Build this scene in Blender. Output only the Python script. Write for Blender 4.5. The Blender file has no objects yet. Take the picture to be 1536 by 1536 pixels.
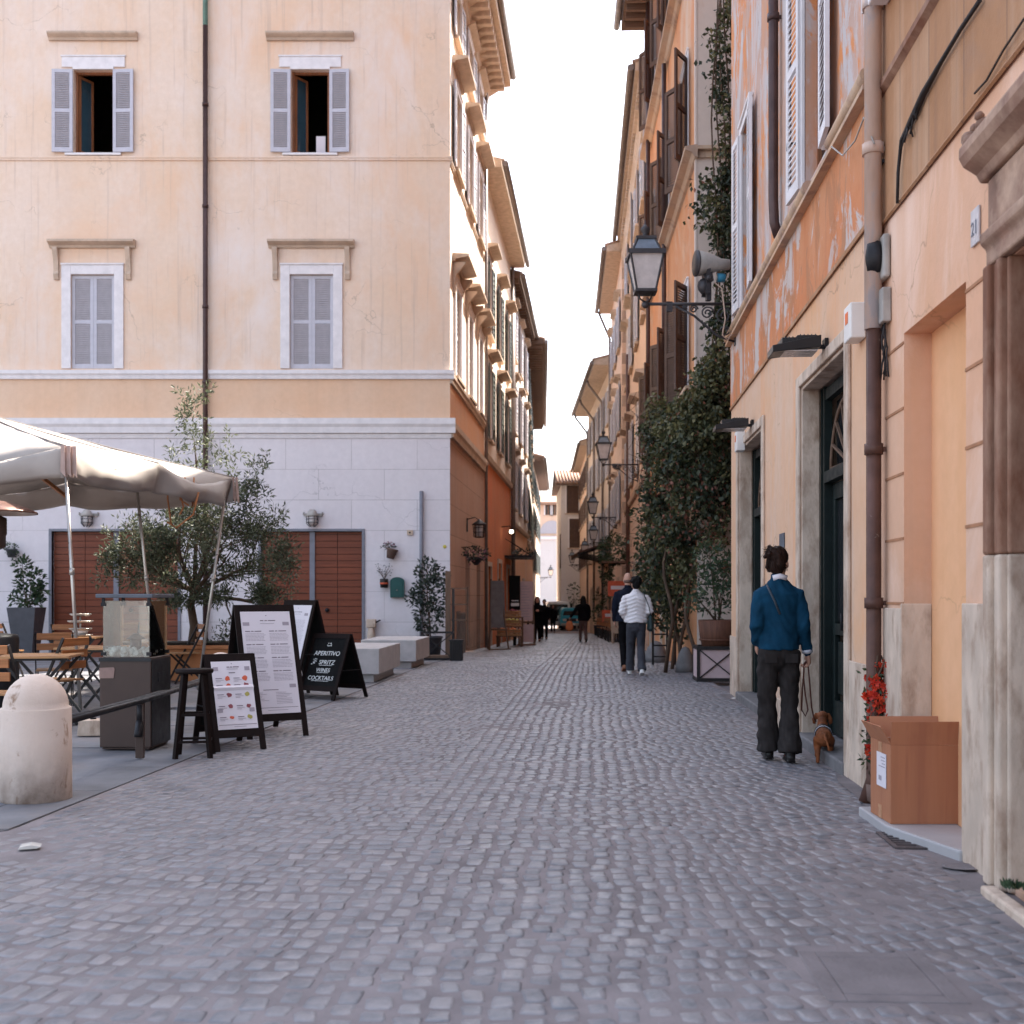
import bpy, bmesh, math, random
from mathutils import Vector, Matrix, noise
R = math.radians
random.seed(7)
SC = bpy.context.scene
COL = SC.collection
F, CX, CY, H = 1750.0, 768.0, 893.0, 1.35      # focal length in photo pixels, horizon, eye height

def gz(y):
    """street level: flat in the foreground, then a gentle fall"""
    t = max(0.0, y - 20.0)
    return -0.018 * (math.sqrt(t * t + 9.0) - 3.0) if t > 0 else 0.0

# ------------------------------------------------------------------ mesh helper
class MB:
    def __init__(s):
        s.v, s.f, s.m, s.s, s.t = [], [], [], [], []
        s.M = None
    def add(s, vs, fs, mi=0, smooth=False, tint=0.5):
        o = len(s.v)
        if s.M is not None:
            vs = [s.M @ Vector(p) for p in vs]
        s.v += [tuple(p) for p in vs]
        for f in fs:
            s.f.append(tuple(i + o for i in f)); s.m.append(mi); s.s.append(smooth); s.t.append(tint)
        return s
    def box(s, x0, x1, y0, y1, z0, z1, mi=0, tint=0.5):
        if x0 > x1: x0, x1 = x1, x0
        if y0 > y1: y0, y1 = y1, y0
        if z0 > z1: z0, z1 = z1, z0
        vs = [(x0,y0,z0),(x1,y0,z0),(x1,y1,z0),(x0,y1,z0),(x0,y0,z1),(x1,y0,z1),(x1,y1,z1),(x0,y1,z1)]
        return s.add(vs, [(0,3,2,1),(4,5,6,7),(0,1,5,4),(1,2,6,5),(2,3,7,6),(3,0,4,7)], mi, False, tint)
    def bar(s, p, q, w, h, up=(0,0,1), mi=0, tint=0.5):
        p, q = Vector(p), Vector(q); d = (q - p).normalized(); u = Vector(up)
        a = d.cross(u)
        if a.length < 1e-4: a = d.cross(Vector((1,0,0)))
        a.normalize(); b = a.cross(d).normalized()
        a *= w/2; b *= h/2
        vs = [p-a-b, p+a-b, p+a+b, p-a+b, q-a-b, q+a-b, q+a+b, q-a+b]
        return s.add(vs, [(0,1,2,3),(7,6,5,4),(0,4,5,1),(1,5,6,2),(2,6,7,3),(3,7,4,0)], mi, False, tint)
    def tube(s, pts, r, n=8, mi=0, caps=True, right=None, ry=None, tint=0.5):
        pts = [Vector(p) for p in pts]; k = len(pts)
        rs = r if isinstance(r, (list, tuple)) else [r]*k
        rys = ry if ry is not None else rs
        vs = []; pa = None
        for i, p in enumerate(pts):
            d = (pts[min(i+1,k-1)] - pts[max(i-1,0)])
            if d.length < 1e-9: d = Vector((0,0,1))
            d.normalize()
            if right is not None: a = Vector(right)
            elif pa is not None: a = pa
            else: a = Vector((0,0,1)).cross(d) if abs(d.z) < 0.95 else Vector((1,0,0))
            a = a - d * a.dot(d)
            if a.length < 1e-5: a = d.orthogonal()
            a.normalize(); pa = a; b = d.cross(a)
            for j in range(n):
                t = 2*math.pi*j/n
                vs.append(p + a*(math.cos(t)*rs[i]) + b*(math.sin(t)*rys[i]))
        fs = []
        for i in range(k-1):
            for j in range(n):
                j2 = (j+1) % n
                fs.append((i*n+j, i*n+j2, (i+1)*n+j2, (i+1)*n+j))
        s.add(vs, fs, mi, True, tint)
        if caps:
            o = len(s.v) - len(vs)
            s.f.append(tuple(o + j for j in reversed(range(n)))); s.m.append(mi); s.s.append(False); s.t.append(tint)
            s.f.append(tuple(o + (k-1)*n + j for j in range(n))); s.m.append(mi); s.s.append(False); s.t.append(tint)
        return s
    def lathe(s, prof, c=(0,0,0), n=24, mi=0, smooth=True, sx=1.0, sy=1.0):
        vs = []; k = len(prof)
        for (r, z) in prof:
            for j in range(n):
                t = 2*math.pi*j/n
                vs.append((c[0]+math.cos(t)*r*sx, c[1]+math.sin(t)*r*sy, c[2]+z))
        fs = [(i*n+j, i*n+(j+1)%n, (i+1)*n+(j+1)%n, (i+1)*n+j) for i in range(k-1) for j in range(n)]
        s.add(vs, fs, mi, smooth)
        o = len(s.v)-len(vs)
        if prof[0][0] > 1e-4:
            s.f.append(tuple(o+j for j in reversed(range(n)))); s.m.append(mi); s.s.append(False); s.t.append(.5)
        if prof[-1][0] > 1e-4:
            s.f.append(tuple(o+(k-1)*n+j for j in range(n))); s.m.append(mi); s.s.append(False); s.t.append(.5)
        return s
    def prism(s, poly, y0, y1, mi=0):
        """poly in (x, z), counter-clockwise seen from -y; extruded along y"""
        n = len(poly)
        vs = [(x, y0, z) for x, z in poly] + [(x, y1, z) for x, z in poly]
        fs = [tuple(range(n)), tuple(reversed(range(n, 2*n)))]
        fs += [(i, i+n, (i+1) % n + n, (i+1) % n) for i in range(n)]
        return s.add(vs, fs, mi)
    def sweep(s, prof, x0, x1, mi=0):
        """moulding: profile of (y, z) swept along x"""
        n = len(prof)
        vs = [(x0, y, z) for y, z in prof] + [(x1, y, z) for y, z in prof]
        fs = [tuple(range(n)), tuple(reversed(range(n, 2*n)))]
        fs += [(i, i+n, (i+1) % n + n, (i+1) % n) for i in range(n)]
        return s.add(vs, fs, mi)
    def ball(s, c, r, n=12, k=8, mi=0):
        rx, ry, rz = r if isinstance(r, (tuple, list)) else (r, r, r)
        vs = [(c[0], c[1], c[2]-rz)]
        for i in range(1, k):
            t = math.pi*i/k
            for j in range(n):
                a = 2*math.pi*j/n
                vs.append((c[0]+rx*math.sin(t)*math.cos(a), c[1]+ry*math.sin(t)*math.sin(a), c[2]-rz*math.cos(t)))
        vs.append((c[0], c[1], c[2]+rz)); e = len(vs)-1
        fs = [(0, 1+(j+1) % n, 1+j) for j in range(n)]
        fs += [(1+i*n+j, 1+i*n+(j+1) % n, 1+(i+1)*n+(j+1) % n, 1+(i+1)*n+j) for i in range(k-2) for j in range(n)]
        fs += [(e, 1+(k-2)*n+j, 1+(k-2)*n+(j+1) % n) for j in range(n)]
        return s.add(vs, fs, mi, True)
    def leaf(s, p, L, W, mi=0, tint=0.5, d=None):
        """one small pointed leaf, folded along its rib"""
        if d is None:
            d = Vector((random.gauss(0,1), random.gauss(0,1), random.gauss(0,.8)))
        d = Vector(d).normalized()
        a = d.cross(Vector((random.gauss(0,1), random.gauss(0,1), random.gauss(0,1))))
        if a.length < 1e-3: a = d.orthogonal()
        a.normalize(); nrm = d.cross(a)
        p = Vector(p)
        vs = [p, p + d*L*.45 + a*W*.5 + nrm*W*.12, p + d*L, p + d*L*.45 - a*W*.5 + nrm*W*.12]
        return s.add(vs, [(0,1,2),(0,2,3)], mi, False, tint)
    def mesh(s, name, mats):
        me = bpy.data.meshes.new(name)
        me.from_pydata(s.v, [], s.f)
        for m in (mats if isinstance(mats, (list, tuple)) else [mats]): me.materials.append(m)
        if any(s.m): me.polygons.foreach_set('material_index', s.m)
        me.polygons.foreach_set('use_smooth', s.s)
        if any(t != .5 for t in s.t):
            a = me.attributes.new('tint', 'FLOAT', 'FACE'); a.data.foreach_set('value', s.t)
        me.update()
        return me
    def build(s, name, mats, parent=None, loc=None, rz=0.0, bevel=0.0, recalc=False):
        me = s.mesh(name, mats)
        if recalc:
            bm = bmesh.new(); bm.from_mesh(me); bmesh.ops.recalc_face_normals(bm, faces=bm.faces); bm.to_mesh(me); bm.free()
        return link(name, me, parent, loc, rz, bevel)

def link(name, me, parent=None, loc=None, rz=0.0, bevel=0.0):
    o = bpy.data.objects.new(name, me); COL.objects.link(o)
    if parent is not None: o.parent = parent
    if loc is not None: o.location = loc
    if rz: o.rotation_euler = (0, 0, rz)
    if bevel:
        b = o.modifiers.new('edge', 'BEVEL'); b.width = bevel; b.segments = 2; b.limit_method = 'ANGLE'; b.angle_limit = R(40)
    return o
def tag(o, label, cat, group=None):
    o['label'] = label; o['category'] = cat
    if group: o['group'] = group
    return o
def thing(name, label, cat, loc, rz=0.0, group=None):
    o = bpy.data.objects.new(name, None); COL.objects.link(o)
    o.empty_display_size = .2
    o.location = loc; o.rotation_euler = (0, 0, rz)
    return tag(o, label, cat, group)
def struct(o, kind='structure'):
    o['kind'] = kind; return o
def dup(root, loc, rz, label, group=None):
    def cp(o, par):
        c = o.copy(); COL.objects.link(c)
        if par is not None: c.parent = par
        for ch in [x for x in bpy.data.objects if x.parent == o]:
            cp(ch, c)
        return c
    r = cp(root, None); r.location = loc; r.rotation_euler = (0, 0, rz); r['label'] = label
    if group: r['group'] = group
    return r
def text(parent, s, size, mat, M, name='lettering', align='CENTER', ex=.0015, shear=0.0):
    cu = bpy.data.curves.new('t', 'FONT'); cu.body = s; cu.size = size; cu.align_x = align; cu.extrude = ex; cu.shear = shear
    cu.resolution_u = 3
    ob = bpy.data.objects.new('t', cu); COL.objects.link(ob)
    bpy.context.view_layer.update()
    me = bpy.data.meshes.new_from_object(ob.evaluated_get(bpy.context.evaluated_depsgraph_get()))
    bpy.data.objects.remove(ob); bpy.data.curves.remove(cu)
    me.transform(M); me.materials.clear(); me.materials.append(mat)
    return link(name, me, parent)

# ------------------------------------------------------------------ materials
def _mat(name):
    m = bpy.data.materials.new(name); m.use_nodes = True
    nt = m.node_tree; nt.nodes.clear()
    o = nt.nodes.new('ShaderNodeOutputMaterial'); b = nt.nodes.new('ShaderNodeBsdfPrincipled')
    nt.links.new(b.outputs[0], o.inputs[0])
    return m, nt, b
def _n(nt, t, **k):
    n = nt.nodes.new(t)
    for a, v in k.items(): setattr(n, a, v)
    return n
def _coord(nt, scale=(1,1,1), loc=(0,0,0)):
    tc = _n(nt, 'ShaderNodeTexCoord'); mp = _n(nt, 'ShaderNodeMapping')
    mp.inputs['Scale'].default_value = scale; mp.inputs['Location'].default_value = loc
    nt.links.new(tc.outputs['Object'], mp.inputs['Vector']); return mp.outputs[0]
def _noise(nt, vec, scale, detail=5, rough=.55, dist=0.0):
    n = _n(nt, 'ShaderNodeTexNoise'); n.inputs['Scale'].default_value = scale; n.inputs['Detail'].default_value = detail
    n.inputs['Roughness'].default_value = rough; n.inputs['Distortion'].default_value = dist
    nt.links.new(vec, n.inputs['Vector']); return n.outputs[0]
def _ramp(nt, fac, lo, hi, a=0.0, b=1.0):
    n = _n(nt, 'ShaderNodeMapRange'); n.inputs[1].default_value = lo; n.inputs[2].default_value = hi
    n.inputs[3].default_value = a; n.inputs[4].default_value = b
    nt.links.new(fac, n.inputs[0]); return n.outputs[0]
def _mix(nt, fac, a, b, mode='MIX'):
    n = _n(nt, 'ShaderNodeMix', data_type='RGBA', blend_type=mode)
    if isinstance(fac, (int, float)): n.inputs[0].default_value = fac
    else: nt.links.new(fac, n.inputs[0])
    for i, c in ((6, a), (7, b)):
        if isinstance(c, (tuple, list)): n.inputs[i].default_value = (*c[:3], 1)
        else: nt.links.new(c, n.inputs[i])
    return n.outputs[2]
def _mul(nt, a, b):
    n = _n(nt, 'ShaderNodeMath', operation='MULTIPLY')
    for i, c in ((0, a), (1, b)):
        if isinstance(c, (int, float)): n.inputs[i].default_value = c
        else: nt.links.new(c, n.inputs[i])
    return n.outputs[0]
def _bump(nt, b, h, strength, dist):
    n = _n(nt, 'ShaderNodeBump'); n.inputs['Strength'].default_value = strength; n.inputs['Distance'].default_value = dist
    nt.links.new(h, n.inputs['Height']); nt.links.new(n.outputs[0], b.inputs['Normal'])

def plain(name, col, rough=.6, metal=0.0, var=.25, scale=6.0, bump=.15, bscale=80, bdist=.004, spec=.3, dirt=None, dscale=2.0, dlo=.55, dhi=.75, stretch=(1,1,1)):
    m, nt, b = _mat(name); v = _coord(nt, stretch)
    dark = tuple(c*(1-var) for c in col); lite = tuple(min(1, c*(1+var*.6)) for c in col)
    c = _mix(nt, _ramp(nt, _noise(nt, v, scale), .3, .7), dark, lite)
    if dirt: c = _mix(nt, _ramp(nt, _noise(nt, v, dscale, 8, .65), dlo, dhi), c, dirt)
    nt.links.new(c, b.inputs['Base Color'])
    b.inputs['Metallic'].default_value = metal; b.inputs['Specular IOR Level'].default_value = spec
    nt.links.new(_ramp(nt, _noise(nt, v, scale*1.7), .3, .7, max(.03, rough-.1), min(1, rough+.1)), b.inputs['Roughness'])
    if bump: _bump(nt, b, _noise(nt, v, bscale, 4), bump, bdist)
    return m

def plaster(name, base, alt, streak=None, sfac=.5, patch=None, plo=.55, phi=.6, pscale=.9, joints=None, grime=None, gz0=.0, gz1=1.2, pscale2=None, patch2=None, rough=.85, bump=.35, drip=None):
    m, nt, b = _mat(name); v = _coord(nt)
    c = _mix(nt, _ramp(nt, _noise(nt, v, .55, 6, .6), .36, .64), base, alt)
    c = _mix(nt, _ramp(nt, _noise(nt, v, 7, 6, .65), .35, .7, 0, .35), c, tuple(x*.8 for x in base))
    if patch:
        k = _ramp(nt, _noise(nt, _coord(nt, (1,1,.6), (3,1,7)), pscale, 9, .68, .6), plo, phi); c = _mix(nt, k, c, patch)
    if patch2:
        k2 = _ramp(nt, _noise(nt, _coord(nt, (1,1,.45), (11,4,2)), pscale2 or 1.3, 9, .7, .5), plo+.02, phi+.03); c = _mix(nt, k2, c, patch2)
    if streak:
        k = _ramp(nt, _noise(nt, _coord(nt, (2.6, 2.6, .16)), 1.0, 7, .62), .5, .74, 0, sfac); c = _mix(nt, k, c, streak)
    if drip:
        k = _ramp(nt, _noise(nt, _coord(nt, (9, 9, .3), (2,5,1)), 1.0, 6, .6), .56, .7, 0, .5); c = _mix(nt, k, c, drip)
    if grime:
        tc = _n(nt, 'ShaderNodeTexCoord'); sx = _n(nt, 'ShaderNodeSeparateXYZ'); nt.links.new(tc.outputs['Object'], sx.inputs[0])
        h = _ramp(nt, sx.outputs[2], gz0, gz1, 1, 0)
        c = _mix(nt, _mul(nt, h, _ramp(nt, _noise(nt, v, 2.2, 7, .65), .3, .65)), c, grime)
    # hairline cracks, broken up so that only stretches of them show
    vo_ = _n(nt, 'ShaderNodeTexVoronoi', feature='DISTANCE_TO_EDGE'); vo_.inputs['Scale'].default_value = .55
    ad = _n(nt, 'ShaderNodeVectorMath', operation='ADD'); nz = _n(nt, 'ShaderNodeTexNoise'); nz.inputs['Scale'].default_value = 1.7; nz.inputs['Detail'].default_value = 6
    nt.links.new(v, nz.inputs['Vector']); nt.links.new(v, ad.inputs[0]); nt.links.new(nz.outputs['Color'], ad.inputs[1]); nt.links.new(ad.outputs[0], vo_.inputs['Vector'])
    crk = _mul(nt, _ramp(nt, vo_.outputs['Distance'], .0, .007, .55, 0), _ramp(nt, _noise(nt, v, .7, 3), .5, .6))
    c = _mix(nt, crk, c, tuple(x*.45 for x in base))
    hgt = _noise(nt, v, 38, 6, .6)
    if joints:
        bw, bh, jc = joints
        tc = _n(nt, 'ShaderNodeTexCoord'); sx = _n(nt, 'ShaderNodeSeparateXYZ'); nt.links.new(tc.outputs['Object'], sx.inputs[0])
        cb = _n(nt, 'ShaderNodeCombineXYZ'); nt.links.new(sx.outputs[0], cb.inputs[0]); nt.links.new(sx.outputs[2], cb.inputs[1])
        br = _n(nt, 'ShaderNodeTexBrick'); nt.links.new(cb.outputs[0], br.inputs['Vector'])
        br.inputs['Scale'].default_value = 1; br.inputs['Brick Width'].default_value = bw; br.inputs['Row Height'].default_value = bh
        br.inputs['Mortar Size'].default_value = .008; br.inputs['Mortar Smooth'].default_value = .3
        br.inputs['Color1'].default_value = (0,0,0,1); br.inputs['Color2'].default_value = (.12,.12,.12,1); br.inputs['Mortar'].default_value = (1,1,1,1)
        sp = _n(nt, 'ShaderNodeSeparateColor'); nt.links.new(br.outputs['Color'], sp.inputs[0])
        c = _mix(nt, _mul(nt, sp.outputs[0], _ramp(nt, _noise(nt, v, .8, 4), .3, .6, .35, 1)), c, jc)
    nt.links.new(c, b.inputs['Base Color']); b.inputs['Roughness'].default_value = rough
    b.inputs['Specular IOR Level'].default_value = .25
    _bump(nt, b, hgt, bump, .006)
    return m

def tinted(name, c0, c1, rough=.6, trans=0.0, bump=0.0, bscale=40, spec=.4, rvar=0.0, mid=None):
    """colour picked per leaf / per stone by the face attribute «tint»"""
    m, nt, b = _mat(name)
    at = _n(nt, 'ShaderNodeAttribute', attribute_name='tint')
    if mid:
        c = _mix(nt, _ramp(nt, at.outputs['Fac'], 0, .5), c0, mid); c = _mix(nt, _ramp(nt, at.outputs['Fac'], .5, 1), c, c1)
    else: c = _mix(nt, at.outputs['Fac'], c0, c1)
    if bump:
        v = _coord(nt)
        c = _mix(nt, _ramp(nt, _noise(nt, v, 9, 6, .6), .35, .7, 0, .55), c, tuple(x*1.6 for x in c1))
        _bump(nt, b, _noise(nt, v, bscale, 5), bump, .006)
        nt.links.new(_ramp(nt, _noise(nt, v, 3.1, 5), .3, .7, max(.05, rough-rvar), rough+rvar), b.inputs['Roughness'])
    else: b.inputs['Roughness'].default_value = rough
    nt.links.new(c, b.inputs['Base Color']); b.inputs['Specular IOR Level'].default_value = spec
    if trans:
        tr = _n(nt, 'ShaderNodeBsdfTranslucent'); nt.links.new(c, tr.inputs[0])
        mx = _n(nt, 'ShaderNodeMixShader'); mx.inputs[0].default_value = trans
        out = [n for n in nt.nodes if n.type == 'OUTPUT_MATERIAL'][0]
        nt.links.new(b.outputs[0], mx.inputs[1]); nt.links.new(tr.outputs[0], mx.inputs[2]); nt.links.new(mx.outputs[0], out.inputs[0])
    return m

def wood(name, col, rough=.55, axis='z', plank=0.0, dark=.45, spec=.3):
    sc = {'x': (.6, 9, 9), 'y': (9, .6, 9), 'z': (9, 9, .6)}[axis]
    m, nt, b = _mat(name); v = _coord(nt, sc)
    c = _mix(nt, _ramp(nt, _noise(nt, v, 3, 7, .6, .4), .3, .7), tuple(x*dark for x in col), col)
    c = _mix(nt, _ramp(nt, _noise(nt, _coord(nt), 1.1, 5), .4, .7, 0, .5), c, tuple(x*.65 for x in col))
    if plank:
        tc = _n(nt, 'ShaderNodeTexCoord'); sx = _n(nt, 'ShaderNodeSeparateXYZ'); nt.links.new(tc.outputs['Object'], sx.inputs[0])
        w = _n(nt, 'ShaderNodeTexWhiteNoise', noise_dimensions='1D')
        f = _n(nt, 'ShaderNodeMath', operation='FLOOR'); nt.links.new(_mul(nt, sx.outputs[2], 1/plank), f.inputs[0]); nt.links.new(f.outputs[0], w.inputs['W'])
        c = _mix(nt, _ramp(nt, w.outputs[0], 0, 1, 0, .5), c, tuple(x*.5 for x in col))
    nt.links.new(c, b.inputs['Base Color']); b.inputs['Roughness'].default_value = rough; b.inputs['Specular IOR Level'].default_value = spec
    _bump(nt, b, _noise(nt, v, 6, 5), .2, .003)
    return m

def glass(name, tint=(.85,.92,.9), alpha=.22, rough=.03):
    m, nt, b = _mat(name)
    b.inputs['Base Color'].default_value = (*tint, 1); b.inputs['Roughness'].default_value = rough
    tr = _n(nt, 'ShaderNodeBsdfTransparent'); tr.inputs[0].default_value = (*tint, 1)
    gl = _n(nt, 'ShaderNodeBsdfGlossy'); gl.inputs['Roughness'].default_value = rough; gl.inputs[0].default_value = (.9,.95,.95,1)
    fr = _n(nt, 'ShaderNodeFresnel'); fr.inputs[0].default_value = 1.5
    mx = _n(nt, 'ShaderNodeMixShader'); nt.links.new(_ramp(nt, fr.outputs[0], 0, 1, .04, 1), mx.inputs[0])
    df = _n(nt, 'ShaderNodeMixShader'); df.inputs[0].default_value = alpha
    nt.links.new(tr.outputs[0], df.inputs[1]); nt.links.new(b.outputs[0], df.inputs[2])
    nt.links.new(df.outputs[0], mx.inputs[1]); nt.links.new(gl.outputs[0], mx.inputs[2])
    out = [n for n in nt.nodes if n.type == 'OUTPUT_MATERIAL'][0]; nt.links.new(mx.outputs[0], out.inputs[0])
    return m

M = {}
M['cream_plaster'] = plaster('cream_plaster', (.77,.57,.42), (.79,.64,.53), streak=(.62,.50,.44), sfac=.2, patch=(.76,.50,.33), plo=.46, phi=.68, pscale=.30, patch2=(.78,.68,.62), pscale2=.42, drip=(.52,.39,.31))
M['apricot_plaster'] = plaster('apricot_plaster', (.75,.49,.32), (.75,.54,.39), streak=(.55,.36,.24), sfac=.3)
M['white_base'] = plaster('white_base', (.70,.64,.655), (.74,.685,.695), streak=(.56,.52,.52), sfac=.2, joints=(1.55,.72,(.42,.38,.38)), grime=(.42,.38,.36), gz0=-.4, gz1=1.1)
M['white_trim'] = plain('white_trim', (.74,.70,.70), .7, var=.1)
M['stone_trim'] = plain('stone_trim', (.55,.42,.32), .8, var=.2, dirt=(.28,.22,.18), dscale=3, dlo=.5, dhi=.8)
M['grey_paint'] = plain('grey_paint', (.50,.49,.54), .55, var=.08)
M['slat_paint'] = plain('slat_paint', (.43,.40,.42), .6, var=.1)
M['brown_shutter'] = plain('brown_shutter', (.085,.045,.03), .55, var=.25)
M['darkgreen_shutter'] = plain('darkgreen_shutter', (.05,.06,.055), .55, var=.25)
M['white_shutter'] = plain('white_shutter', (.66,.63,.64), .55, var=.1)
M['dark_glass'] = plain('dark_glass', (.02,.02,.022), .08, var=.1, bump=0, spec=.8)
M['pane'] = glass('pane', (.8,.85,.85), .03)
M['blue_glass'] = plain('blue_glass', (.03,.06,.08), .04, var=.1, bump=0, spec=1.0)
M['wood_frame'] = wood('wood_frame', (.32,.12,.05))
M['dark_room'] = plain('dark_room', (.03,.025,.022), .9, bump=0)
M['garage_wood'] = wood('garage_wood', (.25,.062,.026), .5, 'x', plank=.16, dark=.6)
M['slate_frame'] = plain('slate_frame', (.20,.20,.23), .6, var=.15)
M['iron'] = plain('iron', (.03,.028,.03), .5, .6, var=.3, dirt=(.08,.04,.025), dlo=.6, dhi=.8)
M['rust_pipe'] = plain('rust_pipe', (.115,.055,.04), .5, .2, var=.35, scale=5, dirt=(.35,.27,.22), dscale=9, dlo=.66, dhi=.72)
M['brown_pipe'] = plain('brown_pipe', (.075,.042,.038), .4, .3, var=.25)
M['copper_pipe'] = plain('copper_pipe', (.16,.28,.24), .6, .2, var=.3)
M['painted_pipe'] = plain('painted_pipe', (.62,.44,.35), .7, var=.25, dirt=(.45,.40,.40), dscale=6, dlo=.5, dhi=.62, stretch=(1,1,.3))
M['a_lower'] = plaster('a_lower', (.69,.41,.25), (.68,.47,.34), streak=(.72,.33,.15), sfac=.7, patch=(.70,.38,.20), plo=.53, phi=.68, pscale=.8, grime=(.42,.33,.27), gz0=0, gz1=1.1, drip=(.55,.45,.38))
M['a_upper'] = plaster('a_upper', (.50,.29,.20), (.50,.38,.34), streak=(.62,.26,.11), sfac=.85, patch=(.62,.24,.09), plo=.5, phi=.54, pscale=1.1, patch2=(.50,.45,.44), pscale2=1.6, drip=(.32,.22,.17))
M['a_mid'] = plaster('a_mid', (.60,.20,.075), (.56,.26,.13), streak=(.46,.16,.06), sfac=.8, patch=(.52,.44,.40), plo=.52, phi=.55, pscale=1.4, patch2=(.44,.20,.10), pscale2=2.2, drip=(.35,.2,.14))
M['b_peach'] = plaster('b_peach', (.71,.395,.245), (.71,.44,.30), streak=(.66,.36,.20), sfac=.5, patch=(.80,.55,.42), plo=.5, phi=.66, pscale=.7, grime=(.5,.32,.22), gz0=.8, gz1=2.0, drip=(.62,.38,.25))
M['b_niche'] = plaster('b_niche', (.78,.41,.20), (.80,.45,.26), streak=(.68,.33,.15), sfac=.4, bump=.2)
M['b_brown'] = plaster('b_brown', (.37,.18,.085), (.44,.235,.125), streak=(.60,.42,.29), sfac=.6, patch=(.33,.19,.12), plo=.55, phi=.68, pscale=1.2, joints=(.62,3.1,(.2,.12,.08)), drip=(.25,.14,.09))
M['portal_brown'] = plain('portal_brown', (.21,.088,.05), .75, var=.35, scale=4, dirt=(.42,.26,.18), dscale=2.2, dlo=.44, dhi=.66, bump=.4, bscale=30, stretch=(1,1,.4))
M['portal_stone'] = plain('portal_stone', (.27,.155,.11), .8, var=.35, scale=5, dirt=(.52,.35,.25), dscale=3, dlo=.46, dhi=.7, bump=.5, bscale=25)
M['travertine'] = plain('travertine', (.60,.47,.37), .75, var=.22, scale=5, dirt=(.34,.23,.165), dscale=6, dlo=.47, dhi=.68, bump=.6, bscale=30, bdist=.008, stretch=(1,1,.5))
M['bollard_stone'] = plaster('bollard_stone', (.64,.49,.40), (.60,.52,.46), streak=(.50,.36,.27), sfac=.4, patch=(.30,.19,.13), plo=.60, phi=.68, pscale=7, grime=(.10,.06,.04), gz0=-.03, gz1=.42, bump=.6)
M['bench_stone'] = plain('bench_stone', (.46,.43,.42), .8, var=.15, scale=5, bump=.35, bscale=50)
M['marble'] = plain('marble', (.40,.38,.38), .5, var=.12, scale=2.5)
M['v_orange'] = plaster('v_orange', (.60,.245,.105), (.62,.33,.18), streak=(.58,.22,.08), sfac=.6, patch=(.58,.42,.31), plo=.5, phi=.66, pscale=.6, drip=(.42,.27,.18))
M['v_end'] = plaster('v_end', (.58,.47,.40), (.56,.47,.42), streak=(.44,.35,.30), sfac=.5, patch=(.52,.34,.24), plo=.58, phi=.7, pscale=.5)
M['v_pink'] = plaster('v_pink', (.72,.49,.34), (.70,.52,.40), streak=(.5,.36,.27), sfac=.4)
M['r_stone'] = plaster('r_stone', (.74,.51,.37), (.70,.53,.42), joints=(.9,.42,(.38,.28,.22)))
M['r_cream'] = plaster('r_cream', (.74,.60,.48), (.72,.58,.48), streak=(.52,.42,.36), sfac=.3)
M['r_white'] = plaster('r_white', (.66,.62,.60), (.62,.58,.56), streak=(.5,.46,.44), sfac=.3)
M['l_side'] = plaster('l_side', (.76,.63,.52), (.78,.67,.57), streak=(.58,.46,.38), sfac=.25)
M['l_ground'] = plaster('l_ground', (.48,.29,.205), (.50,.33,.25), streak=(.30,.21,.17), sfac=.4, joints=(2.4,.72,(.16,.10,.08)), grime=(.2,.15,.13), gz0=-.5, gz1=1.6)
M['l_red'] = plaster('l_red', (.62,.17,.06), (.56,.21,.09), streak=(.38,.12,.05), sfac=.6)
M['l_apricot'] = plaster('l_apricot', (.72,.38,.21), (.68,.42,.28), streak=(.5,.28,.16), sfac=.4)
M['l_grey'] = plaster('l_grey', (.58,.5,.44), (.55,.48,.44), streak=(.45,.38,.34), sfac=.4)
M['eave_wood'] = wood('eave_wood', (.20,.125,.09), .7, 'y')
M['eave_cream'] = plain('eave_cream', (.55,.42,.32), .8, var=.2)
M['roof_tile'] = plain('roof_tile', (.32,.19,.13), .85, var=.35, scale=9, bump=.6, bscale=16, bdist=.02)
M['gutter'] = plain('gutter', (.22,.18,.16), .5, .4)
M['canvas'] = plain('canvas', (.34,.30,.272), .85, var=.08, scale=2.5, bump=.25, bscale=300, bdist=.001, dirt=(.40,.35,.31), dscale=1.6, dlo=.55, dhi=.9)
M['canvas_dark'] = plain('canvas_dark', (.10,.09,.085), .9)
M['steel_pole'] = plain('steel_pole', (.46,.42,.38), .35, .7, var=.1)
M['black_paint'] = plain('black_paint', (.018,.015,.015), .45, var=.3)
M['board_black'] = plain('board_black', (.007,.007,.007), .8, var=.3, spec=.12, dirt=(.014,.014,.014))
M['frame_wood'] = wood('frame_wood', (.014,.007,.006), .7, spec=.15)
M['paper'] = plain('paper', (.70,.64,.67), .7, var=.05, scale=2)
M['paper_pink'] = plain('paper_pink', (.52,.38,.38), .7, var=.1)
M['print_grey'] = plain('print_grey', (.36,.31,.34), .8, var=.1)
M['print_dark'] = plain('print_dark', (.17,.13,.15), .8, var=.1)
M['print_red'] = plain('print_red', (.62,.12,.06), .7)
M['print_olive'] = plain('print_olive', (.42,.36,.10), .7)
M['print_plum'] = plain('print_plum', (.25,.07,.08), .7)
M['chalk'] = plain('chalk', (.72,.72,.70), .9, var=.3, scale=60)
M['cabinet_brown'] = plain('cabinet_brown', (.062,.038,.030), .45, var=.1)
M['cabinet_dark'] = plain('cabinet_dark', (.02,.02,.022), .4)
M['slate_lid'] = plain('slate_lid', (.10,.11,.13), .6, var=.2)
M['case_glass'] = glass('case_glass', (.93,.96,.94), .006)
M['pebble'] = plain('pebble', (.62,.63,.62), .8, var=.3, scale=30, bump=.5, bscale=60, bdist=.02)
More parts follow.
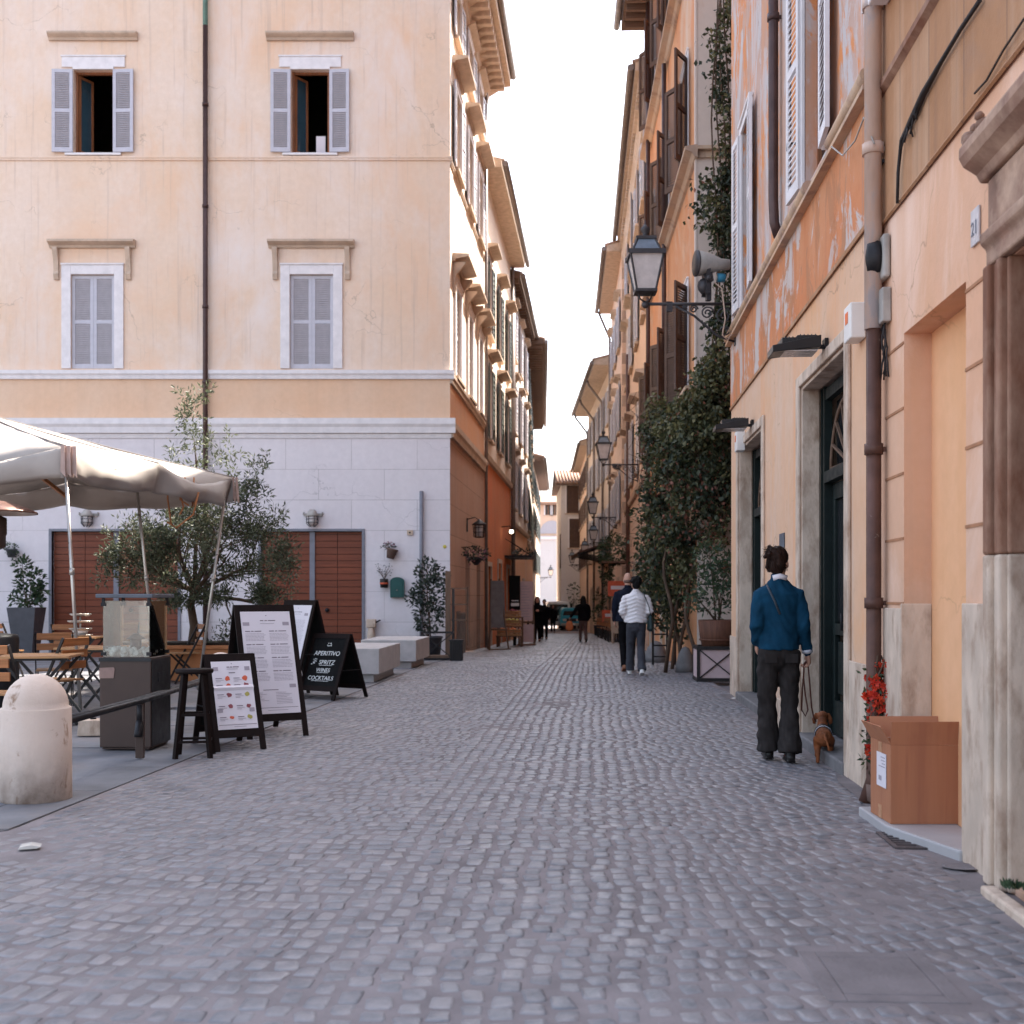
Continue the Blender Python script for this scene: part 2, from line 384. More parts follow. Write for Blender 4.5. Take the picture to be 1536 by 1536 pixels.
M['teak'] = wood('teak', (.44,.17,.06), .45, 'x')
M['teak_light'] = wood('teak_light', (.52,.27,.12), .45, 'x')
M['terracotta'] = plain('terracotta', (.46,.19,.08), .7, var=.2, scale=3)
M['soil'] = plain('soil', (.03,.022,.016), .95, bump=.6, bscale=50, bdist=.02)
M['bark'] = plain('bark', (.10,.062,.042), .9, var=.4, scale=8, bump=.7, bscale=25, bdist=.02, stretch=(1,1,.3))
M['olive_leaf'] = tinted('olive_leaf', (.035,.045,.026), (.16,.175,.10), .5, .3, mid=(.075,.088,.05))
M['vine_leaf'] = tinted('vine_leaf', (.018,.028,.014), (.17,.15,.06), .5, .25, mid=(.058,.066,.028))
M['vine_red'] = tinted('vine_red', (.16,.055,.035), (.30,.12,.075), .6, .25)
M['green_leaf'] = tinted('green_leaf', (.016,.035,.02), (.07,.11,.045), .45, .25)
M['dark_leaf'] = tinted('dark_leaf', (.012,.02,.018), (.055,.075,.05), .4, .2)
M['petal_red'] = tinted('petal_red', (.52,.03,.02), (.80,.10,.04), .5, .3)
M['petal_mauve'] = tinted('petal_mauve', (.22,.06,.1), (.5,.25,.3), .5, .3)
M['pot_grey'] = plain('pot_grey', (.075,.075,.085), .5, var=.15)
M['pot_clay'] = plain('pot_clay', (.16,.10,.08), .8, var=.25)
M['tub_wood'] = wood('tub_wood', (.15,.06,.035), .7, 'z')
M['old_wood'] = wood('old_wood', (.20,.12,.08), .8, 'z')
M['mail_green'] = plain('mail_green', (.018,.075,.07), .4, .2, var=.15)
M['lamp_metal'] = plain('lamp_metal', (.06,.055,.058), .5, .5, var=.25)
M['lamp_glass'] = plain('lamp_glass', (.55,.50,.48), .25, var=.15, scale=7, bump=.1)
M['lamp_top_glass'] = plain('lamp_top_glass', (.18,.22,.27), .1, var=.2, bump=0)
M['white_plastic'] = plain('white_plastic', (.74,.70,.66), .45, var=.05)
M['orange_plastic'] = plain('orange_plastic', (.72,.14,.03), .45)
M['grey_plastic'] = plain('grey_plastic', (.36,.33,.30), .5)
M['teal_plastic'] = plain('teal_plastic', (.03,.18,.28), .4)
M['cable_black'] = plain('cable_black', (.025,.02,.02), .6)
M['cable_tan'] = plain('cable_tan', (.50,.36,.28), .6)
M['cardboard'] = plain('cardboard', (.40,.165,.085), .8, var=.12, scale=3, dirt=(.33,.13,.07), dscale=1.5, dlo=.5, dhi=.62, bump=.12, bscale=14, bdist=.004, stretch=(6,6,.3))
M['cardboard_in'] = plain('cardboard_in', (.46,.21,.12), .8, var=.07, scale=2)
M['tape'] = plain('tape', (.50,.25,.13), .3)
M['door_green'] = plain('door_green', (.009,.015,.014), .5, var=.3, spec=.2)
M['door_dark'] = plain('door_dark', (.022,.017,.015), .5, var=.3)
M['step_stone'] = plain('step_stone', (.16,.15,.15), .7, var=.25, bump=.3)
M['grate_iron'] = plain('grate_iron', (.12,.10,.10), .6, .5, var=.3)
M['tile_white'] = plain('tile_white', (.58,.54,.55), .3)
M['skin'] = plain('skin', (.50,.27,.19), .55, var=.08, scale=12, bump=.1)
M['hair_dark'] = plain('hair_dark', (.024,.009,.005), .6, spec=.2, var=.5, scale=30, bump=.8, bscale=60, bdist=.01, stretch=(1,1,.4))
M['hair_black'] = plain('hair_black', (.006,.005,.005), .6, spec=.15, var=.5, scale=30, bump=.8, bscale=60, bdist=.01)
M['wool_blue'] = plain('wool_blue', (.006,.040,.078), .9, var=.3, scale=9, bump=.5, bscale=120, bdist=.004, spec=.1)
M['cord_grey'] = plain('cord_grey', (.030,.025,.024), .9, spec=.1, var=.3, scale=7, bump=.35, bscale=120, bdist=.003, stretch=(3,3,.5))
M['leather_black'] = plain('leather_black', (.015,.012,.012), .35, var=.3)
M['leash_brown'] = plain('leash_brown', (.10,.032,.02), .5)
M['strap_grey'] = plain('strap_grey', (.05,.06,.075), .6)
M['white_down'] = plain('white_down', (.72,.67,.67), .6, var=.06)
M['navy_cloth'] = plain('navy_cloth', (.009,.011,.020), .9, var=.25, spec=.1)
M['black_cloth'] = plain('black_cloth', (.006,.005,.006), .9, var=.3, spec=.08)
M['grey_trouser'] = plain('grey_trouser', (.045,.045,.055), .85, var=.25)
M['brown_trouser'] = plain('brown_trouser', (.12,.07,.06), .85, var=.25)
M['white_shoe'] = plain('white_shoe', (.74,.71,.68), .5, var=.1)
M['tan_shoe'] = plain('tan_shoe', (.25,.10,.05), .5, var=.1)
M['bag_green'] = plain('bag_green', (.015,.03,.03), .5, var=.2)
M['bag_orange'] = plain('bag_orange', (.62,.19,.07), .6)
M['fur_brown'] = plain('fur_brown', (.22,.065,.02), .7, var=.5, scale=10, bump=.7, bscale=130, bdist=.006)
M['car_white'] = plain('car_white', (.74,.74,.74), .25, var=.03, bump=0)
M['car_teal'] = plain('car_teal', (.04,.30,.42), .25, var=.03, bump=0)
M['tyre'] = plain('tyre', (.015,.015,.015), .8)
M['mortar'] = plain('mortar', (.205,.176,.176), .9, var=.3, scale=3, bump=.5, bscale=60, bdist=.006)
M['sett'] = tinted('sett', (.080,.083,.097), (.20,.178,.178), .45, 0, .55, 55, .5, .16, mid=(.122,.125,.139))
M['slab'] = plain('slab', (.165,.165,.178), .6, var=.35, scale=1.6, bump=.3, bscale=50, dirt=(.20,.165,.15), dscale=1.1, dlo=.5, dhi=.75)
M['dirt_pave'] = plain('dirt_pave', (.18,.155,.155), .9, var=.25, scale=4, bump=.5, bscale=50, bdist=.01)
M['litter'] = plain('litter', (.52,.48,.43), .8)
# ------------------------------------------------------------------ wall frames
class Fr:
    """a vertical wall plane: local x along the wall, local y outwards, z up"""
    def __init__(s, x, y, ang, z=0.0):
        s.o = Vector((x, y, z)); s.ang = ang
        s.M = Matrix.Translation(s.o) @ Matrix.Rotation(ang, 4, 'Z'); s.I = s.M.inverted()
    def uz(s, px, py, d=0.0):
        """where the sight line of a photo pixel meets the plane that lies d in front of the wall"""
        c = s.I @ Vector((0, 0, H)); r = s.I.to_3x3() @ Vector(((px-CX)/F, 1.0, (CY-py)/F))
        t = (d - c.y) / r.y
        return c.x + t*r.x, c.z + t*r.z
    def u(s, px, d=0.0): return s.uz(px, CY, d)[0]
    def z(s, px, py, d=0.0): return s.uz(px, py, d)[1]
    def w(s, u, d, z): return s.M @ Vector((u, d, z))

def two(x0, y0, x1, y1, side):
    """frame of a street wall running from (x0,y0) near to (x1,y1) far; returns frame and (u_near, u_far)"""
    L = math.hypot(x1-x0, y1-y0)
    if side == 'R': return Fr(x0, y0, math.atan2(y1-y0, x1-x0), gz(y0)), (0.0, L)
    return Fr(x0, y0, math.atan2(y0-y1, x0-x1), gz(y0)), (-L, 0.0)

class Bld:
    def __init__(s, fr, name, label, cat='building'):
        s.fr = fr; s.root = thing(name, label, cat, tuple(fr.o), fr.ang)
    def wall(s, u0, u1, z0, z1, holes, mat, d=0.0, depth=9.0, body=True, name='wall', side_mats=None, reveal=None):
        """front with real openings (u0,u1,z0,z1,depth) and reveals; plus side, back and top faces"""
        mb = MB()
        us = sorted({u0, u1, *[min(max(h[0], u0), u1) for h in holes], *[min(max(h[1], u0), u1) for h in holes]})
        zs = sorted({z0, z1, *[min(max(h[2], z0), z1) for h in holes], *[min(max(h[3], z0), z1) for h in holes]})
        for a, b in zip(us, us[1:]):
            if b-a < 1e-4: continue
            for c, e in zip(zs, zs[1:]):
                if e-c < 1e-4: continue
                m, n = (a+b)/2, (c+e)/2
                if any(h[0] < m < h[1] and h[2] < n < h[3] for h in holes): continue
                mb.add([(a,d,c),(b,d,c),(b,d,e),(a,d,e)], [(1,0,3,2)])
        ri = 1 if reveal else 0
        for a, b, c, e, k in holes:
            mb.add([(a,d,c),(b,d,c),(b,d,e),(a,d,e),(a,d-k,c),(b,d-k,c),(b,d-k,e),(a,d-k,e)],
                   [(0,4,7,3),(5,1,2,6),(3,7,6,2),(4,0,1,5)], ri)
        if body:
            mb.add([(u0,d,z0),(u1,d,z0),(u1,d,z1),(u0,d,z1),(u0,-depth,z0),(u1,-depth,z0),(u1,-depth,z1),(u0,-depth,z1)],
                   [(0,4,7,3)[::-1],(1,2,6,5)[::-1],(4,5,6,7),(3,7,6,2)[::-1]])
        mats = [mat] + ([reveal] if reveal else [])
        return mb.build(name, mats, s.root)
    def part(s, name, mb, mat, bevel=0.0, recalc=False): return mb.build(name, mat, s.root, bevel=bevel, recalc=recalc)
    def mould(s, name, u0, u1, z, prof, mat, d=0.0):
        mb = MB(); mb.sweep([(d+y, z+h) for y, h in prof], u0, u1); return mb.build(name, mat, s.root, recalc=True)

def shutter_mesh(w, h, mats, slats=16, rails=(0, .5, 1), t=.035, key={}, sg=1):
    """louvred leaf hinged on the z axis, reaching along +x"""
    k = (round(w,2), round(h,2), tuple(m.name for m in mats), slats, rails, sg)
    if k in key: return key[k]
    mb = MB(); st = min(.075, w*.17)
    mb.box(0, st, -t/2, t/2, 0, h); mb.box(w-st, w, -t/2, t/2, 0, h)
    zz = []
    for i, r in enumerate(rails):
        b = .10 if i == 0 else .08
        z0 = r*(h-b) if i else 0
        mb.box(st, w-st, -t/2, t/2, z0, z0+b); zz.append((z0, z0+b))
    for (a, b), (c, e) in zip(zz, zz[1:]):
        n = max(2, int(slats*(c-b)/h)); p = (c-b)/n
        for i in range(n):
            z = b + (i+.5)*p
            y = t*.42*sg
            mb.add([(st,-y,z+p*.60),(w-st,-y,z+p*.60),(w-st,y,z-p*.46),(st,y,z-p*.46),
                    (st,-y,z+p*.46),(w-st,-y,z+p*.46),(w-st,y,z-p*.60),(st,y,z-p*.60)],
                   [(0,1,2,3),(7,6,5,4),(0,4,5,1),(3,2,6,7)], 1)
    me = mb.mesh('shutter', mats); key[k] = me
    return me

def shutter(win, u, d, z, w, h, ang, mats, slats=16, sg=1, rails=(0,.5,1)):
    o = link('shutter', shutter_mesh(w, h, mats, slats, rails, sg=sg), win, (u, d, z))
    o.rotation_euler = (0, 0, ang)
    return o

SH = {'grey': ('grey_paint', 'slat_paint'), 'brown': ('brown_shutter', 'brown_shutter'), 'dark': ('darkgreen_shutter', 'darkgreen_shutter'), 'white': ('white_shutter', 'white_shutter')}
def window(b, u0, u1, z0, z1, sh='brown', mode='flat', trim=None, tw=.12, hood=None, sill=True, recess=.16, slats=18, mats=None, hood_mat='stone_trim', trim_mat='white_trim', d=0.0, ang=None):
    """one window: surround, dark glazing with frame, sill, hood and a pair of shutters"""
    mb = MB(); w = u1-u0
    # sash frame and glazing bars at the back of the recess
    y = d-recess; f = .06
    mb.box(u0, u0+f, y, y+.05, z0, z1); mb.box(u1-f, u1, y, y+.05, z0, z1); mb.box(u0+f, u1-f, y, y+.05, z1-f, z1); mb.box(u0+f, u1-f, y, y+.05, z0, z0+f)
    m = (u0+u1)/2; mb.box(m-.035, m+.035, y, y+.06, z0+f, z1-f)
    win = mb.build('window', mats or M['wood_frame'], b.root)
    g = MB(); g.box(u0+f, u1-f, y+.01, y+.02, z0+f, z1-f); g.build('pane', M['dark_glass'], win)
    if trim:
        t = MB(); p = trim
        t.box(u0-tw, u0, d+.003, d+p, z0, z1+tw); t.box(u1, u1+tw, d+.003, d+p, z0, z1+tw); t.box(u0, u1, d+.003, d+p-.002, z1, z1+tw)
        t.box(u0-tw-.015, u1+tw+.015, d+.003, d+p+.02, z1+tw, z1+tw+.04)
        t.build('surround', M[trim_mat], win, bevel=.008)
    if sill:
        t = MB(); t.box(u0-tw-.03, u1+tw+.03, d+.003, d+.13, z0-.09, z0-.002); t.build('sill', M[hood_mat], win, bevel=.012)
    if hood:
        t = MB(); hz = z1 + hood[0]; dp = hood[1]; ex = hood[2]
        t.sweep([(d+.003, hz), (d+.06, hz), (d+.08, hz+.05), (d+dp*.8, hz+.09), (d+dp, hz+.11), (d+dp, hz+.16), (d+.003, hz+.19)], u0-ex, u1+ex)
        t.build('hood', M[hood_mat], win, recalc=True)
        if len(hood) > 3:
            for uu in (u0-ex+.10, u1+ex-.22):
                t = MB()
                pr = [(d+.003, hz-.75), (d+.05, hz-.75), (d+.09, hz-.62), (d+.06, hz-.55), (d+.09, hz-.3), (d+dp*.75, hz-.06), (d+dp*.75, hz-.003), (d+.003, hz-.003)]
                t.sweep(pr, uu, uu+.12); t.build('bracket', M[hood_mat], win, recalc=True, bevel=.01)
    if sh:
        a, c = (M[x] for x in SH[sh]); mats2 = [a, c]; hw = w/2-.004; hh = z1-z0-.02
        if mode == 'closed':
            shutter(win, u0+.002, d-.05, z0+.01, hw, hh, 0, mats2, slats); shutter(win, u1-.002, d-.05, z0+.01, hw, hh, math.pi, mats2, slats, -1)
        elif mode == 'flat':
            shutter(win, u0-.01, d+.05, z0+.01, hw, hh, math.pi-R(4), mats2, slats, -1); shutter(win, u1+.01, d+.05, z0+.01, hw, hh, R(4), mats2, slats)
        elif mode == 'ajar':
            a1, a2 = ang or (R(105), R(75))
            shutter(win, u0+.02, d+.03, z0+.01, hw, hh, a1, mats2, slats); shutter(win, u1-.02, d+.03, z0+.01, hw, hh, a2, mats2, slats)
    return win

def eave(b, u0, u1, z, over, mat, thick=.22, slope=.30, depth=9.0, rafters=None, gut=True, end=0.25, soffit=None):
    """pitched roof with projecting eave, soffit, rafters and gutter"""
    mb = MB(); y1 = over; zr = z + thick + depth/2*slope
    pr = [(y1, z), (y1, z+thick), (-depth/2, zr), (-depth-.3, z+thick), (-depth-.3, z), ]
    mb.sweep(pr, u0-end, u1+end); rf = mb.build('roof', soffit or M['eave_cream'], b.root, recalc=True)
    t = MB()
    k = int((u1-u0+2*end)/.22)
    for i in range(k):
        u = u0-end + (i+.5)*.22
        for (ya, za, yb, zb) in ((y1+.06, z+thick+.03, -depth/2, zr+.05),):
            t.tube([(u, ya, za), (u, yb, zb)], .085, 6)
    t.build('tiles', M['roof_tile'], rf)
    if rafters:
        n = max(2, int((u1-u0)/rafters)); t = MB()
        t.prism([(-.06, -.17), (.06, -.17), (.06, -.002), (-.06, -.002)], .004, over-.06)
        me = t.mesh('rafter_end', M['eave_wood'] if soffit is M['eave_wood'] else M['stone_trim'])
        for i in range(n+1): link('rafter_end', me, rf, (u0 + (u1-u0)*i/n, 0, z))
    if gut:
        t = MB(); t.tube([(u0-end, y1+.12, z+.1), (u1+end, y1+.12, z+.1)], .09, 10); t.build('gutter', M['gutter'], b.root)
    return rf

def pipe(b, pts, r, mat, name='downpipe', clips=None, cmat=None):
    mb = MB(); mb.tube(pts, r, 12)
    if clips:
        for z in clips:
            mb.tube([(pts[0][0], pts[0][1], z-.035), (pts[0][0], pts[0][1], z+.035)], r*1.25, 12)
            mb.box(pts[0][0]-.015, pts[0][0]+.015, 0.003, pts[0][1]-r*.9, z-.015, z+.015)
    return mb.build(name, mat, b.root)

# ================================================================== GROUND
def road_left(y):
    e = -2.9 + .075*(y-6.6)
    if y < 6.6: e = min(e, -2.9 + 1.9*(y-6.6)) if y < 6.6 else e
    if y > 27.3: e = left_wall(y) - .05
    return e
def left_wall(y):
    P = [(27.5,-1.46), (35.5,-.85), (46,-.05), (57,.75), (85,1.5), (110,2.6), (135,3.7)]
    if y <= P[0][0]: return P[0][1]
    for (a, x), (c, z) in zip(P, P[1:]):
        if y <= c: return x + (z-x)*(y-a)/(c-a)
    return P[-1][1]
def right_wall(y):
    P = [(2.0,2.035),(5.95,2.32),(16.1,3.02),(20,3.17),(31,3.61),(46,4.5),(56,4.78),(72,4.7),(88,5.2),(135,6)]
    if y <= 2: return 2.035
    for (a, x), (c, z) in zip(P, P[1:]):
        if y <= c: return x + (z-x)*(y-a)/(c-a)
    return P[-1][1]

def build_ground():
    # one sheet to the horizon
    mb = MB(); ys = [-400, -60, -10, 5, 20, 22, 24, 27, 30, 35, 40, 50, 60, 80, 110, 140]
    xs = [-400, -40, 0, 40, 400]
    vs = [(x, y, gz(y)-.06) for y in ys for x in xs]; vs += [(x, 1200, gz(140)-.06) for x in xs]
    n = len(xs); fs = [(j*n+i, j*n+i+1, (j+1)*n+i+1, (j+1)*n+i) for j in range(len(ys)) for i in range(n-1)]
    mb.add(vs, fs); struct(mb.build('ground', M['mortar']))
    def swell(x, y): return .006*noise.noise(Vector((x*.6, y*.6, 0)))
    mo = MB(); nx, vs, fs = 25, [], []
    yy = [2.0 + .3*i for i in range(80)] + [26 + 1.2*i for i in range(32)]
    for y in yy:
        a, b_ = max(road_left(y), -5.5), right_wall(y)+.02
        for i in range(nx):
            x = a + (b_-a)*i/(nx-1); vs.append((x, y, gz(y) - .0035 + swell(x, y)))
    for j in range(len(yy)-1):
        for i in range(nx-1): fs.append((j*nx+i, j*nx+i+1, (j+1)*nx+i+1, (j+1)*nx+i))
    mo.add(vs, fs, 0, True); struct(mo.build('street_bed', M['mortar']))
    # granite setts: every stone a small worn block, courses across the street, arcs on the flanks
    random.seed(11)
    road = MB()
    def skip(x, y):
        if 5.75 < y < 7.35 and x > 2.32+.07*(y-5.95)-.13: return True     # doorstep slab
        if 1.05 < x < 1.55 and 3.83 < y < 4.45: return True               # manhole cover
        if 2.04 < x < 2.40 and 6.19 < y < 6.70: return True               # drain grate
        if y < 5.7 and x > right_wall(y)-.17: return True
        return False
    def place(s, v, w, l, near):
        q = max(0.0, abs(s-.2) - .55); sg = 1 if s > .2 else -1
        vv = v + .10*q*q*(1 if q < 1.6 else 1) + .05*noise.noise(Vector((s*.8, v*.4, 3)))
        ss = s + .03*noise.noise(Vector((s*.7, v*.5, 9)))
        cx = ss + .072*(vv-6.0) - .15; cy = vv
        if cy < 2.5 or cx < road_left(cy)+.05 or cx > right_wall(cy)-.03 or skip(cx, cy): return
        h = swell(cx, cy) + random.uniform(-.002, .0025) - max(0, noise.noise(Vector((cx*.9+4, cy*.55, 8)))-.25)*.012
        z0 = gz(cy); tx, ty = random.gauss(0, .016), random.gauss(0, .016)
        th = math.atan(.20*q*sg + random.gauss(0, .07)); ca, sa = math.cos(th), math.sin(th)
        k = 8 if near else 4
        ins = ((0, -.03), (.0, h-.006), (.007, h-.0012), (.018, h+.0008)) if near else ((0, -.03), (0, h-.0045), (.013, h+.0005))
        base = []
        for j in range(k):
            if near:
                t = 2*math.pi*(j+.5)/8; c_, s_ = math.cos(t), math.sin(t); p = random.uniform(.22, .42)
                bx = math.copysign(abs(c_)**p, c_); by = math.copysign(abs(s_)**p, s_)
            else: bx, by = ((-1,-1),(1,-1),(1,1),(-1,1))[j]
            base.append((bx*(w/2+random.uniform(-.011,.004)), by*(l/2+random.uniform(-.012,.004))))
        vs = []
        for inn, hh in ins:
            for bx, by in base:
                px = bx - math.copysign(inn, bx); py = by - math.copysign(inn, by)
                vs.append((cx + px*ca - py*sa, cy + px*sa + py*ca, z0 + hh + (tx*px + ty*py if hh > -.02 else 0)))
        fs = [(r*k+j, r*k+(j+1) % k, (r+1)*k+(j+1) % k, (r+1)*k+j) for r in range(len(ins)-1) for j in range(k)]
        fs.append(tuple((len(ins)-1)*k + j for j in range(k)))
        road.add(vs, fs, 0, True, min(1, max(0, random.gauss(.42, .2) + .3*noise.noise(Vector((cx*.5, cy*.3, 5))))))
    v = 2.2; row = 0
    while v < 63:
        far = 1.0 if v < 24 else 1.35
        l = random.uniform(.112, .148)*far; g = .007 if far == 1 else .008
        s = -5.3 + random.uniform(0, .12); band = False
        while s < 5.4:
            if -.62 < s < .86:                       # longitudinal courses down the middle
                if not band: s = -.60; band = True
                w = (.104+random.uniform(-.007,.007))*far; dv = .5*l*random.uniform(.7,1.2) if (int(round((s+.6)/.104)) % 2) else random.gauss(0,.004)
            else: w = random.choice((.082, .094, .104, .118))*far; dv = random.gauss(0, .004)
            if -4.8 < s + .072*(v-6) < 6.2: place(s + w/2, v + dv, w - g - random.uniform(0, .006), l - g - random.uniform(0, .008), v < 9.5)
            s += w
        v += l; row += 1
    struct(road.build('cobbled_street', M['sett']))
    # smooth flagstones of the square, beside the cobbles
    sq = MB(); random.seed(5)
    y = 4.0
    while y < 27.0:
        L = random.uniform(1.1, 1.9); y2 = min(27.0, y+L)
        x1a, x1b = road_left(y)-.0, road_left(y2)
        for k, wd in enumerate((.42, 1.3, 1.5, 1.5, 1.5, 1.5, 1.5, 1.5)):
            xa = x1a - wd; xb = x1b - wd; g = .006; j = random.uniform(-.25, .25) if k else 0
            yy, yy2 = y + (j if y > 4.1 else 0), y2 + j
            dz = random.uniform(-.002, .002)
            za, zb = gz(yy)+.004+dz, gz(yy2)+.004+dz
            sq.add([(xa+g, yy+g, za), (x1a-g, yy+g, za), (x1b-g, yy2-g, zb), (xb+g, yy2-g, zb),
                    (xa+g, yy+g, za-.04), (x1a-g, yy+g, za-.04), (x1b-g, yy2-g, zb-.04), (xb+g, yy2-g, zb-.04)],
                   [(0,1,2,3),(0,4,5,1),(1,5,6,2),(2,6,7,3),(3,7,4,0)], 0, False)
            x1a, x1b = xa, xb
        y = y2
    struct(sq.build('stone_pavement', M['slab']))
    # worn dirt strip along the right hand walls
    dp = MB(); ys = [6.9+.5*i for i in range(19)]
    vs = []
    for yy in ys:
        vs += [(right_wall(yy)-.13+.04*math.sin(yy*2.3)+.03*math.sin(yy*5.1), yy, gz(yy)+.0025), (right_wall(yy)+.05, yy, gz(yy)+.0035)]
    dp.add(vs, [(2*i, 2*i+1, 2*i+3, 2*i+2) for i in range(len(ys)-1)])
    struct(dp.build('gutter_strip', M['dirt_pave']))

    t = thing('manhole_cover', 'square stone manhole cover set in a cement frame among the cobbles', 'manhole cover', (1.30, 4.14, 0), R(-3))
    m = MB(); m.box(-.235, -.169, -.27, .27, -.02, .003); m.box(.169, .235, -.27, .27, -.02, .003); m.box(-.169, .169, -.27, -.204, -.02, .003); m.box(-.169, .169, .204, .27, -.02, .003)
    m.build('frame', M['dirt_pave'], t, bevel=.004)
    m = MB(); m.box(-.165, .165, -.20, .20, -.02, .0035); m.build('lid', M['dirt_pave'], t, bevel=.003)
    t = thing('drain_grate', 'small iron drain grate with slots in front of the marble doorstep', 'drain', (2.205, 6.42, 0), R(-4))
    m = MB(); m.box(-.15, .15, -.21, .21, -.06, -.05); m.build('sump', M['dark_room'], t)
    m = MB()
    for a in (-.15, .125): m.box(a, a+.025, -.21, .21, -.05, .006)
    for a in (-.21, .185): m.box(-.125, .125, a, a+.025, -.05, .006)
    m.box(-.012, .012, -.185, .185, -.04, .004)
    for i in range(7):
        yy = -.165 + i*.055; m.box(-.125, -.012, yy-.009, yy+.009, -.04, .0045); m.box(.012, .125, yy-.009, yy+.009, -.04, .0045)
    m.build('bars', M['grate_iron'], t)
    m = MB()
    m.prism([(0,0),(.09,0),(.11,.008),(.06,.02),(.01,.012)], -.05, .04)
    o = m.build('paper_scrap', M['litter'], None, (-2.62, 6.2, .008), .3); tag(o, 'crumpled scrap of pale paper lying by the pavement edge', 'litter')
    m = MB(); m.prism([(0,0),(.12,0),(.15,.01),(.08,.02)], -.05, .04)
    o = m.build('paper_scrap', M['litter'], None, (2.86, 15.2, .006), .2); tag(o, 'flat white scrap of paper by the wall beyond the walker', 'litter')
build_ground()
# ================================================================== RIGHT SIDE, NEAR: two old facades on one line
FR = Fr(2.32, 5.95, math.atan2(1.0, .0692))
uS = FR.u(1313)                    # seam between the two houses
uE = FR.u(1097)                    # far corner
# ---- peach house with two shop doors
A = Bld(FR, 'plaster_house', 'weathered orange plaster house with two dark shop doors and big downpipe, right foreground')
d2 = (FR.u(1271), FR.u(1202)); d1 = (FR.u(1145), FR.u(1109))
DZ = 3.25
z_mid, z_led = 3.91, 4.90
A.wall(uS, uE, -.3, z_mid, [(d2[0], d2[1], 0.02, DZ, .5), (d1[0], d1[1], 0.02, DZ, .5)], M['a_lower'], depth=8, body=False, reveal=M['travertine'])
aw = [(FR.u(1239), FR.u(1239)+.92, 4.99, 7.35, .16), (FR.u(1128.5), FR.u(1128.5)+.85, 4.99, 7.2, .16)]
A.wall(uS, uE, z_led, 20.5, aw + [(a, b_, z+4.2, z+6.4, .16) for a, b_, z, _, _ in aw] + [(a, b_, z+8.4, z+10.4, .16) for a, b_, z, _, _ in aw], M['a_upper'], depth=8, name='upper_wall')
A.wall(uS, uE, z_mid, z_led, [], M['a_mid'], depth=8, name='orange_band', d=.012, body=False)
mb = MB(); mb.box(uS, uE, -8, -.55, -.3, z_led); A.part('side_walls', mb, M['a_lower'])
for a, b_, z, z1, k in aw:
    for dz in (0, 4.2, 8.4):
        window(A, a, b_, z+dz, z1+dz - (.15 if dz else 0), 'white', 'flat', trim=.04, tw=.09, sill=False, recess=.15, slats=40)
eave(A, uS, uE, 20.5, .7, None, depth=8)
# ledge with the half round moulding (broken away under the near window)
mb = MB(); cut = (FR.u(1239)-.45, FR.u(1239)+.5)
mb.tube([(uS, .05, z_led-.03), (cut[0], .05, z_led-.03)], .055, 10); mb.tube([(cut[1], .05, z_led-.03), (uE, .05, z_led-.03)], .055, 10)
mb.box(uS, uE, .013, .085, z_led-.13, z_led-.095)
A.part('ledge', mb, plaster('ledge_plaster', (.58,.33,.18), (.56,.40,.28), patch=(.40,.27,.2), plo=.5, phi=.6, pscale=2))
mb = MB(); mb.box(uS+.12, uE, .013, .024, z_mid-.02, z_mid+.015); A.part('shadow_line', mb, M['b_brown'])  # brown strip along the boundary between lower wall and orange band
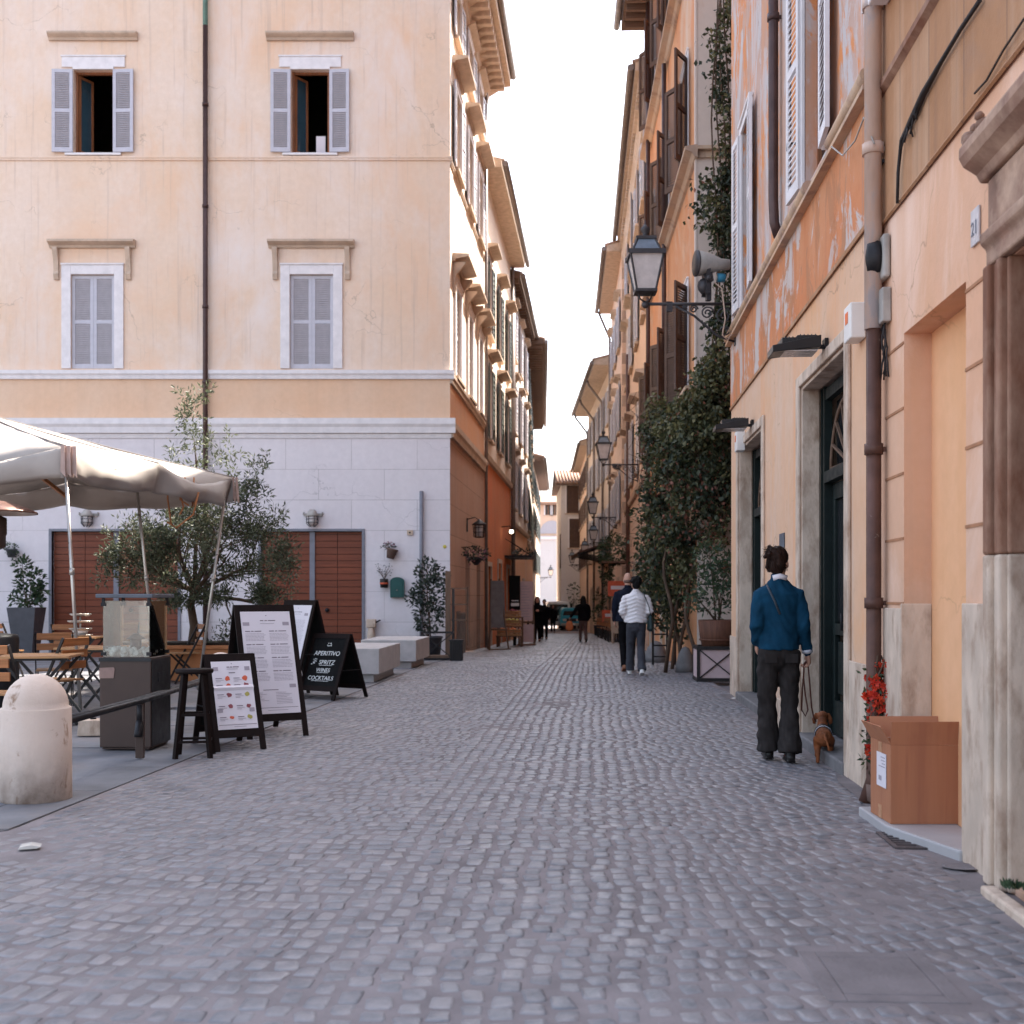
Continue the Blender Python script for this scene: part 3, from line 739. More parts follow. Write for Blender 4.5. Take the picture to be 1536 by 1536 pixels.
# plinth slabs
for a, b_, h in ((uS+.14, d2[0]-.14, .87), (d2[1]+.15, d1[0]-.12, .30), (d1[1]+.14, uE-.01, .80)):
    mb = MB(); mb.box(a, b_, .002, .022, -.05, h); A.part('plinth', mb, M['travertine'], bevel=.006)
def shop_door(b, a, e, name, dark):
    # stone surround, threshold, framed double leaf with glazed fan grille
    mb = MB(); mb.box(a-.14, a, .003, .03, 0, DZ+.10); mb.box(e, e+.14, .003, .03, 0, DZ+.10); mb.box(a, e, .003, .03, DZ, DZ+.10)
    mb.box(a, a+.03, -.16, .0, .05, DZ); mb.box(e-.03, e, -.16, .0, .05, DZ); mb.box(a+.03, e-.03, -.16, .0, DZ-.03, DZ)
    b.part('door_surround', mb, M['travertine'], bevel=.008)
    mb = MB(); mb.box(a-.02, e+.02, -.5, .05, -.06, .10); b.part('threshold', mb, M['step_stone'], bevel=.015)
    mb = MB(); y = -.24
    for u in (a+.03, a+.15, e-.19, e-.07): mb.box(u, u+.05, y, y+.07, .101, DZ-.03)
    mb.box(a+.2, e-.19, y, y+.06, DZ-.15, DZ-.05); mb.box(a+.2, e-.19, y, y+.08, 2.35, 2.45)
    door = b.part('door', mb, M['door_green'])
    mid = (a+e)/2
    for u0, u1 in ((a+.2, mid-.012), (mid+.012, e-.19)):
        m = MB(); m.box(u0, u0+.10, y-.05, y, .12, 2.345); m.box(u1-.10, u1, y-.05, y, .12, 2.345); m.box(u0+.1, u1-.1, y-.05, y, .12, .42); m.box(u0+.1, u1-.1, y-.05, y, 2.2, 2.345)
        m.box(u0+.1, u1-.1, y-.05, y, 1.0, 1.1); m.box(u0+.14, u1-.14, y-.044, y-.02, .48, .94)
        lf = m.build('door_leaf', M['door_green'], door, bevel=.006)
    m = MB(); m.box(a+.3, e-.29, y-.04, y-.03, 1.12, 2.19); m.box(a+.2, e-.2, y-.05, y-.04, 2.46, DZ-.16); m.build('pane', M['dark_glass'], door)
    m = MB(); rr = (e-a)/2-.24
    for k in range(9):
        t = math.pi*k/8; m.bar((mid, y+.02, 2.46), (mid+rr*math.cos(t), y+.02, 2.46+.55*math.sin(t)+.02), .022, .022)
    m.tube([(mid+rr*math.cos(math.pi*k/16), y+.02, 2.46+.58*math.sin(math.pi*k/16)) for k in range(17)], .016, 6)
    m.build('fan_grille', M['old_wood'], door)
    m = MB(); m.tube([(mid+.05, y, 1.06), (mid+.05, y+.07, 1.06), (mid+.05, y+.07, 1.2)], .012, 6); m.build('handle', M['iron'], door)
    mb = MB(); mb.box(a-.05, e+.05, -1.5, -.52, -.05, DZ+.1); b.part('lobby', mb, M['dark_room'])
shop_door(A, *d2, 'near', 1); shop_door(A, *d1, 'far', 1)
u = FR.u(1172); pipe(A, [(u, .08, 20.4), (u, .08, 5.35), (u, .07, 5.12), (u, .03, 4.98)], .05, M['brown_pipe'], clips=(7.2, 9.4))
# the thick painted pipe on the seam, iron below
u = FR.u(1313, .07)
pipe(A, [(u, .085, 20.4), (u, .085, 3.08)], .056, M['painted_pipe'], clips=(4.25, 5.2, 8.4))
pipe(A, [(u, .08, 3.12), (u, .08, .16), (u, .13, .0)], .049, M['rust_pipe'], name='iron_pipe', clips=(2.3, 1.3))
mb = MB()
mb.box(u-.02, u+.30, .012, .04, 4.16, 4.18); mb.box(u+.05, u+.28, .012, .03, 3.83, 3.85); mb.box(u+.02, u+.15, .012, .03, 3.6, 3.615)
A.part('pipe_bracket', mb, M['iron'])
mb = MB(); mb.tube([(u+1.25, .10, 4.75), (u+.9, .09, 4.55), (u+.5, .09, 4.5), (u+.1, .12, 4.5), (u-.1, .1, 4.25)], .006, 5); A.part('cable', mb, M['grey_plastic'])
a, z = FR.uz(1196, 215); mb = MB(); mb.tube([(a, .01, z), (a, .09, z), (a, .09, z-.07)], .012, 6); A.part('shutter_hook', mb, M['iron'])

# ---- pink house with walled-up doorway and stone portal
B = Bld(FR, 'portal_house', 'peach plaster house with recessed panel and carved stone portal at the right edge')
n0, n1 = FR.u(1449), FR.u(1356)
NZ = 2.955
pu1 = FR.u(1473, .075); pu0 = -2.35; po = FR.u(1499, .06)     # portal: jamb from po to pu1
zB, zC = 3.78, 4.66
B.wall(-3.0, uS, -.3, zB, [(n0, n1, .03, NZ, .17), (pu0+.5, po, .03, 2.89, .7)], M['b_peach'], body=False)
B.wall(-3.0, uS, zB, 20.5, [(uS-1.45, uS-.55, 5.22, 7.4, .16), (uS-1.45, uS-.55, 9.3, 11.5, .16)], M['b_brown'], depth=8, name='upper_wall', d=.015)
mb = MB(); mb.box(-3.0, uS, -8, -.75, -.3, zB); B.part('side_walls', mb, M['b_peach'])
for z in (5.22, 9.3): window(B, uS-1.45, uS-.55, z, z+2.15, 'white', 'flat', trim=.04, sill=True, recess=.15, d=.015, hood_mat='white_trim')
eave(B, -3.0, uS, 20.5, .7, None, depth=8)
mb = MB(); mb.sweep([(.016, zC-.06), (.05, zC-.03), (.05, zC+.01), (.016, zC+.03)], -3.0, uS-.08); B.part('dark_ledge', mb, M['portal_brown'], recalc=True)
mb = MB(); mb.sweep([(.016, zB-.02), (.03, zB-.01), (.016, zB+.015)], -3.0, uS-.26); B.part('paint_edge', mb, M['b_brown'], recalc=True)
# bare strip and hole with cables
mb = MB(); mb.box(uS-.25, uS-.10, .016, .022, zB-.45, zC-.07); B.part('bare_strip', mb, M['a_lower'])
mb = MB(); random.seed(3)
pts = [(px, py) for px, py in ((1470,0),(1440,45),(1412,92),(1385,140),(1372,170),(1352,210),(1347,260),(1346,305))]
w = [FR.uz(px, py, .04) for px, py in pts]
mb.tube([(a, .04, z) for a, z in w], [.012,.012,.013,.02,.022,.012,.010,.010], 7)
for i in range(9):
    t = random.random(); a0, z0 = w[3]; a1, z1 = w[5]; p = (a0+(a1-a0)*t, .04, z0+(z1-z0)*t)
    q = (p[0]+random.uniform(-.05,.08), random.uniform(.03,.07), p[2]-random.uniform(.02,.11)); mb.tube([p, q], .006, 4)
B.part('cable', mb, M['cable_black'])
mb = MB(); w = [FR.uz(px, py, .035) for px, py in ((1536,28),(1505,75),(1480,120),(1462,140))]; mb.tube([(a, .035, z) for a, z in w], .006, 5)
B.part('cable', mb, M['cable_black'])
# niche: panel, travertine pier foot, dark joint, groove lines
mb = MB(); mb.box(n0+.035, n1, -.19, -.165, .03, NZ); B.part('niche_panel', mb, M['b_niche'])
mb = MB(); mb.box(n0, n0+.034, -.19, -.10, .03, NZ); B.part('dark_joint', mb, M['dark_room'])
zt = FR.z(1340, 912); mb = MB()
mb.box(n1+.003, FR.u(1330), .003, .024, -.05, zt); mb.box(n1-.012, n1+.002, -.164, .022, -.02, zt+.03); B.part('plinth', mb, M['travertine'], bevel=.006)
mb = MB(); mb.box(pu1+.003, n0-.003, .003, .024, -.05, FR.z(1460, 905)); B.part('plinth', mb, M['travertine'], bevel=.006)
mb = MB()
for i in range(5):
    z = zt + .03 + i*.40
    mb.box(n1+.002, FR.u(1329), .001, .006, z-.008, z+.008); mb.box(pu1+.002, n0-.002, .001, .006, z-.0085, z+.0085)
B.part('joint_lines', mb, plain('joint_brown', (.40,.19,.10), .9))
mb = MB(); vs = [(n0-.02,-.165),(n1+.02,-.165),(n1+.02,.27),(n0+.62,.25),(n0-.02,.04)]; k = len(vs)
mb.add([(x,y,-.04) for x,y in vs]+[(x,y,.05) for x,y in vs], [tuple(reversed(range(k))), tuple(range(k,2*k))]+[(i,(i+1)%k,(i+1)%k+k,i+k) for i in range(k)]); B.part('doorstep', mb, M['marble'], bevel=.01, recalc=True)
# portal
mb = MB(); zs = FR.z(1490, 832, .06)
jw = pu1-po
def jamb(z0, z1, mat, name):
    m = MB()
    m.box(pu1-jw*.42, pu1, .003, .075, z0, z1); m.box(pu1-jw*.72, pu1-jw*.42, .003, .05, z0, z1); m.box(po, pu1-jw*.72, .003, .062, z0, z1)
    m.box(po-.03, po-.002, -.62, .03, z0+.001, z1)     # inner reveal
    return B.part(name, m, mat, bevel=.012)
jamb(.0, zs, M['travertine'], 'portal_base'); jamb(zs+.002, 2.89, M['portal_brown'], 'portal_jamb')
mb = MB()
mb.sweep([(.003, 2.892), (.055, 2.892), (.055, 2.97), (.085, 3.0), (.085, 3.05), (.003, 3.05)], pu0-.02, pu1+.01)
mb.sweep([(.003, 3.052), (.05, 3.052), (.05, 3.30), (.003, 3.30)], pu0, pu1)
mb.sweep([(.003, 3.302), (.07, 3.302), (.09, 3.34), (.15, 3.38), (.17, 3.42), (.17, 3.47), (.12, 3.50), (.003, 3.55)], pu0-.05, pu1+.05)
B.part('portal_cornice', mb, M['portal_stone'], recalc=True, bevel=.012)
mb = MB(); random.seed(9)
for i in range(9):
    c = (pu1+.04+random.uniform(-.05,.06), .08+random.uniform(-.04,.06), 3.52+random.uniform(-.06,.10)); r = random.uniform(.025,.05)
    mb.ball(c, (r, r*.9, r*.8), 7, 5)
B.part('carved_end', mb, M['portal_stone'])
mb = MB(); mb.box(pu0+.4, po-.031, -.75, -.62, .02, 2.88); B.part('portal_door', mb, M['door_dark'])
mb = MB(); mb.box(pu0-.1, po-.01, .08, .15, -.03, .035); B.part('portal_step', mb, M['travertine'], bevel=.012)
# house number tile
a0, z0 = FR.uz(1472, 365); a1, z1 = FR.uz(1460, 315)
mb = MB(); mb.box(a0, a1, .003, .014, 3.09, 3.27); til = B.part('number_tile', mb, M['tile_white'], bevel=.003)
MX = Matrix.Translation(((a0+a1)/2, .0155, 3.14)) @ Matrix(((-1,0,0,0),(0,0,1,0),(0,1,0,0),(0,0,0,1))) 
text(til, '21', .10, M['slate_frame'], MX)

# meter box, junction box, alarm boxes, floodlights, sign plate
def wallthing(fr, name, label, cat, px, py, d=0.0, group=None):
    u, z = fr.uz(px, py, d); p = fr.w(u, 0, z)
    return thing(name, label, cat, tuple(p), fr.ang, group), u, z
t, _, _ = wallthing(FR, 'meter_box', 'dark round-cornered meter in an open housing beside the thick painted pipe', 'meter', 1331, 386)
m = MB(); m.box(-.10, .08, .004, .05, -.15, .13); m.build('housing', M['grey_plastic'], t, bevel=.015)
m = MB(); m.lathe([(.0,0),(.07,.0),(.075,.02),(.06,.08),(.0,.09)], n=20); m.v = [(x, .05+z, y*1.5) for x, y, z in m.v]; m.build('dial', M['iron'], t, recalc=True)
m = MB(); m.tube([(.03,.10,.08),(.06,.12,0),(.03,.11,-.1),(.0,.08,-.2)], .006, 5); m.build('cable', M['white_plastic'], t)
t, _, _ = wallthing(FR, 'junction_box', 'plain grey junction box below the meter with cables hanging out', 'junction box', 1333, 460)
m = MB(); m.box(-.08, .06, .003, .06, -.11, .11); m.build('case', M['grey_plastic'], t, bevel=.008)
m = MB(); random.seed(4)
for i in range(7):
    p = [(random.uniform(-.03,.03), .03, -.11)]
    for k in range(5): p.append((p[-1][0]+random.uniform(-.02,.035), random.uniform(.015,.05), p[-1][2]-random.uniform(.04,.10)))
    m.tube(p, .006, 5)
m.build('cable', M['cable_black'], t)
ALG = 'white alarm boxes on the plaster house'
for px, py, lab in ((1277, 486, 'white alarm box with orange emblem above the nearer shop door'), (1107, 663, 'white alarm box with orange emblem beside the farther shop door')):
    t, _, _ = wallthing(FR, 'alarm_box', lab, 'alarm box', px, py, .08, ALG)
    m = MB(); m.box(-.11, .11, .003, .11, -.12, .13); m.build('case', M['white_plastic'], t, bevel=.01)
    m = MB(); m.box(.111, .114, .02, .085, 0, .05)
    for k in range(4): m.box(.111, .114, .023+k*.016, .033+k*.016, .05, .075+.02*(k % 2))
    m.box(-.03,.05,.111,.114,0,.08)
    m.build('emblem', M['orange_plastic'], t)
for px, py, lab in ((1241, 520, 'black floodlight jutting out above the nearer shop door'), (1130, 638, 'black floodlight jutting out above the farther shop door')):
    t, _, _ = wallthing(FR, 'floodlight', lab, 'floodlight', px, py, 0, 'black floodlights over the shop doors')
    m = MB(); m.box(-.06,.06,.003,.03,-.06,.06); m.bar((0,.02,.0),(0,.16,.0),.04,.03); m.build('arm', M['iron'], t)
    m = MB(); m.prism([(-.15,.035),(-.15,-.02),(.15,-.02),(.15,.035)], .07, .46)
    for v in range(len(m.v)):
        x, y, z = m.v[v]; m.v[v] = (x*(1 if y > .3 else .8), y, z - (y-.07)*.12 + (.0 if z < 0 else (.46-y)*.10))
    m.box(-.11, .11, .10, .26, .0, .075); m.box(-.11, .11, .262, .38, .0, .058)
    for k in range(9): m.box(-.112, .112, .11+k*.03, .118+k*.03, .0, (.083 if k < 5 else .066))
    m.build('lamp_head', M['cabinet_dark'], t, bevel=.006)
    m = MB(); m.box(-.13,.13,.10,.43,-.055,-.05); m.build('lens', M['lamp_glass'], t)
t, _, _ = wallthing(FR, 'sign_plate', 'small dark grey plate on the wall behind the walker in blue', 'sign', 1174, 812)
m = MB(); m.box(-.15,.15,.003,.012,-.07,.08); m.build('plate', M['slate_lid'], t, bevel=.002)
# ================================================================== LEFT: corner palazzo
XF = lambda px: (px-CX)/F*27.5
FF = Fr(-1.46, 27.5, math.pi)               # front wall: local x runs to the left in the photo
ZF = lambda py: H + (CY-py)/F*27.5
L = Bld(FF, 'corner_palazzo', 'cream corner palazzo with white base, two plank garage doors and grey shutters')
U = lambda px: FF.u(px)
zb1, zb2, zb3 = ZF(640), ZF(568), ZF(240)
gar = [(U(543), U(392), -.2, ZF(797), .22), (U(205+62), U(78), -.2, ZF(797), .22)]
wins = [(U(170), U(111), ZF(230), ZF(105)), (U(494), U(437), ZF(230), ZF(105))]
wl = [(U(172), U(107), ZF(553), ZF(412)), (U(500), U(435), ZF(553), ZF(412))]
top = 17.0; LW = 19.0
L.wall(0, LW, -.6, zb1-.05, gar, M['white_base'], body=False, name='base_wall')
L.wall(0, LW, zb1-.05, zb2, [], M['apricot_plaster'], body=False, name='band_wall')
L.wall(0, LW, zb2, top, [(a, b, c, d, .22) for a, b, c, d in wins+wl], M['cream_plaster'], body=False, name='front_wall')
mb = MB(); mb.box(0.0, LW, -8.2, -1.5, top-.02, top); mb.box(LW-.02, LW, -8.2, 0, -.6, top); mb.box(0, LW, -8.2, -8.18, -.6, top)
L.part('rear_walls', mb, M['cream_plaster'])
mb = MB(); mb.box(.5, LW-.1, -4, -3.9, -.6, top-.1); L.part('inner_wall', mb, M['dark_room'])
# mouldings
def belt(z0, z1, p, name, mat, prof=None):
    h = z1-z0; pr = prof or [(.003, 0), (p*.6, 0), (p*.7, h*.4), (p, h*.6), (p, h), (.003, h)]
    mb = MB(); mb.sweep([(y, z0+z) for y, z in pr], -p, LW); return L.part(name, mb, mat, recalc=True)
belt(ZF(650), ZF(628), .13, 'belt_course', M['white_trim']); belt(ZF(657), ZF(651), .03, 'belt_course', M['white_trim'])
belt(ZF(569), ZF(556), .10, 'belt_course', M['white_trim']); belt(ZF(241), ZF(235), .05, 'belt_course', M['cream_plaster'])
for i, (a, b, c, d) in enumerate(wl):
    w = window(L, a, b, c, d, 'grey', 'closed', trim=.05, tw=.22, hood=(.62, .22, .50, 1), sill=False, recess=.2, slats=44)
for i, (a, b, c, d) in enumerate(wins):
    # open window: dark room behind, inward casements, shutters folded back on the wall
    mb = MB(); f = .05
    mb.box(a, a+f, -.2, -.13, c, d); mb.box(b-f, b, -.2, -.13, c, d); mb.box(a+f, b-f, -.2, -.13, d-f, d); mb.box(a+f, b-f, -.2, -.13, c, c+f)
    win = mb.build('window', M['wood_frame'], L.root)
    t = MB(); t.box(a-.28, b+.28, .003, .035, d+.06, d+.30); t.box(a-.02, b+.02, .003, .05, d, d+.06); t.box(a-.30, b+.30, .003, .05, d+.30, d+.34); t.build('surround', M['white_trim'], win, bevel=.008)
    t = MB(); hz = d + .68
    t.sweep([(.003, hz), (.06, hz), (.08, hz+.05), (.15, hz+.09), (.18, hz+.12), (.18, hz+.16), (.003, hz+.2)], a-.58, b+.58); t.build('hood', M['stone_trim'], win, recalc=True)
    t = MB(); t.box(a-.2, b+.2, .003, .07, c-.06, c-.002); t.build('sill', M['white_trim'], win, bevel=.01)
    hw = (b-a)/2+.02
    shutter(win, a-.01, .05, c+.01, hw, d-c-.02, math.pi-R(3), [M['grey_paint'], M['slat_paint']], 46, -1); shutter(win, b+.01, .05, c+.01, hw, d-c-.02, R(3), [M['grey_paint'], M['slat_paint']], 46)
    # casement hinged on the left in the photo, swung into the room
    for hx, ang, gl in ((b-f, math.pi + (R(52) if i else R(60)), 'blue_glass' if i else 'dark_glass'), (a+f, -R(82), 'dark_glass')):
        cm = MB(); cw, ch = (b-a)/2-.04, d-c-.12
        cm.box(0, .06, -.02, .02, 0, ch); cm.box(cw-.06, cw, -.02, .02, 0, ch); cm.box(.06, cw-.06, -.02, .02, 0, .08); cm.box(.06, cw-.06, -.02, .02, ch-.06, ch)
        cs = cm.build('casement', M['wood_frame'], win, (hx, -.17, c+.06)); cs.rotation_euler = (0, 0, ang)
        cm = MB(); cm.box(.06, cw-.06, -.006, .006, .08, ch-.06); g = cm.build('casement_pane', M['blue_glass'], win, (hx, -.17, c+.06)); g.rotation_euler = (0, 0, ang)
    if i == 1:
        cm = MB(); cm.box(a+.14, a+.36, -.32, -.30, c+.03, c+.52); cm.build('white_panel', M['paper'], win)
def garage(a, b):
    z1 = ZF(797)
    mb = MB(); mb.box(a-.07, a, -.1, .03, -.2, z1+.06); mb.box(b, b+.07, -.1, .03, -.2, z1+.06); mb.box(a, b, -.1, .03, z1, z1+.06)
    dr = L.part('garage_door', mb, M['slate_frame'], bevel=.006)
    for k in range(4):
        u0 = a + (b-a)*k/4 + .006; u1 = a + (b-a)*(k+1)/4 - .006
        m = MB(); z = -.15
        while z < z1-.01:
            h = min(.155, z1-z); m.box(u0, u1, -.15, -.11, z, z+h-.012); z += .155
        m.build('door_leaf', M['garage_wood'], dr)
    m = MB(); m.box(a, b, -.18, -.16, -.2, z1); m.build('backing', M['door_dark'], dr)
    mid = (a+b)/2; m = MB(); m.box(mid-.06, mid+.06, -.108, -.07, -.15, z1-.005); m.build('centre_post', M['slate_frame'], dr)
    m = MB(); m.lathe([(0,0),(.05,0),(.05,.03),(0,.05)], n=12); m.v = [(mid-.35+x, -.10+z, 1.0+y) for x, y, z in m.v]; m.build('lock', M['iron'], dr, recalc=True)
garage(gar[0][0], gar[0][1]); garage(gar[1][0], gar[1][1])
u = U(310); pipe(L, [(u, .12, top), (u, .12, ZF(42))], .06, M['copper_pipe']); pipe(L, [(u, .12, ZF(42)), (u, .12, -.2)], .06, M['brown_pipe'], name='downpipe', clips=(ZF(160), ZF(312), ZF(462), ZF(575)))
u = U(632.5); pipe(L, [(u, .08, ZF(737)), (u, .08, -.2)], .045, M['slate_frame'], name='conduit')
# ---------- street side of the same palazzo
FS, (ua, ub) = two(-1.46, 27.5, -.85, 35.5, 'L')
def side_wing():
    """same wall helpers, but the pieces are laid into the palazzo's own frame"""
    s = Bld.__new__(Bld); s.fr = FS; s.root = L.root
    return s
REL = (FF.I @ FS.M)
def rel_parts(before):
    """move the palazzo children made since «before» from the side frame into the front frame"""
    for o in [x for x in bpy.data.objects if x.parent == L.root and x.name not in before]:
        o.matrix_local = REL @ o.matrix_basis
before = {o.name for o in bpy.data.objects}
S = side_wing()
cols = [-1.35, -4.05, -6.7]; hw = .52
holes = []
for c in cols:
    holes += [(c-hw, c+hw, 6.75, 8.95, .2), (c-hw, c+hw, 11.8, 13.75, .2), (c-hw, c+hw, 15.0, 16.3, .2)]
dS = (-4.15, -3.1, -.4, 2.55, .3)
S.wall(ua, ub, -.6, zb1-.05, [dS, (-6.9, -5.9, -.4, 2.6, .3)], M['l_ground'], body=False, name='side_base_wall')
S.wall(ua, ub, zb1-.05, zb2, [], M['l_apricot'], body=False, name='side_band_wall')
S.wall(ua, ub, zb2, top, holes, M['l_side'], body=False, name='side_wall')
for z0, z1, p, m in ((ZF(650), ZF(628), .13, 'stone_trim'), (ZF(569), ZF(556), .10, 'stone_trim'), (ZF(241), ZF(235), .05, 'stone_trim')):
    h = z1-z0; mb = MB(); mb.sweep([(y, z0+z) for y, z in [(.003, 0), (p*.6, 0), (p*.7, h*.4), (p, h*.6), (p, h), (.003, h)]], ua, 0); S.part('belt_course', mb, M[m], recalc=True)
for c in cols:
    window(S, c-hw, c+hw, 6.75, 8.95, 'grey', 'closed', trim=.06, tw=.18, hood=(.5, .40, .42, 1), sill=True, slats=20)
    window(S, c-hw, c+hw, 11.8, 13.75, 'grey', 'flat', trim=.06, tw=.12, hood=(.45, .38, .40), sill=True, slats=20)
    window(S, c-hw, c+hw, 15.0, 16.3, 'grey', 'flat', trim=.06, tw=.10, hood=(.12, .25, .25), sill=True, slats=14)
for a, b in ((dS[0], dS[1]), (-6.9, -5.9)):
    mb = MB(); mb.box(a, b, -.32, -.27, -.4, 2.6); mb.box(a+.42, b-.42, -.27, -.24, -.3, 2.4); S.part('side_door', mb, M['door_dark'])
mb = MB(); mb.box(dS[0]-.1, dS[1]+.1, -.25, .12, -.35, -.06); S.part('side_step', mb, M['travertine'])
mb = MB(); mb.box(-1.95, -1.2, .003, .02, -.35, 1.05); mb.box(-3.0, -2.05, .003, .02, -.4, 1.0); S.part('side_plinth', mb, M['step_stone'])
# cornice with brackets, then roof
mb = MB(); mb.sweep([(.003, top-.55), (.10, top-.5), (.14, top-.3), (.62, top-.02), (.80, top), (.80, top+.3), (-1, top+.6), (-1, top-.02), (.003, top-.02)], ua-.25, .75)
S.part('cornice', mb, M['eave_cream'], recalc=True)
mb = MB(); n = 18; mb.prism([(-.09, -.30), (.09, -.30), (.09, -.03), (-.09, -.03)], .12, .64); me = mb.mesh('cornice_bracket', M['stone_trim'])
for i in range(n): link('cornice_bracket', me, L.root, (ua + (0-ua)*(i+.5)/n, 0, top))
mb = MB(); mb.tube([(ua-.3, .87, top+.32), (.75, .87, top+.32)], .10, 10); S.part('gutter', mb, M['gutter'])
mb = MB(); mb.tube([(ua+.25, .09, top-.2), (ua+.25, .09, -.2)], .05, 10); S.part('downpipe', mb, M['gutter'])
rel_parts(before)
mb = MB(); mb.sweep([(.75, top+.02), (.75, top+.22), (-4.5, top+2.0), (-9, top+.2), (-9, top+.02)], -.75, LW); L.part('roof', mb, M['roof_tile'], recalc=True)

# ================================================================== generic street houses
def street_house(name, label, x0, y0, x1, y1, side, top, floors, ncol, mat, ground=None, gtop=None, sh='brown', over=.8, win=(.95, 1.9), hood=None, eav=None, belt_=True, mode='flat', rafters=.7, doors=(), seed=1, trim=.04, depth=9.0, soffit=None, quoin=None, slats=14, col0=None, end=.2, trim_mat='white_trim', groundwin=True):
    fr, (a, b) = two(x0, y0, x1, y1, side); z00 = fr.o.z; fr = Fr(fr.o.x, fr.o.y, fr.ang, 0.0)
    B_ = Bld(fr, name, label); random.seed(seed)
    n = ncol; step = (b-a)/n; holes = []; ws = []
    for z in floors:
        for i in range(n):
            c = a + (i+.5)*step; c += random.uniform(-.05, .05)
            ws.append((c-win[0]/2, c+win[0]/2, z, z+win[1])); holes.append((*ws[-1], .2))
    gh = [(a+(b-a)*p-w/2, a+(b-a)*p+w/2, z00-.4, z00+h, .35) for p, w, h in doors]
    if gtop:
        B_.wall(a, b, z00-.7, gtop, gh, M[ground or mat], body=False, name='ground_wall')
        B_.wall(a, b, gtop, top, holes, M[mat], depth=depth)
        mb = MB(); mb.box(a, b, -depth, -.4, z00-.7, gtop); B_.part('side_walls', mb, M[mat])
        mb = MB(); mb.sweep([(.003, gtop-.1), (.09, gtop-.06), (.12, gtop+.08), (.003, gtop+.14)], a, b); B_.part('belt_course', mb, M['stone_trim'], recalc=True)
    else:
        B_.wall(a, b, z00-.7, top, holes+gh, M[mat], depth=depth)
    for g in gh:
        mb = MB(); mb.box(g[0], g[1], -.36, -.3, g[2], g[3]); mb.box((g[0]+g[1])/2-.04, (g[0]+g[1])/2+.04, -.3, -.27, g[2], g[3]-.05); B_.part('door', mb, M['door_dark'])
        mb = MB(); mb.box(g[0]-.14, g[0], .003, .05, g[2], g[3]+.14); mb.box(g[1], g[1]+.14, .003, .05, g[2], g[3]+.14); mb.box(g[0], g[1], .003, .05, g[3], g[3]+.14); B_.part('door_surround', mb, M['stone_trim'])
    for k, w in enumerate(ws):
        md = mode if not isinstance(mode, (list, tuple)) else mode[k % len(mode)]
        window(B_, *w, sh, md, trim=trim, tw=.10, hood=hood, sill=True, slats=slats, ang=(R(150), R(30)) if md == 'ajar' else None, trim_mat=trim_mat)
    eave(B_, a, b, top, over, None, rafters=rafters, depth=depth, soffit=soffit or M['eave_cream'], end=end)
    return B_, fr, a, b

# ---- left row
L2, f2, a2, b2 = street_house('red_house', 'orange red house with dark shutters and an arched door beyond the palazzo', -.85, 35.5, -.05, 46, 'L', 14.3, (6.3, 9.6), 3, 'l_side', 'l_red', 5.6, 'dark', .55, (1.0, 2.3), (.28, .35, .3), doors=((.86, 1.2, 2.5), (.5, 1.3, 2.7), (.14, 1.2, 2.6)), seed=2, rafters=None)
pipe(L2, [(a2+.3, .1, 14.2), (a2+.3, .1, 0)], .06, M['gutter'])
L3, f3, a3, b3 = street_house('apricot_house', 'apricot house with grey shutters under a dark wooden eave, left row', -.05, 46, .75, 57, 'L', 13.8, (4.9, 8.0, 11.0), 3, 'l_grey', 'l_apricot', 4.2, 'grey', .38, (1.0, 2.0), (.2, .25, .25), doors=((.8, 1.3, 2.4), (.3, 1.2, 2.4)), seed=3, soffit=M['eave_wood'], rafters=.5)
pipe(L3, [(b3-.3, .1, 13.6), (b3-.3, .1, 0)], .06, M['gutter'])
L4, *_ = street_house('wide_eave_house', 'pale house with a broad curved wooden eave and green grey shutters, left row', .75, 57, 1.5, 85, 'L', 13.6, (4.6, 8.0, 11.0), 7, 'l_grey', 'l_apricot', 3.9, 'dark', .80, (1.1, 2.0), None, doors=((.9, 1.2, 2.3), (.6, 1.2, 2.3), (.3, 1.2, 2.3)), seed=4, soffit=M['eave_wood'], rafters=.6)
L5, *_ = street_house('far_row_house', 'slim pale house with dark shutters far down the left row', 1.5, 85, 2.6, 110, 'L', 11.2, (3.2, 6.2, 8.8), 6, 'r_cream', None, None, 'dark', .8, (1.0, 1.7), None, seed=5, slats=8, soffit=M['eave_wood'], rafters=None)

# ---- right row: vine house with its end wall
V, fv, av, bv = street_house('vine_house', 'orange house with brown shutters and a pale end wall grown over by the vine', 3.17, 20, 3.61, 31, 'R', 16.6, (5.0, 9.15, 13.3), 3, 'v_orange', None, None, 'brown', .68, (1.05, 2.0), None, mode='ajar', doors=((.55, 1.2, 2.6), (.85, 1.1, 2.5)), seed=7, soffit=M['eave_wood'], rafters=.45, slats=44, trim=.03, end=.5, depth=5.0)
mb = MB()
pr = lambda z: [(.003, z-.14), (.05, z-.12), (.10, z-.05), (.22, z-.01), (.22, z+.05), (.003, z+.08)]
for z in (4.87, 8.95, 12.95):
    mb.sweep(pr(z), -.15, bv)
    mb.box(-.18, -.001, -1.0, .003, z-.01, z+.05); mb.box(-.08, -.001, -.9, .003, z-.12, z-.012)
V.part('ledge', mb, plaster('v_ledge', (.52,.34,.22), (.48,.38,.30), patch=(.35,.24,.18), plo=.5, phi=.6, pscale=2), recalc=True)
mb = MB(); mb.box(-.02, -.002, -4.95, .0, -.5, 16.5); V.part('end_wall', mb, M['v_end'])
mb = MB(); mb.box(-.03, .14, .002, .03, 4.95, 16.5); V.part('corner_strip', mb, M['v_end'])
u = fv.u(1003); pipe(V, [(u, .1, 12.8), (u, .1, 5.0)], .05, M['brown_pipe'])
u = fv.u(978); pipe(V, [(u, .1, 16.4), (u, .1, 2.8)], .055, M['brown_pipe'])
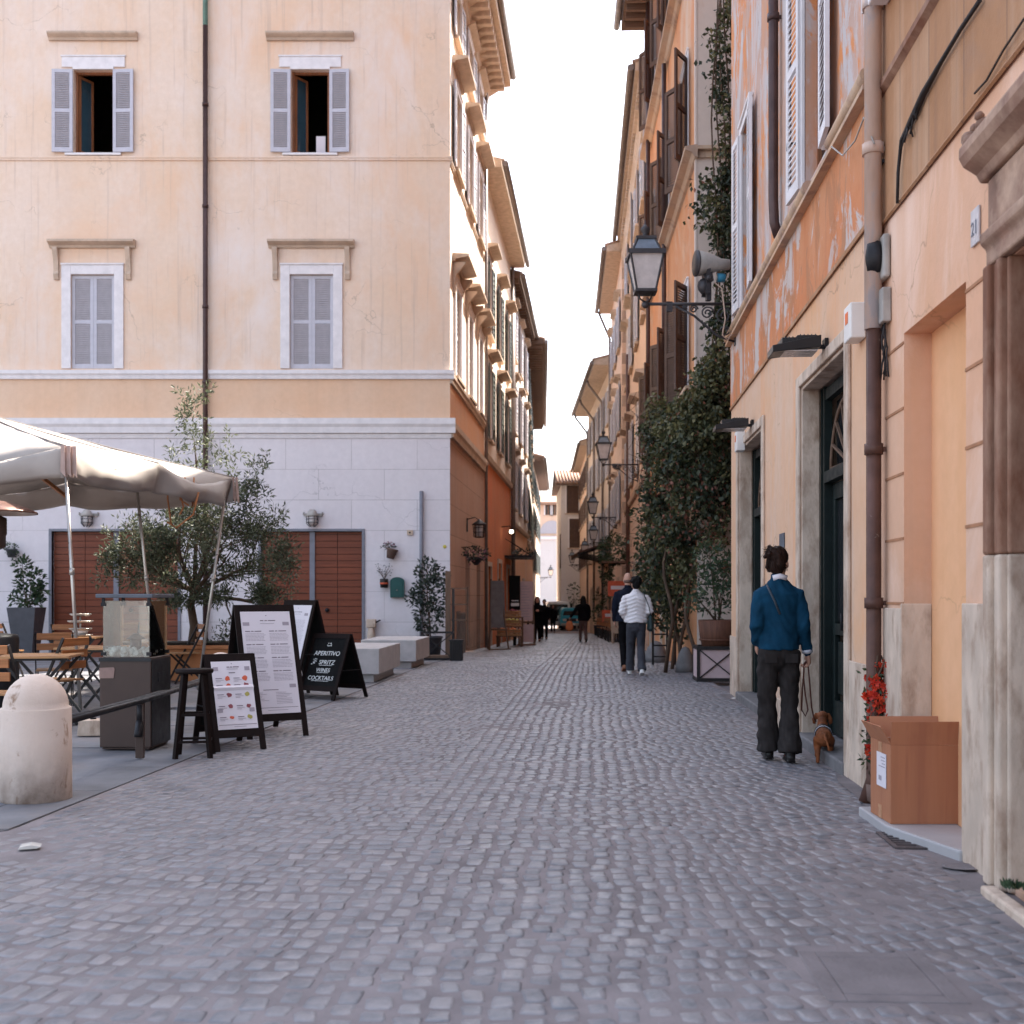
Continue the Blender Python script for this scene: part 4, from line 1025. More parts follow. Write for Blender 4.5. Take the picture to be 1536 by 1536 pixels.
# alley behind the vine, closed by an unseen block raised to stop sun patches
AL = Bld(Fr(9.0, 16.4, R(90)), 'alley_house', 'plain tall plaster house at the back of the side alley behind the vine')
AL.wall(0, 17.5, -.3, 27, [], M['v_end'], depth=6)
V2, fw, aw2, bw2 = street_house('cornice_house', 'cream house with an ornate dentilled cornice and grey shutters beyond the vine', 3.63, 31.05, 4.5, 46, 'R', 15.3, (5.2, 9.2, 12.4), 4, 'v_pink', 'r_stone', 4.6, 'grey', .35, (1.05, 2.0), (.22, .3, .28), mode=('flat', 'closed', 'flat'), doors=((.2, 1.2, 2.6), (.5, 1.3, 2.6), (.8, 1.2, 2.6)), seed=8, rafters=None, slats=16, end=.05)
mb = MB(); mb.sweep([(.003, 14.3), (.10, 14.35), (.12, 14.55), (.2, 14.7), (.2, 14.75), (.003, 14.8)], aw2, bw2); V2.part('frieze', mb, M['eave_cream'], recalc=True)
mb = MB(); n = 44; mb.box(-.09, .09, .004, .26, 14.95, 15.2); me = mb.mesh('dentil', M['eave_cream'])
for i in range(n): link('dentil', me, V2.root, (aw2 + (bw2-aw2)*(i+.5)/n, 0, 0))
u = fw.u(946); pipe(V2, [(u, .1, 10.0), (u, .1, 0)], .07, M['rust_pipe'])
u = fw.u(953); pipe(V2, [(u, .1, 15.0), (u, .1, 9.5)], .06, M['gutter'])
R3, fr3, a, b = street_house('quoined_house', 'pink house with block jointed corner and broad cream eave, right row', 4.34, 46.1, 4.78, 56, 'R', 14.9, (4.4, 8.0, 11.4), 3, 'r_stone', None, None, 'grey', .6, (1.0, 1.9), (.2, .25, .25), doors=((.3, 1.2, 2.4), (.75, 1.2, 2.4)), seed=9, rafters=None)
pipe(R3, [(b-.3, .65, 14.9), (b-.3, .35, 14.2), (b-.3, .1, 13.6), (b-.3, .1, 0)], .06, M['gutter'])
R4, fr4, a, b = street_house('pale_eave_house', 'pale orange house with deep cream eave and hanging drainpipes, right row', 4.78, 56.1, 4.7, 72, 'R', 12.4, (4.0, 7.2, 9.8), 5, 'r_cream', 'v_pink', 3.3, 'grey', .85, (1.0, 1.7), None, doors=((.2, 1.1, 2.3), (.5, 1.1, 2.3), (.8, 1.1, 2.3)), seed=10, rafters=None)
for q in (.25, .62, .95):
    u = a+(b-a)*q; pipe(R4, [(u, .9, 12.4), (u, .8, 12.15), (u, .15, 11.3), (u, .1, 11.0), (u, .1, 0)], .06, M['gutter'])
R4b, *_ = street_house('plain_row_house', 'narrow plain house filling the right row before the gabled house', 4.72, 72.1, 5.1, 87.8, 'R', 10.6, (3.2, 6.2, 8.4), 5, 'v_pink', None, None, 'brown', .5, (1.0, 1.5), None, seed=12, rafters=None, slats=8)
# ---- gabled house standing forward, its end wall faces the camera
G = Bld(Fr(6.3, 88, math.pi), 'forward_house', 'cream house standing forward into the street with brown shutters and tiled roof')
zg = gz(88); gt = H + (CY-728)/F*88
gw = [(6.3-(857-CX)/F*88-.55, 6.3-(857-CX)/F*88+.35, H+(CY-752)/F*88-.9, H+(CY-752)/F*88+1.2, .2), (6.3-(861-CX)/F*88-.45, 6.3-(861-CX)/F*88+.35, H+(CY-802)/F*88-1, H+(CY-802)/F*88+1.2, .2)]
G.wall(0, 2.6, zg-1, gt, gw, M['r_white'], depth=9)
for w in gw: window(G, *w[:4], 'brown', 'closed', trim=.05, slats=8)
mb = MB(); mb.sweep([(.5, gt), (.5, gt+.15), (-4.5, gt+1.6), (-9.5, gt+.15), (-9.5, gt)], -.3, 3.0); rf = G.part('roof', mb, M['eave_wood'], recalc=True)
mb = MB()
for i in range(14): mb.tube([(-.25+i*.24, .55, gt+.17), (-.25+i*.24, -4.5, gt+1.65)], .1, 6)
mb.build('tiles', M['roof_tile'], rf)
mb = MB(); mb.box(1.75, 2.45, .004, .06, zg+.2, zg+1.9); G.part('window_grille', mb, M['iron'])
mb = MB(); mb.box(2.61, 2.66, -1.0, -.1, 3.4, 6.0); G.part('side_shutter', mb, M['brown_shutter'])
# ---- the building that closes the street
E = Bld(Fr(12, 134, math.pi), 'end_building', 'pale building with arched upper windows closing the far end of the street')
ze = gz(134); et = H + (CY-757)/F*134; zz = H + (CY-805)/F*134
ew = []
for px in (822.5, 832.5): 
    c = 12-(px-CX)/F*134; ew.append((c-.35, c+.35, H+(CY-772)/F*134, H+(CY-764)/F*134+.7, .3))
E.wall(0, 20, ze-1, zz, [], M['r_white'], depth=10, name='lower_wall'); E.wall(0, 20, zz, et, ew, M['v_pink'], depth=10, d=-.6, name='upper_wall')
for w in ew: window(E, *w[:4], None, trim=.1, tw=.15, sill=True, d=-.6)
mb = MB(); mb.sweep([(.003, zz-.5), (.3, zz-.3), (.35, zz), (-.5, zz+.1)], 0, 20); E.part('cornice', mb, M['white_trim'], recalc=True)
mb = MB(); c = 12-(828-CX)/F*134; mb.prism([(c+1.4*math.cos(math.pi*k/12), H+(CY-800)/F*134+1.5*math.sin(math.pi*k/12)) for k in range(13)], -.59, -.5); E.part('lunette', mb, M['slat_paint'], recalc=True)
mb = MB(); mb.sweep([(.2, et), (.2, et+.3), (-5, et+1.6), (-10, et+.3), (-10, et)], -.5, 20.5); E.part('roof', mb, M['roof_tile'], recalc=True)
# ================================================================== STREET LAMPS ON BRACKETS
def street_lamp(px, pyb, Y, wallX, label, s=1.0, side='R'):
    """lantern standing on the end of a scrolled wall bracket; px/pyb: lantern axis and foot in the photo"""
    x = (px-CX)/F*Y; z = H + (CY-pyb)/F*Y; arm = abs(wallX - x)
    t = thing('street_lamp', label, 'street lamp', (wallX, Y, z), R(0) if side == 'R' else math.pi, 'wrought iron wall lanterns along the street')
    m = MB()
    m.tube([(.0,0,0),(-arm,0,0)], .022*s, 8); m.ball((-arm,0,-.01), .05*s, 8, 6)
    m.box(-.02, .0, -.05, .05, -.55*s, .18*s)
    m.tube([(-.02,0,-.5*s), (-.25*s,0,-.42*s), (-.55*s,0,-.16*s), (-.8*s,0,-.03)], .016*s, 6)
    def scroll(cx, cz, r, turns=1.6, k=18, sg=1):
        m.tube([(cx + sg*r*(1-.75*i/k)*math.cos(2*math.pi*turns*i/k), 0, cz + r*(1-.75*i/k)*math.sin(2*math.pi*turns*i/k)) for i in range(k+1)], .012*s, 5)
    scroll(-.16*s, -.16*s, .12*s); scroll(-.38*s, -.12*s, .09*s); scroll(-.56*s, -.07*s, .055*s); scroll(-.14*s, -.36*s, .07*s, sg=-1); scroll(-.68*s,-.04*s,.03*s)
    m.box(-arm+.28*s, -arm+.36*s, -.02, .02, -.10*s, .03*s)
    m.build('bracket', M['lamp_metal'], t)
    c = (-arm, 0)
    m = MB(); L0, L1, L2, L3 = .16*s, .62*s, .84*s, .88*s; b0, b1, b2 = .125*s, .215*s, .115*s
    for sx in (-1, 1):
        m.tube([(c[0],0,.02),(c[0]+sx*.07*s,0,.07*s),(c[0]+sx*.10*s,0,L0)], .012*s, 6)
        for sy in (-1, 1):
            m.bar((c[0]+sx*b0, sy*b0, L0), (c[0]+sx*b1, sy*b1, L1), .02*s, .02*s)
            m.bar((c[0]+sx*b1*.95, sy*b1*.95, L1), (c[0]+sx*b2, sy*b2, L2), .02*s, .02*s)
    m.box(c[0]-b0-.02*s, c[0]+b0+.02*s, -b0-.02*s, b0+.02*s, L0-.02*s, L0+.015*s)
    for a in (-1, 1):
        m.box(c[0]-b1-.03*s, c[0]+b1+.03*s, a*b1-.02*s, a*b1+.03*s*a+.0, L1-.01*s, L1+.05*s)
        m.box(c[0]+a*b1-.02*s, c[0]+a*b1+.03*s, -b1-.02*s, b1+.02*s, L1-.009*s, L1+.049*s)
    m.box(c[0]-b2-.02*s, c[0]+b2+.02*s, -b2-.02*s, b2+.02*s, L2-.005*s, L2+.03*s)
    m.lathe([(.10*s,L2+.03*s),(.04*s,L2+.06*s),(.03*s,L2+.09*s),(.06*s,L2+.13*s),(.065*s,L2+.16*s),(.03*s,L2+.20*s),(.012*s,L2+.22*s),(.008*s,L2+.27*s)], (c[0],0,0), 10)
    m.build('lantern_frame', M['lamp_metal'], t)
    m = MB()
    def frust(a, za, b, zb, mi):
        vs = [(c[0]+sx*a, sy*a, za) for sx, sy in ((-1,-1),(1,-1),(1,1),(-1,1))] + [(c[0]+sx*b, sy*b, zb) for sx, sy in ((-1,-1),(1,-1),(1,1),(-1,1))]
        m.add(vs, [(0,1,5,4),(1,2,6,5),(2,3,7,6),(3,0,4,7)], mi)
    frust(b0-.004, L0, b1-.006, L1, 0); m.build('lantern_glass', M['lamp_glass'], t)
    m = MB(); frust(b1-.015, L1+.02*s, b2-.006, L2, 0); m.build('roof_glass', M['lamp_top_glass'], t)
    return t
lamp1 = street_lamp(968, 456, 15.5, 2.975, 'big lantern on a scrolled bracket at the plaster house corner, nearest street lamp', 1.0)
street_lamp(905, 697, 36, right_wall(36)-.02, 'lantern beyond the vine, second along the street')
street_lamp(889, 776, 50, right_wall(50)-.02, 'lantern in front of the quoined house, third along the street')
street_lamp(890, 814, 60, right_wall(60)-.02, 'small lantern low in the row, fourth along the street')
street_lamp(877, 834, 69, right_wall(69)-.02, 'tiny lantern before the dark iron canopy, fifth along the street')
street_lamp(858, 847, 82, 4.8, 'tiny lantern against the forward standing pale house, sixth along the street')
street_lamp(826, 866, 100, left_wall(100)+.02, 'tiny lantern on the left row near the street end', side='L')

# spotlight on the first bracket
t = thing('spotlight', 'grey metal spotlight with blue cap clamped on the nearest lamp bracket', 'spotlight', (2.60, 15.45, 5.50), R(8))
m = MB(); m.lathe([(.0,-.16),(.15,-.17),(.165,-.15),(.16,-.10),(.12,.06),(.075,.17),(.07,.28),(.0,.29)], n=20)
m.v = [(z, y, x*1.0+.24) for x, y, z in m.v]; m.build('lamp_head', M['grey_plastic'], t, recalc=True)
m = MB(); m.lathe([(.0,-.012),(.172,-.01),(.172,.012),(.165,.015)], n=20); m.v = [(z-.165, y, x+.24) for x, y, z in m.v]; m.build('rim', M['lamp_metal'], t, recalc=True)
m = MB(); m.bar((0,0,0),(-.02,0,.12),.10,.12); m.bar((-.04,.09,-.18),(-.02,.09,.25),.03,.05); m.bar((-.04,-.09,-.18),(-.02,-.09,.25),.03,.05); m.ball((-.03,-.12,.02),.05,8,6); m.bar((0,0,-.25),(0,0,.0),.08,.06); m.ball((-.06,0,-.06),(.09,.08,.11),8,6)
m.build('clamp', M['lamp_metal'], t)
m = MB(); m.lathe([(.0,0),(.06,0),(.06,.10),(.0,.11)], n=12); m.v = [(z+.12, y, x+.06) for x, y, z in m.v]; m.build('cap', M['teal_plastic'], t, recalc=True)
m = MB(); m.tube([(.06,-.06,-.02),(.16,-.08,-.1),(.2,-.1,-.5),(.16,-.1,-.72),(.24,-.08,-.78),(.36,-.02,-.6),(.42,.0,-.52)], .010, 6); m.build('cable', M['cable_tan'], t)

# ================================================================== THINGS ON THE PALAZZO FRONT
for px, lab in ((134, 'caged bulkhead lamp over the garage door beside the parasol'), (470, 'caged bulkhead lamp over the garage door behind the menu boards')):
    t, _, _ = wallthing(FF, 'wall_lamp', lab, 'wall lamp', px, 778, 0, 'caged lamps over the garage doors')
    m = MB(); m.box(-.22,.22,.003,.05,.06,.12); m.tube([(0,.02,.09),(0,.16,.12)], .03, 8); m.lathe([(.06,.20),(.10,.16),(.13,.08),(.13,.04)], (0,.16,0), 12); m.tube([(-.22,.04,.09),(-.22,.04,.15)],.02,6); m.tube([(.22,.04,.09),(.22,.04,.15)],.02,6)
    m.build('mount', M['grey_plastic'], t)
    m = MB(); m.lathe([(.11,.04),(.11,-.10),(.08,-.16),(.0,-.18)], (0,.16,0), 12); m.build('globe', M['lamp_glass'], t)
    m = MB()
    for k in range(6):
        a = math.pi*k/3; m.tube([(.135*math.cos(a),.16+.135*math.sin(a),.05),(.135*math.cos(a),.16+.135*math.sin(a),-.12),(.06*math.cos(a),.16+.06*math.sin(a),-.2)], .009, 5)
    for z in (-.02,-.1): m.tube([(.135*math.cos(2*math.pi*k/12),.16+.135*math.sin(2*math.pi*k/12),z) for k in range(13)], .008, 5)
    m.build('cage', M['lamp_metal'], t)
t, _, _ = wallthing(FF, 'mailbox', 'dark green arched mailbox on the white wall', 'mailbox', 596.5, 881)
m = MB(); w = .165
m.prism([(-w,-.24),(w,-.24),(w,.14)] + [(w*math.cos(math.pi*k/10), .14+.10*math.sin(math.pi*k/10)) for k in range(1,10)] + [(-w,.14)], .003, .14)
m.build('case', M['mail_green'], t, recalc=True, bevel=.01)
m = MB(); m.prism([(-.125,-.2),(.125,-.2),(.125,.12)] + [(.125*math.cos(math.pi*k/10), .12+.07*math.sin(math.pi*k/10)) for k in range(1,10)] + [(-.125,.12)], .141, .15); m.build('door', M['mail_green'], t, recalc=True, bevel=.004)
m = MB(); m.ball((0,.155,-.07), .014, 8, 6); m.build('knob', M['steel_pole'], t)
t, _, _ = wallthing(FF, 'junction_box', 'small beige electrical box high on the white wall by the conduit', 'junction box', 615, 799)
m = MB(); m.box(-.07,.07,.003,.05,-.06,.06); m.build('case', M['stone_trim'], t, bevel=.006); m = MB(); m.lathe([(0,.051),(.02,.051),(.02,.06),(0,.062)], n=10); m.v = [(x,z,y) for x,y,z in m.v]; m.build('knob', M['iron'], t, recalc=True)
t, _, _ = wallthing(FF, 'sticker', 'round yellow sticker on the corner of the white wall', 'sticker', 667, 820)
m = MB(); m.lathe([(0,0),(.045,0),(.045,.002),(0,.003)], n=16); m.v = [(x, z+.004, y) for x, y, z in m.v]; m.build('disc', plain('sticker_yellow', (.62,.52,.10), .6), t, recalc=True)

def leaves(mb, c, r, n, L, W, tlo=0, thi=1, shell=.35, up=0.0, seedn=None):
    """n leaves through an ellipsoid, thicker towards its skin, in small tufts"""
    c = Vector(c)
    for i in range(n):
        d = Vector((random.gauss(0,1), random.gauss(0,1), random.gauss(0,1))).normalized()
        k = shell + (1-shell)*random.random()**.5
        p = c + Vector((d.x*r[0], d.y*r[1], d.z*r[2]))*k
        if noise.noise(p*2.6/max(.25, r[0]) + Vector((3.1, 7.7, 1.3))) < -.13: continue
        t = tlo + (thi-tlo)*min(1, max(0, random.gauss(.45, .22)))
        mb.leaf(p, L*random.uniform(.7,1.25), W*random.uniform(.75,1.2), 0, t, d=(d.x+random.gauss(0,.7), d.y+random.gauss(0,.7), d.z*.6+random.gauss(0,.6)+up))

def pot_mesh(mb, r0, r1, h, rim=.012, n=18, sq=False):
    if sq:
        vs = []
        for r, z in ((r0,0),(r1,h),(r1-.03,h),(r1-.05,h-.08)):
            vs += [(-r,-r,z),(r,-r,z),(r,r,z),(-r,r,z)]
        fs = [(3,2,1,0),(12,13,14,15)] + [(a*4+j, a*4+(j+1)%4, (a+1)*4+(j+1)%4, (a+1)*4+j) for a in range(3) for j in range(4)]
        mb.add(vs, fs)
    else: mb.lathe([(r0,0),(r1*.97,h-.04),(r1+rim,h-.035),(r1+rim,h),(r1-.012,h),(r1-.02,h-.05),(0,h-.05)], n=n)
random.seed(21)
t, _, _ = wallthing(FF, 'wall_pot', 'grey flowerpot hanging tilted on the white wall above the mailbox', 'flowerpot', 586, 830, 0, 'pots hung on the white wall')
m = MB(); m.M = Matrix.Translation((0,.15,-.13)) @ Matrix.Rotation(R(-14),4,'Y'); pot_mesh(m, .085, .13, .24); m.build('pot', M['pot_clay'], t)
m = MB(); leaves(m, (.04,.15,.16), (.17,.12,.08), 90, .06, .03); m.build('plant', M['dark_leaf'], t)
m = MB(); [m.leaf((random.uniform(-.1,.15), .15+random.uniform(-.08,.1), .18+random.uniform(0,.09)), .05, .03, 0, random.random()) for _ in range(30)]; m.build('flowers', M['petal_mauve'], t)
t, _, _ = wallthing(FF, 'wall_pot', 'red striped tin pot with a thin dry plant left of the mailbox', 'flowerpot', 577, 874, 0, 'pots hung on the white wall')
m = MB(); m.lathe([(.09,-.12),(.10,.08),(.09,.09),(0,.07)], (0,.13,0), 16); m.build('pot', M['door_dark'], t); m = MB(); m.lathe([(.098,-.04),(.102,0)], (0,.13,0), 16); m.build('band', M['print_red'], t)
m = MB()
for i in range(11):
    a = random.uniform(-.16,.16); m.tube([(0,.13,.07),(a*.5,.13,.2),(a,.13+random.uniform(-.05,.05),random.uniform(.25,.42))], .004, 4)
m.build('stems', M['bark'], t); m = MB()
for i in range(60): m.leaf((random.uniform(-.18,.18), .13+random.uniform(-.07,.07), random.uniform(.16,.44)), .045, .025, 0, random.random())
m.build('leaves', M['dark_leaf'], t)
t, _, _ = wallthing(FF, 'wall_pot', 'leafy pot high on the white wall at the left edge', 'flowerpot', 21, 830, 0, 'pots hung on the white wall')
m = MB(); m.M = Matrix.Translation((0,.14,-.1)); pot_mesh(m, .08, .12, .2); m.build('pot', M['pot_grey'], t); m = MB(); leaves(m, (0,.16,.1), (.17,.14,.16), 160, .07, .035); leaves(m, (-.1,.16,-.1), (.08,.1,.2), 60, .06, .03); m.build('plant', M['green_leaf'], t)

def planted(name, label, cat, x, y, z, potf, blobs, leafmat='green_leaf', L=.08, W=.04, stems=5, pot=None, group=None):
    t = thing(name, label, cat, (x, y, z), 0, group)
    m = MB(); top = potf(m); m.build('pot', pot or M['pot_grey'], t)
    m = MB(); m.lathe([(0,0),(.16,0),(.15,.015),(0,.03)], (0,0,top-.07), 12); m.build('soil', M['soil'], t)
    m = MB()
    for k in range(stems):
        b_ = random.choice(blobs); p = Vector(b_[0]); m.tube([(random.uniform(-.05,.05), random.uniform(-.05,.05), top-.08), p*.5+Vector((random.uniform(-.05,.05),0,top*.5)), p+Vector((0,0,.1))], [.014,.010,.005], 5)
    m.build('stems', M['bark'], t)
    m = MB()
    for c, r, n in blobs: leaves(m, c, r, n, L, W, up=.2)
    m.build('foliage', M[leafmat], t)
    return t
def tall_sq(m): pot_mesh(m, .19, .32, 1.15, sq=True); return 1.15
planted('potted_plant', 'leafy plant in a tall tapered dark planter by the white wall at left', 'potted plant', (40-CX)/F*26.4, 26.4, gz(26.4), tall_sq,
        [((0,0,1.35),(.36,.3,.22),330), ((.1,0,1.75),(.3,.28,.3),330), ((-.1,0,2.05),(.18,.18,.25),130), ((.3,0,1.55),(.16,.16,.15),90)], L=.13, W=.06)
def bush_pot(m): pot_mesh(m, .24, .3, .5); return .5
planted('corner_shrub', 'tall dark glossy shrub in a pot at the corner of the palazzo', 'shrub', -1.86, 26.2, gz(26.2), bush_pot,
        [((0,0,.95),(.36,.34,.4),620), ((.02,0,1.5),(.40,.36,.42),760), ((-.05,0,1.95),(.26,.26,.32),380), ((-.32,0,1.35),(.2,.2,.2),170), ((.25,0,1.85),(.16,.16,.22),120)], 'dark_leaf', .11, .05, 7)
t = thing('wire_planter_stand', 'black metal box stand with crossed bars around the corner shrub', 'plant stand', (-1.62, 25.45, gz(25.45)), 0)
m = MB()
for x in (-.34, .34):
    for y in (-.25, .25): m.box(x-.016, x+.016, y-.016, y+.016, 0, .62 if x < 0 else 1.55)
for z in (.04,.60):
    m.box(-.33,.33,-.262,-.238,z-.014,z+.014); m.box(-.33,.33,.238,.262,z-.014,z+.014); m.box(-.352,-.328,-.24,.24,z-.014,z+.014); m.box(.328,.352,-.24,.24,z-.014,z+.014)
m.bar((-.33,-.25,.05),(.33,-.25,.59),.02,.02); m.bar((-.33,-.25,.59),(.33,-.25,.05),.02,.02); m.build('frame', M['black_paint'], t)
m = MB(); m.box(-.31,.31,-.22,.22,.05,.10); m.build('shelf', M['old_wood'], t)
t = thing('trellis_post', 'weathered wooden trellis post by the palazzo corner', 'post', (-1.42, 25.9, gz(25.9)), 0)
m = MB(); m.box(-.06,.06,-.02,.02,0,1.95); m.build('post', M['old_wood'], t); m = MB()
for z in (1.55,1.2,.85): m.box(.061,.45,-.012,.012,z,z+.03)
m.box(.42,.45,.013,.03,.3,1.6); m.build('slats', M['old_wood'], t)
t = thing('litter_bin', 'black ribbed bin standing against the palazzo corner', 'bin', (-1.20, 25.2, gz(25.2)), 0)
m = MB(); m.box(-.14,.14,-.14,.14,0,.42)
for k in range(6): m.box(-.13+k*.047,-.115+k*.047,-.155,-.141,.02,.40)
m.build('body', M['black_paint'], t, bevel=.012); m = MB(); m.box(-.155,.155,-.155,.155,.421,.45); m.build('rim', M['iron'], t, bevel=.008)
t = thing('stone_tap', 'small broken stone tap block on the white wall above the bench', 'tap', ((557-CX)/F*27.4, 27.47, gz(27.4)), math.pi)
m = MB(); m.box(-.11,.11,0,.16,.68,.88); m.lathe([(.11,.1),(.08,.3),(.1,.5),(.07,.68)], (0,.09,0), 9); m.build('block', M['travertine'], t, bevel=.02); m = MB(); m.tube([(-.1,.1,.8),(-.22,.14,.86)], .018, 6); m.build('spout', M['iron'], t)

# ---- left street side: lantern, basket, lit globe, easel, menu board, crates
FL = FS
def side_at(px, py, d=0.0): 
    u, z = FS.uz(px, py, d); return FS.w(u, 0, z), u, z
p, _, _ = side_at(700, 793)
t = thing('hanging_lantern', 'black caged lantern on the side wall above the palazzo door', 'lantern', tuple(p), FS.ang)
m = MB(); m.box(-.05,.05,.003,.03,-.08,.28); m.tube([(0,.02,.25),(0,.22,.30),(0,.34,.22)], .014, 6); m.lathe([(.0,.26),(.05,.22),(.20,.12),(.21,.10)], (0,.34,0), 8); m.lathe([(.15,-.22),(.12,-.24),(0,-.25)], (0,.34,0), 8)
for k in range(8):
    a = math.pi*k/4; m.tube([(.17*math.cos(a),.34+.17*math.sin(a),.11),(.15*math.cos(a),.34+.15*math.sin(a),-.22)], .010, 4)
for z in (.02,-.10): m.tube([(.165*math.cos(2*math.pi*k/12),.34+.165*math.sin(2*math.pi*k/12),z) for k in range(13)], .008, 4)
m.build('cage', M['iron'], t); m = MB(); m.lathe([(.10,.08),(.09,-.2)], (0,.34,0), 10); m.build('glass', M['lamp_glass'], t)
p, _, _ = side_at(692, 836)
t = thing('hanging_basket', 'dark hanging basket of purple flowers beside the palazzo door', 'flower basket', tuple(p), FS.ang)
m = MB(); m.tube([(0,.003,.25),(0,.4,.28)], .012, 6); m.lathe([(.05,-.2),(.18,-.05),(.2,0),(0,-.02)], (0,.38,0), 12); m.tube([(0,.38,.27),(.15,.38,0)], .005, 4); m.tube([(0,.38,.27),(-.15,.38,0)], .005, 4); m.build('basket', M['iron'], t)
m = MB(); leaves(m, (0,.38,.08), (.38,.36,.18), 320, .10, .05); m.build('foliage', M['dark_leaf'], t); m = MB(); leaves(m, (0,.38,.02), (.32,.3,.2), 120, .06, .05); m.build('flowers', M['petal_mauve'], t)
u, z = f2.uz(752, 797); p = f2.w(u, 0, z)
t = thing('globe_lamp', 'lit white globe lamp on the red wall', 'wall lamp', tuple(p), f2.ang)
m = MB(); m.tube([(0,.003,.16),(0,.3,.18),(0,.36,.08)], .015, 6); m.lathe([(.07,.09),(.06,.05)], (0,.36,0), 10); m.build('arm', M['iron'], t)
gm, nt, b_ = _mat('lit_globe'); b_.inputs['Base Color'].default_value = (.9,.75,.6,1); b_.inputs['Emission Color'].default_value = (1,.82,.6,1); b_.inputs['Emission Strength'].default_value = 2.5
m = MB(); m.ball((0,.36,-.01), .075, 12, 8); m.build('globe', gm, t)

def G3(px, py, Y): return ((px-CX)/F*Y, Y, gz(Y))
t = thing('easel', 'tall wooden easel holding a grey board, leaning by the side wall', 'easel', ((744-CX)/F*33, 33, gz(33)), R(28))
m = MB()
m.bar((-.16,0,2.0),(-.30,-.18,0),.05,.035); m.bar((.10,0,2.0),(.30,-.2,0),.05,.035); m.bar((0,.05,1.7),(0,.5,0),.05,.035); m.box(-.34,.34,-.26,-.2,0,.04); m.box(-.28,.28,-.17,-.12,.55,.60)
m.build('frame', M['old_wood'], t); m = MB(); m.prism([(-.24,.62),(.24,.62),(.2,1.95),(-.2,1.95)], -.11, -.08); m.build('board', M['step_stone'], t)
t = thing('menu_easel', 'pale pink menu poster on a wooden stand in front of the produce crates', 'menu board', ((787-CX)/F*38, 38, gz(38)), R(18))
m = MB(); m.bar((-.26,0,2.05),(-.22,-.1,0),.05,.04); m.bar((.26,0,2.05),(.30,-.1,0),.05,.04); m.bar((0,.05,1.6),(0,.6,0),.05,.04); m.box(-.25,.29,-.09,-.05,.72,.78); m.box(-.3,.34,-.16,-.10,0,.05); m.build('stand', M['old_wood'], t)
m = MB(); m.prism([(-.29,.80),(.30,.80),(.26,2.08),(-.32,2.08)], -.06, -.045); po = m.build('poster', M['paper_pink'], t)
m = MB()
for k in range(12): m.box(-.22,.18-.05*(k % 3),-.064,-.061,.92+k*.09,.94+k*.09)
m.build('print', M['print_grey'], po)
m = MB(); m.prism([(-.2,.1),(.28,.1),(.28,.68),(-.2,.68)], -.10, -.085); m.build('lower_poster', M['paper_pink'], t)
random.seed(31)
base = ((762-CX)/F*36.0, 36.0, gz(36))
t = thing('produce_stand', 'stepped wooden stand by the red house wall carrying crates', 'stand', base, R(-4))
m = MB()
for k in range(3):
    z = .35 + .28*k; y = -.2 + .32*k
    m.box(-.35,.45,y-.16,y+.16,z-.03,z)
    for x in (-.33,.40): m.box(x,x+.04,y-.14,y-.10,0,z-.031); m.box(x,x+.04,y+.10,y+.14,0,z-.031)
m.build('shelves', M['old_wood'], t)
for k, lab in enumerate(('lowest produce crate on the stepped stand by the red house', 'middle produce crate on the stepped stand by the red house', 'topmost produce crate on the stepped stand by the red house')):
    c = thing('produce_crate', lab, 'crate', (base[0]+.05, base[1]-.2+.32*k, base[2]+.352+.28*k), R(-4), 'produce crates on the stepped stand')
    m = MB()
    for z in (0,.07,.14): m.box(-.36,.36,-.14,-.125,z,z+.05); m.box(-.36,.36,.125,.14,z,z+.05); m.box(-.36,-.345,-.12,.12,z,z+.05); m.box(.345,.36,-.12,.12,z,z+.05)
    m.box(-.34,.34,-.12,.12,0,.012); m.build('slats', M['teak_light'], c)
    m = MB(); [m.ball((random.uniform(-.3,.3), random.uniform(-.09,.09), .12+random.uniform(0,.08)), random.uniform(.035,.06), 7, 5) for _ in range(34)]; m.build('produce', (M['bag_orange'], M['print_olive'], M['print_plum'])[k], c)
t = thing('shop_sign', 'dark shop sign board hanging beside the menu poster', 'sign', ((772-CX)/F*37.5, 37.5, gz(37.5)+1.15), R(20))
m = MB(); m.box(-.18,.18,-.03,.03,0,1.1); m.box(-.05,.05,-.02,.02,-1.15,-.002); m.build('board', M['board_black'], t); m = MB(); m.box(-.14,.14,-.034,-.031,.12,.22); m.box(-.12,.12,-.034,-.031,.28,.31); m.build('print', M['chalk'], t)
t = thing('shop_awning', 'dark flat iron awning over the arched door of the red house', 'awning', tuple(f2.w(a2+8.9-7.1, 0, 2.75+0)), f2.ang)
m = MB(); m.prism([(-1.6,0),(1.2,0),(1.2,.08),(-1.6,.08)], .01, 1.0); m.bar((-1.5,.01,.7),(-1.5,.95,.09),.03,.03); m.bar((1.1,.01,.7),(1.1,.95,.09),.03,.03); m.build('frame', M['iron'], t)
m = MB(); leaves(m, (-.2,.6,.2), (1.1,.35,.16), 300, .12, .06); m.build('potted_greens', M['dark_leaf'], t)

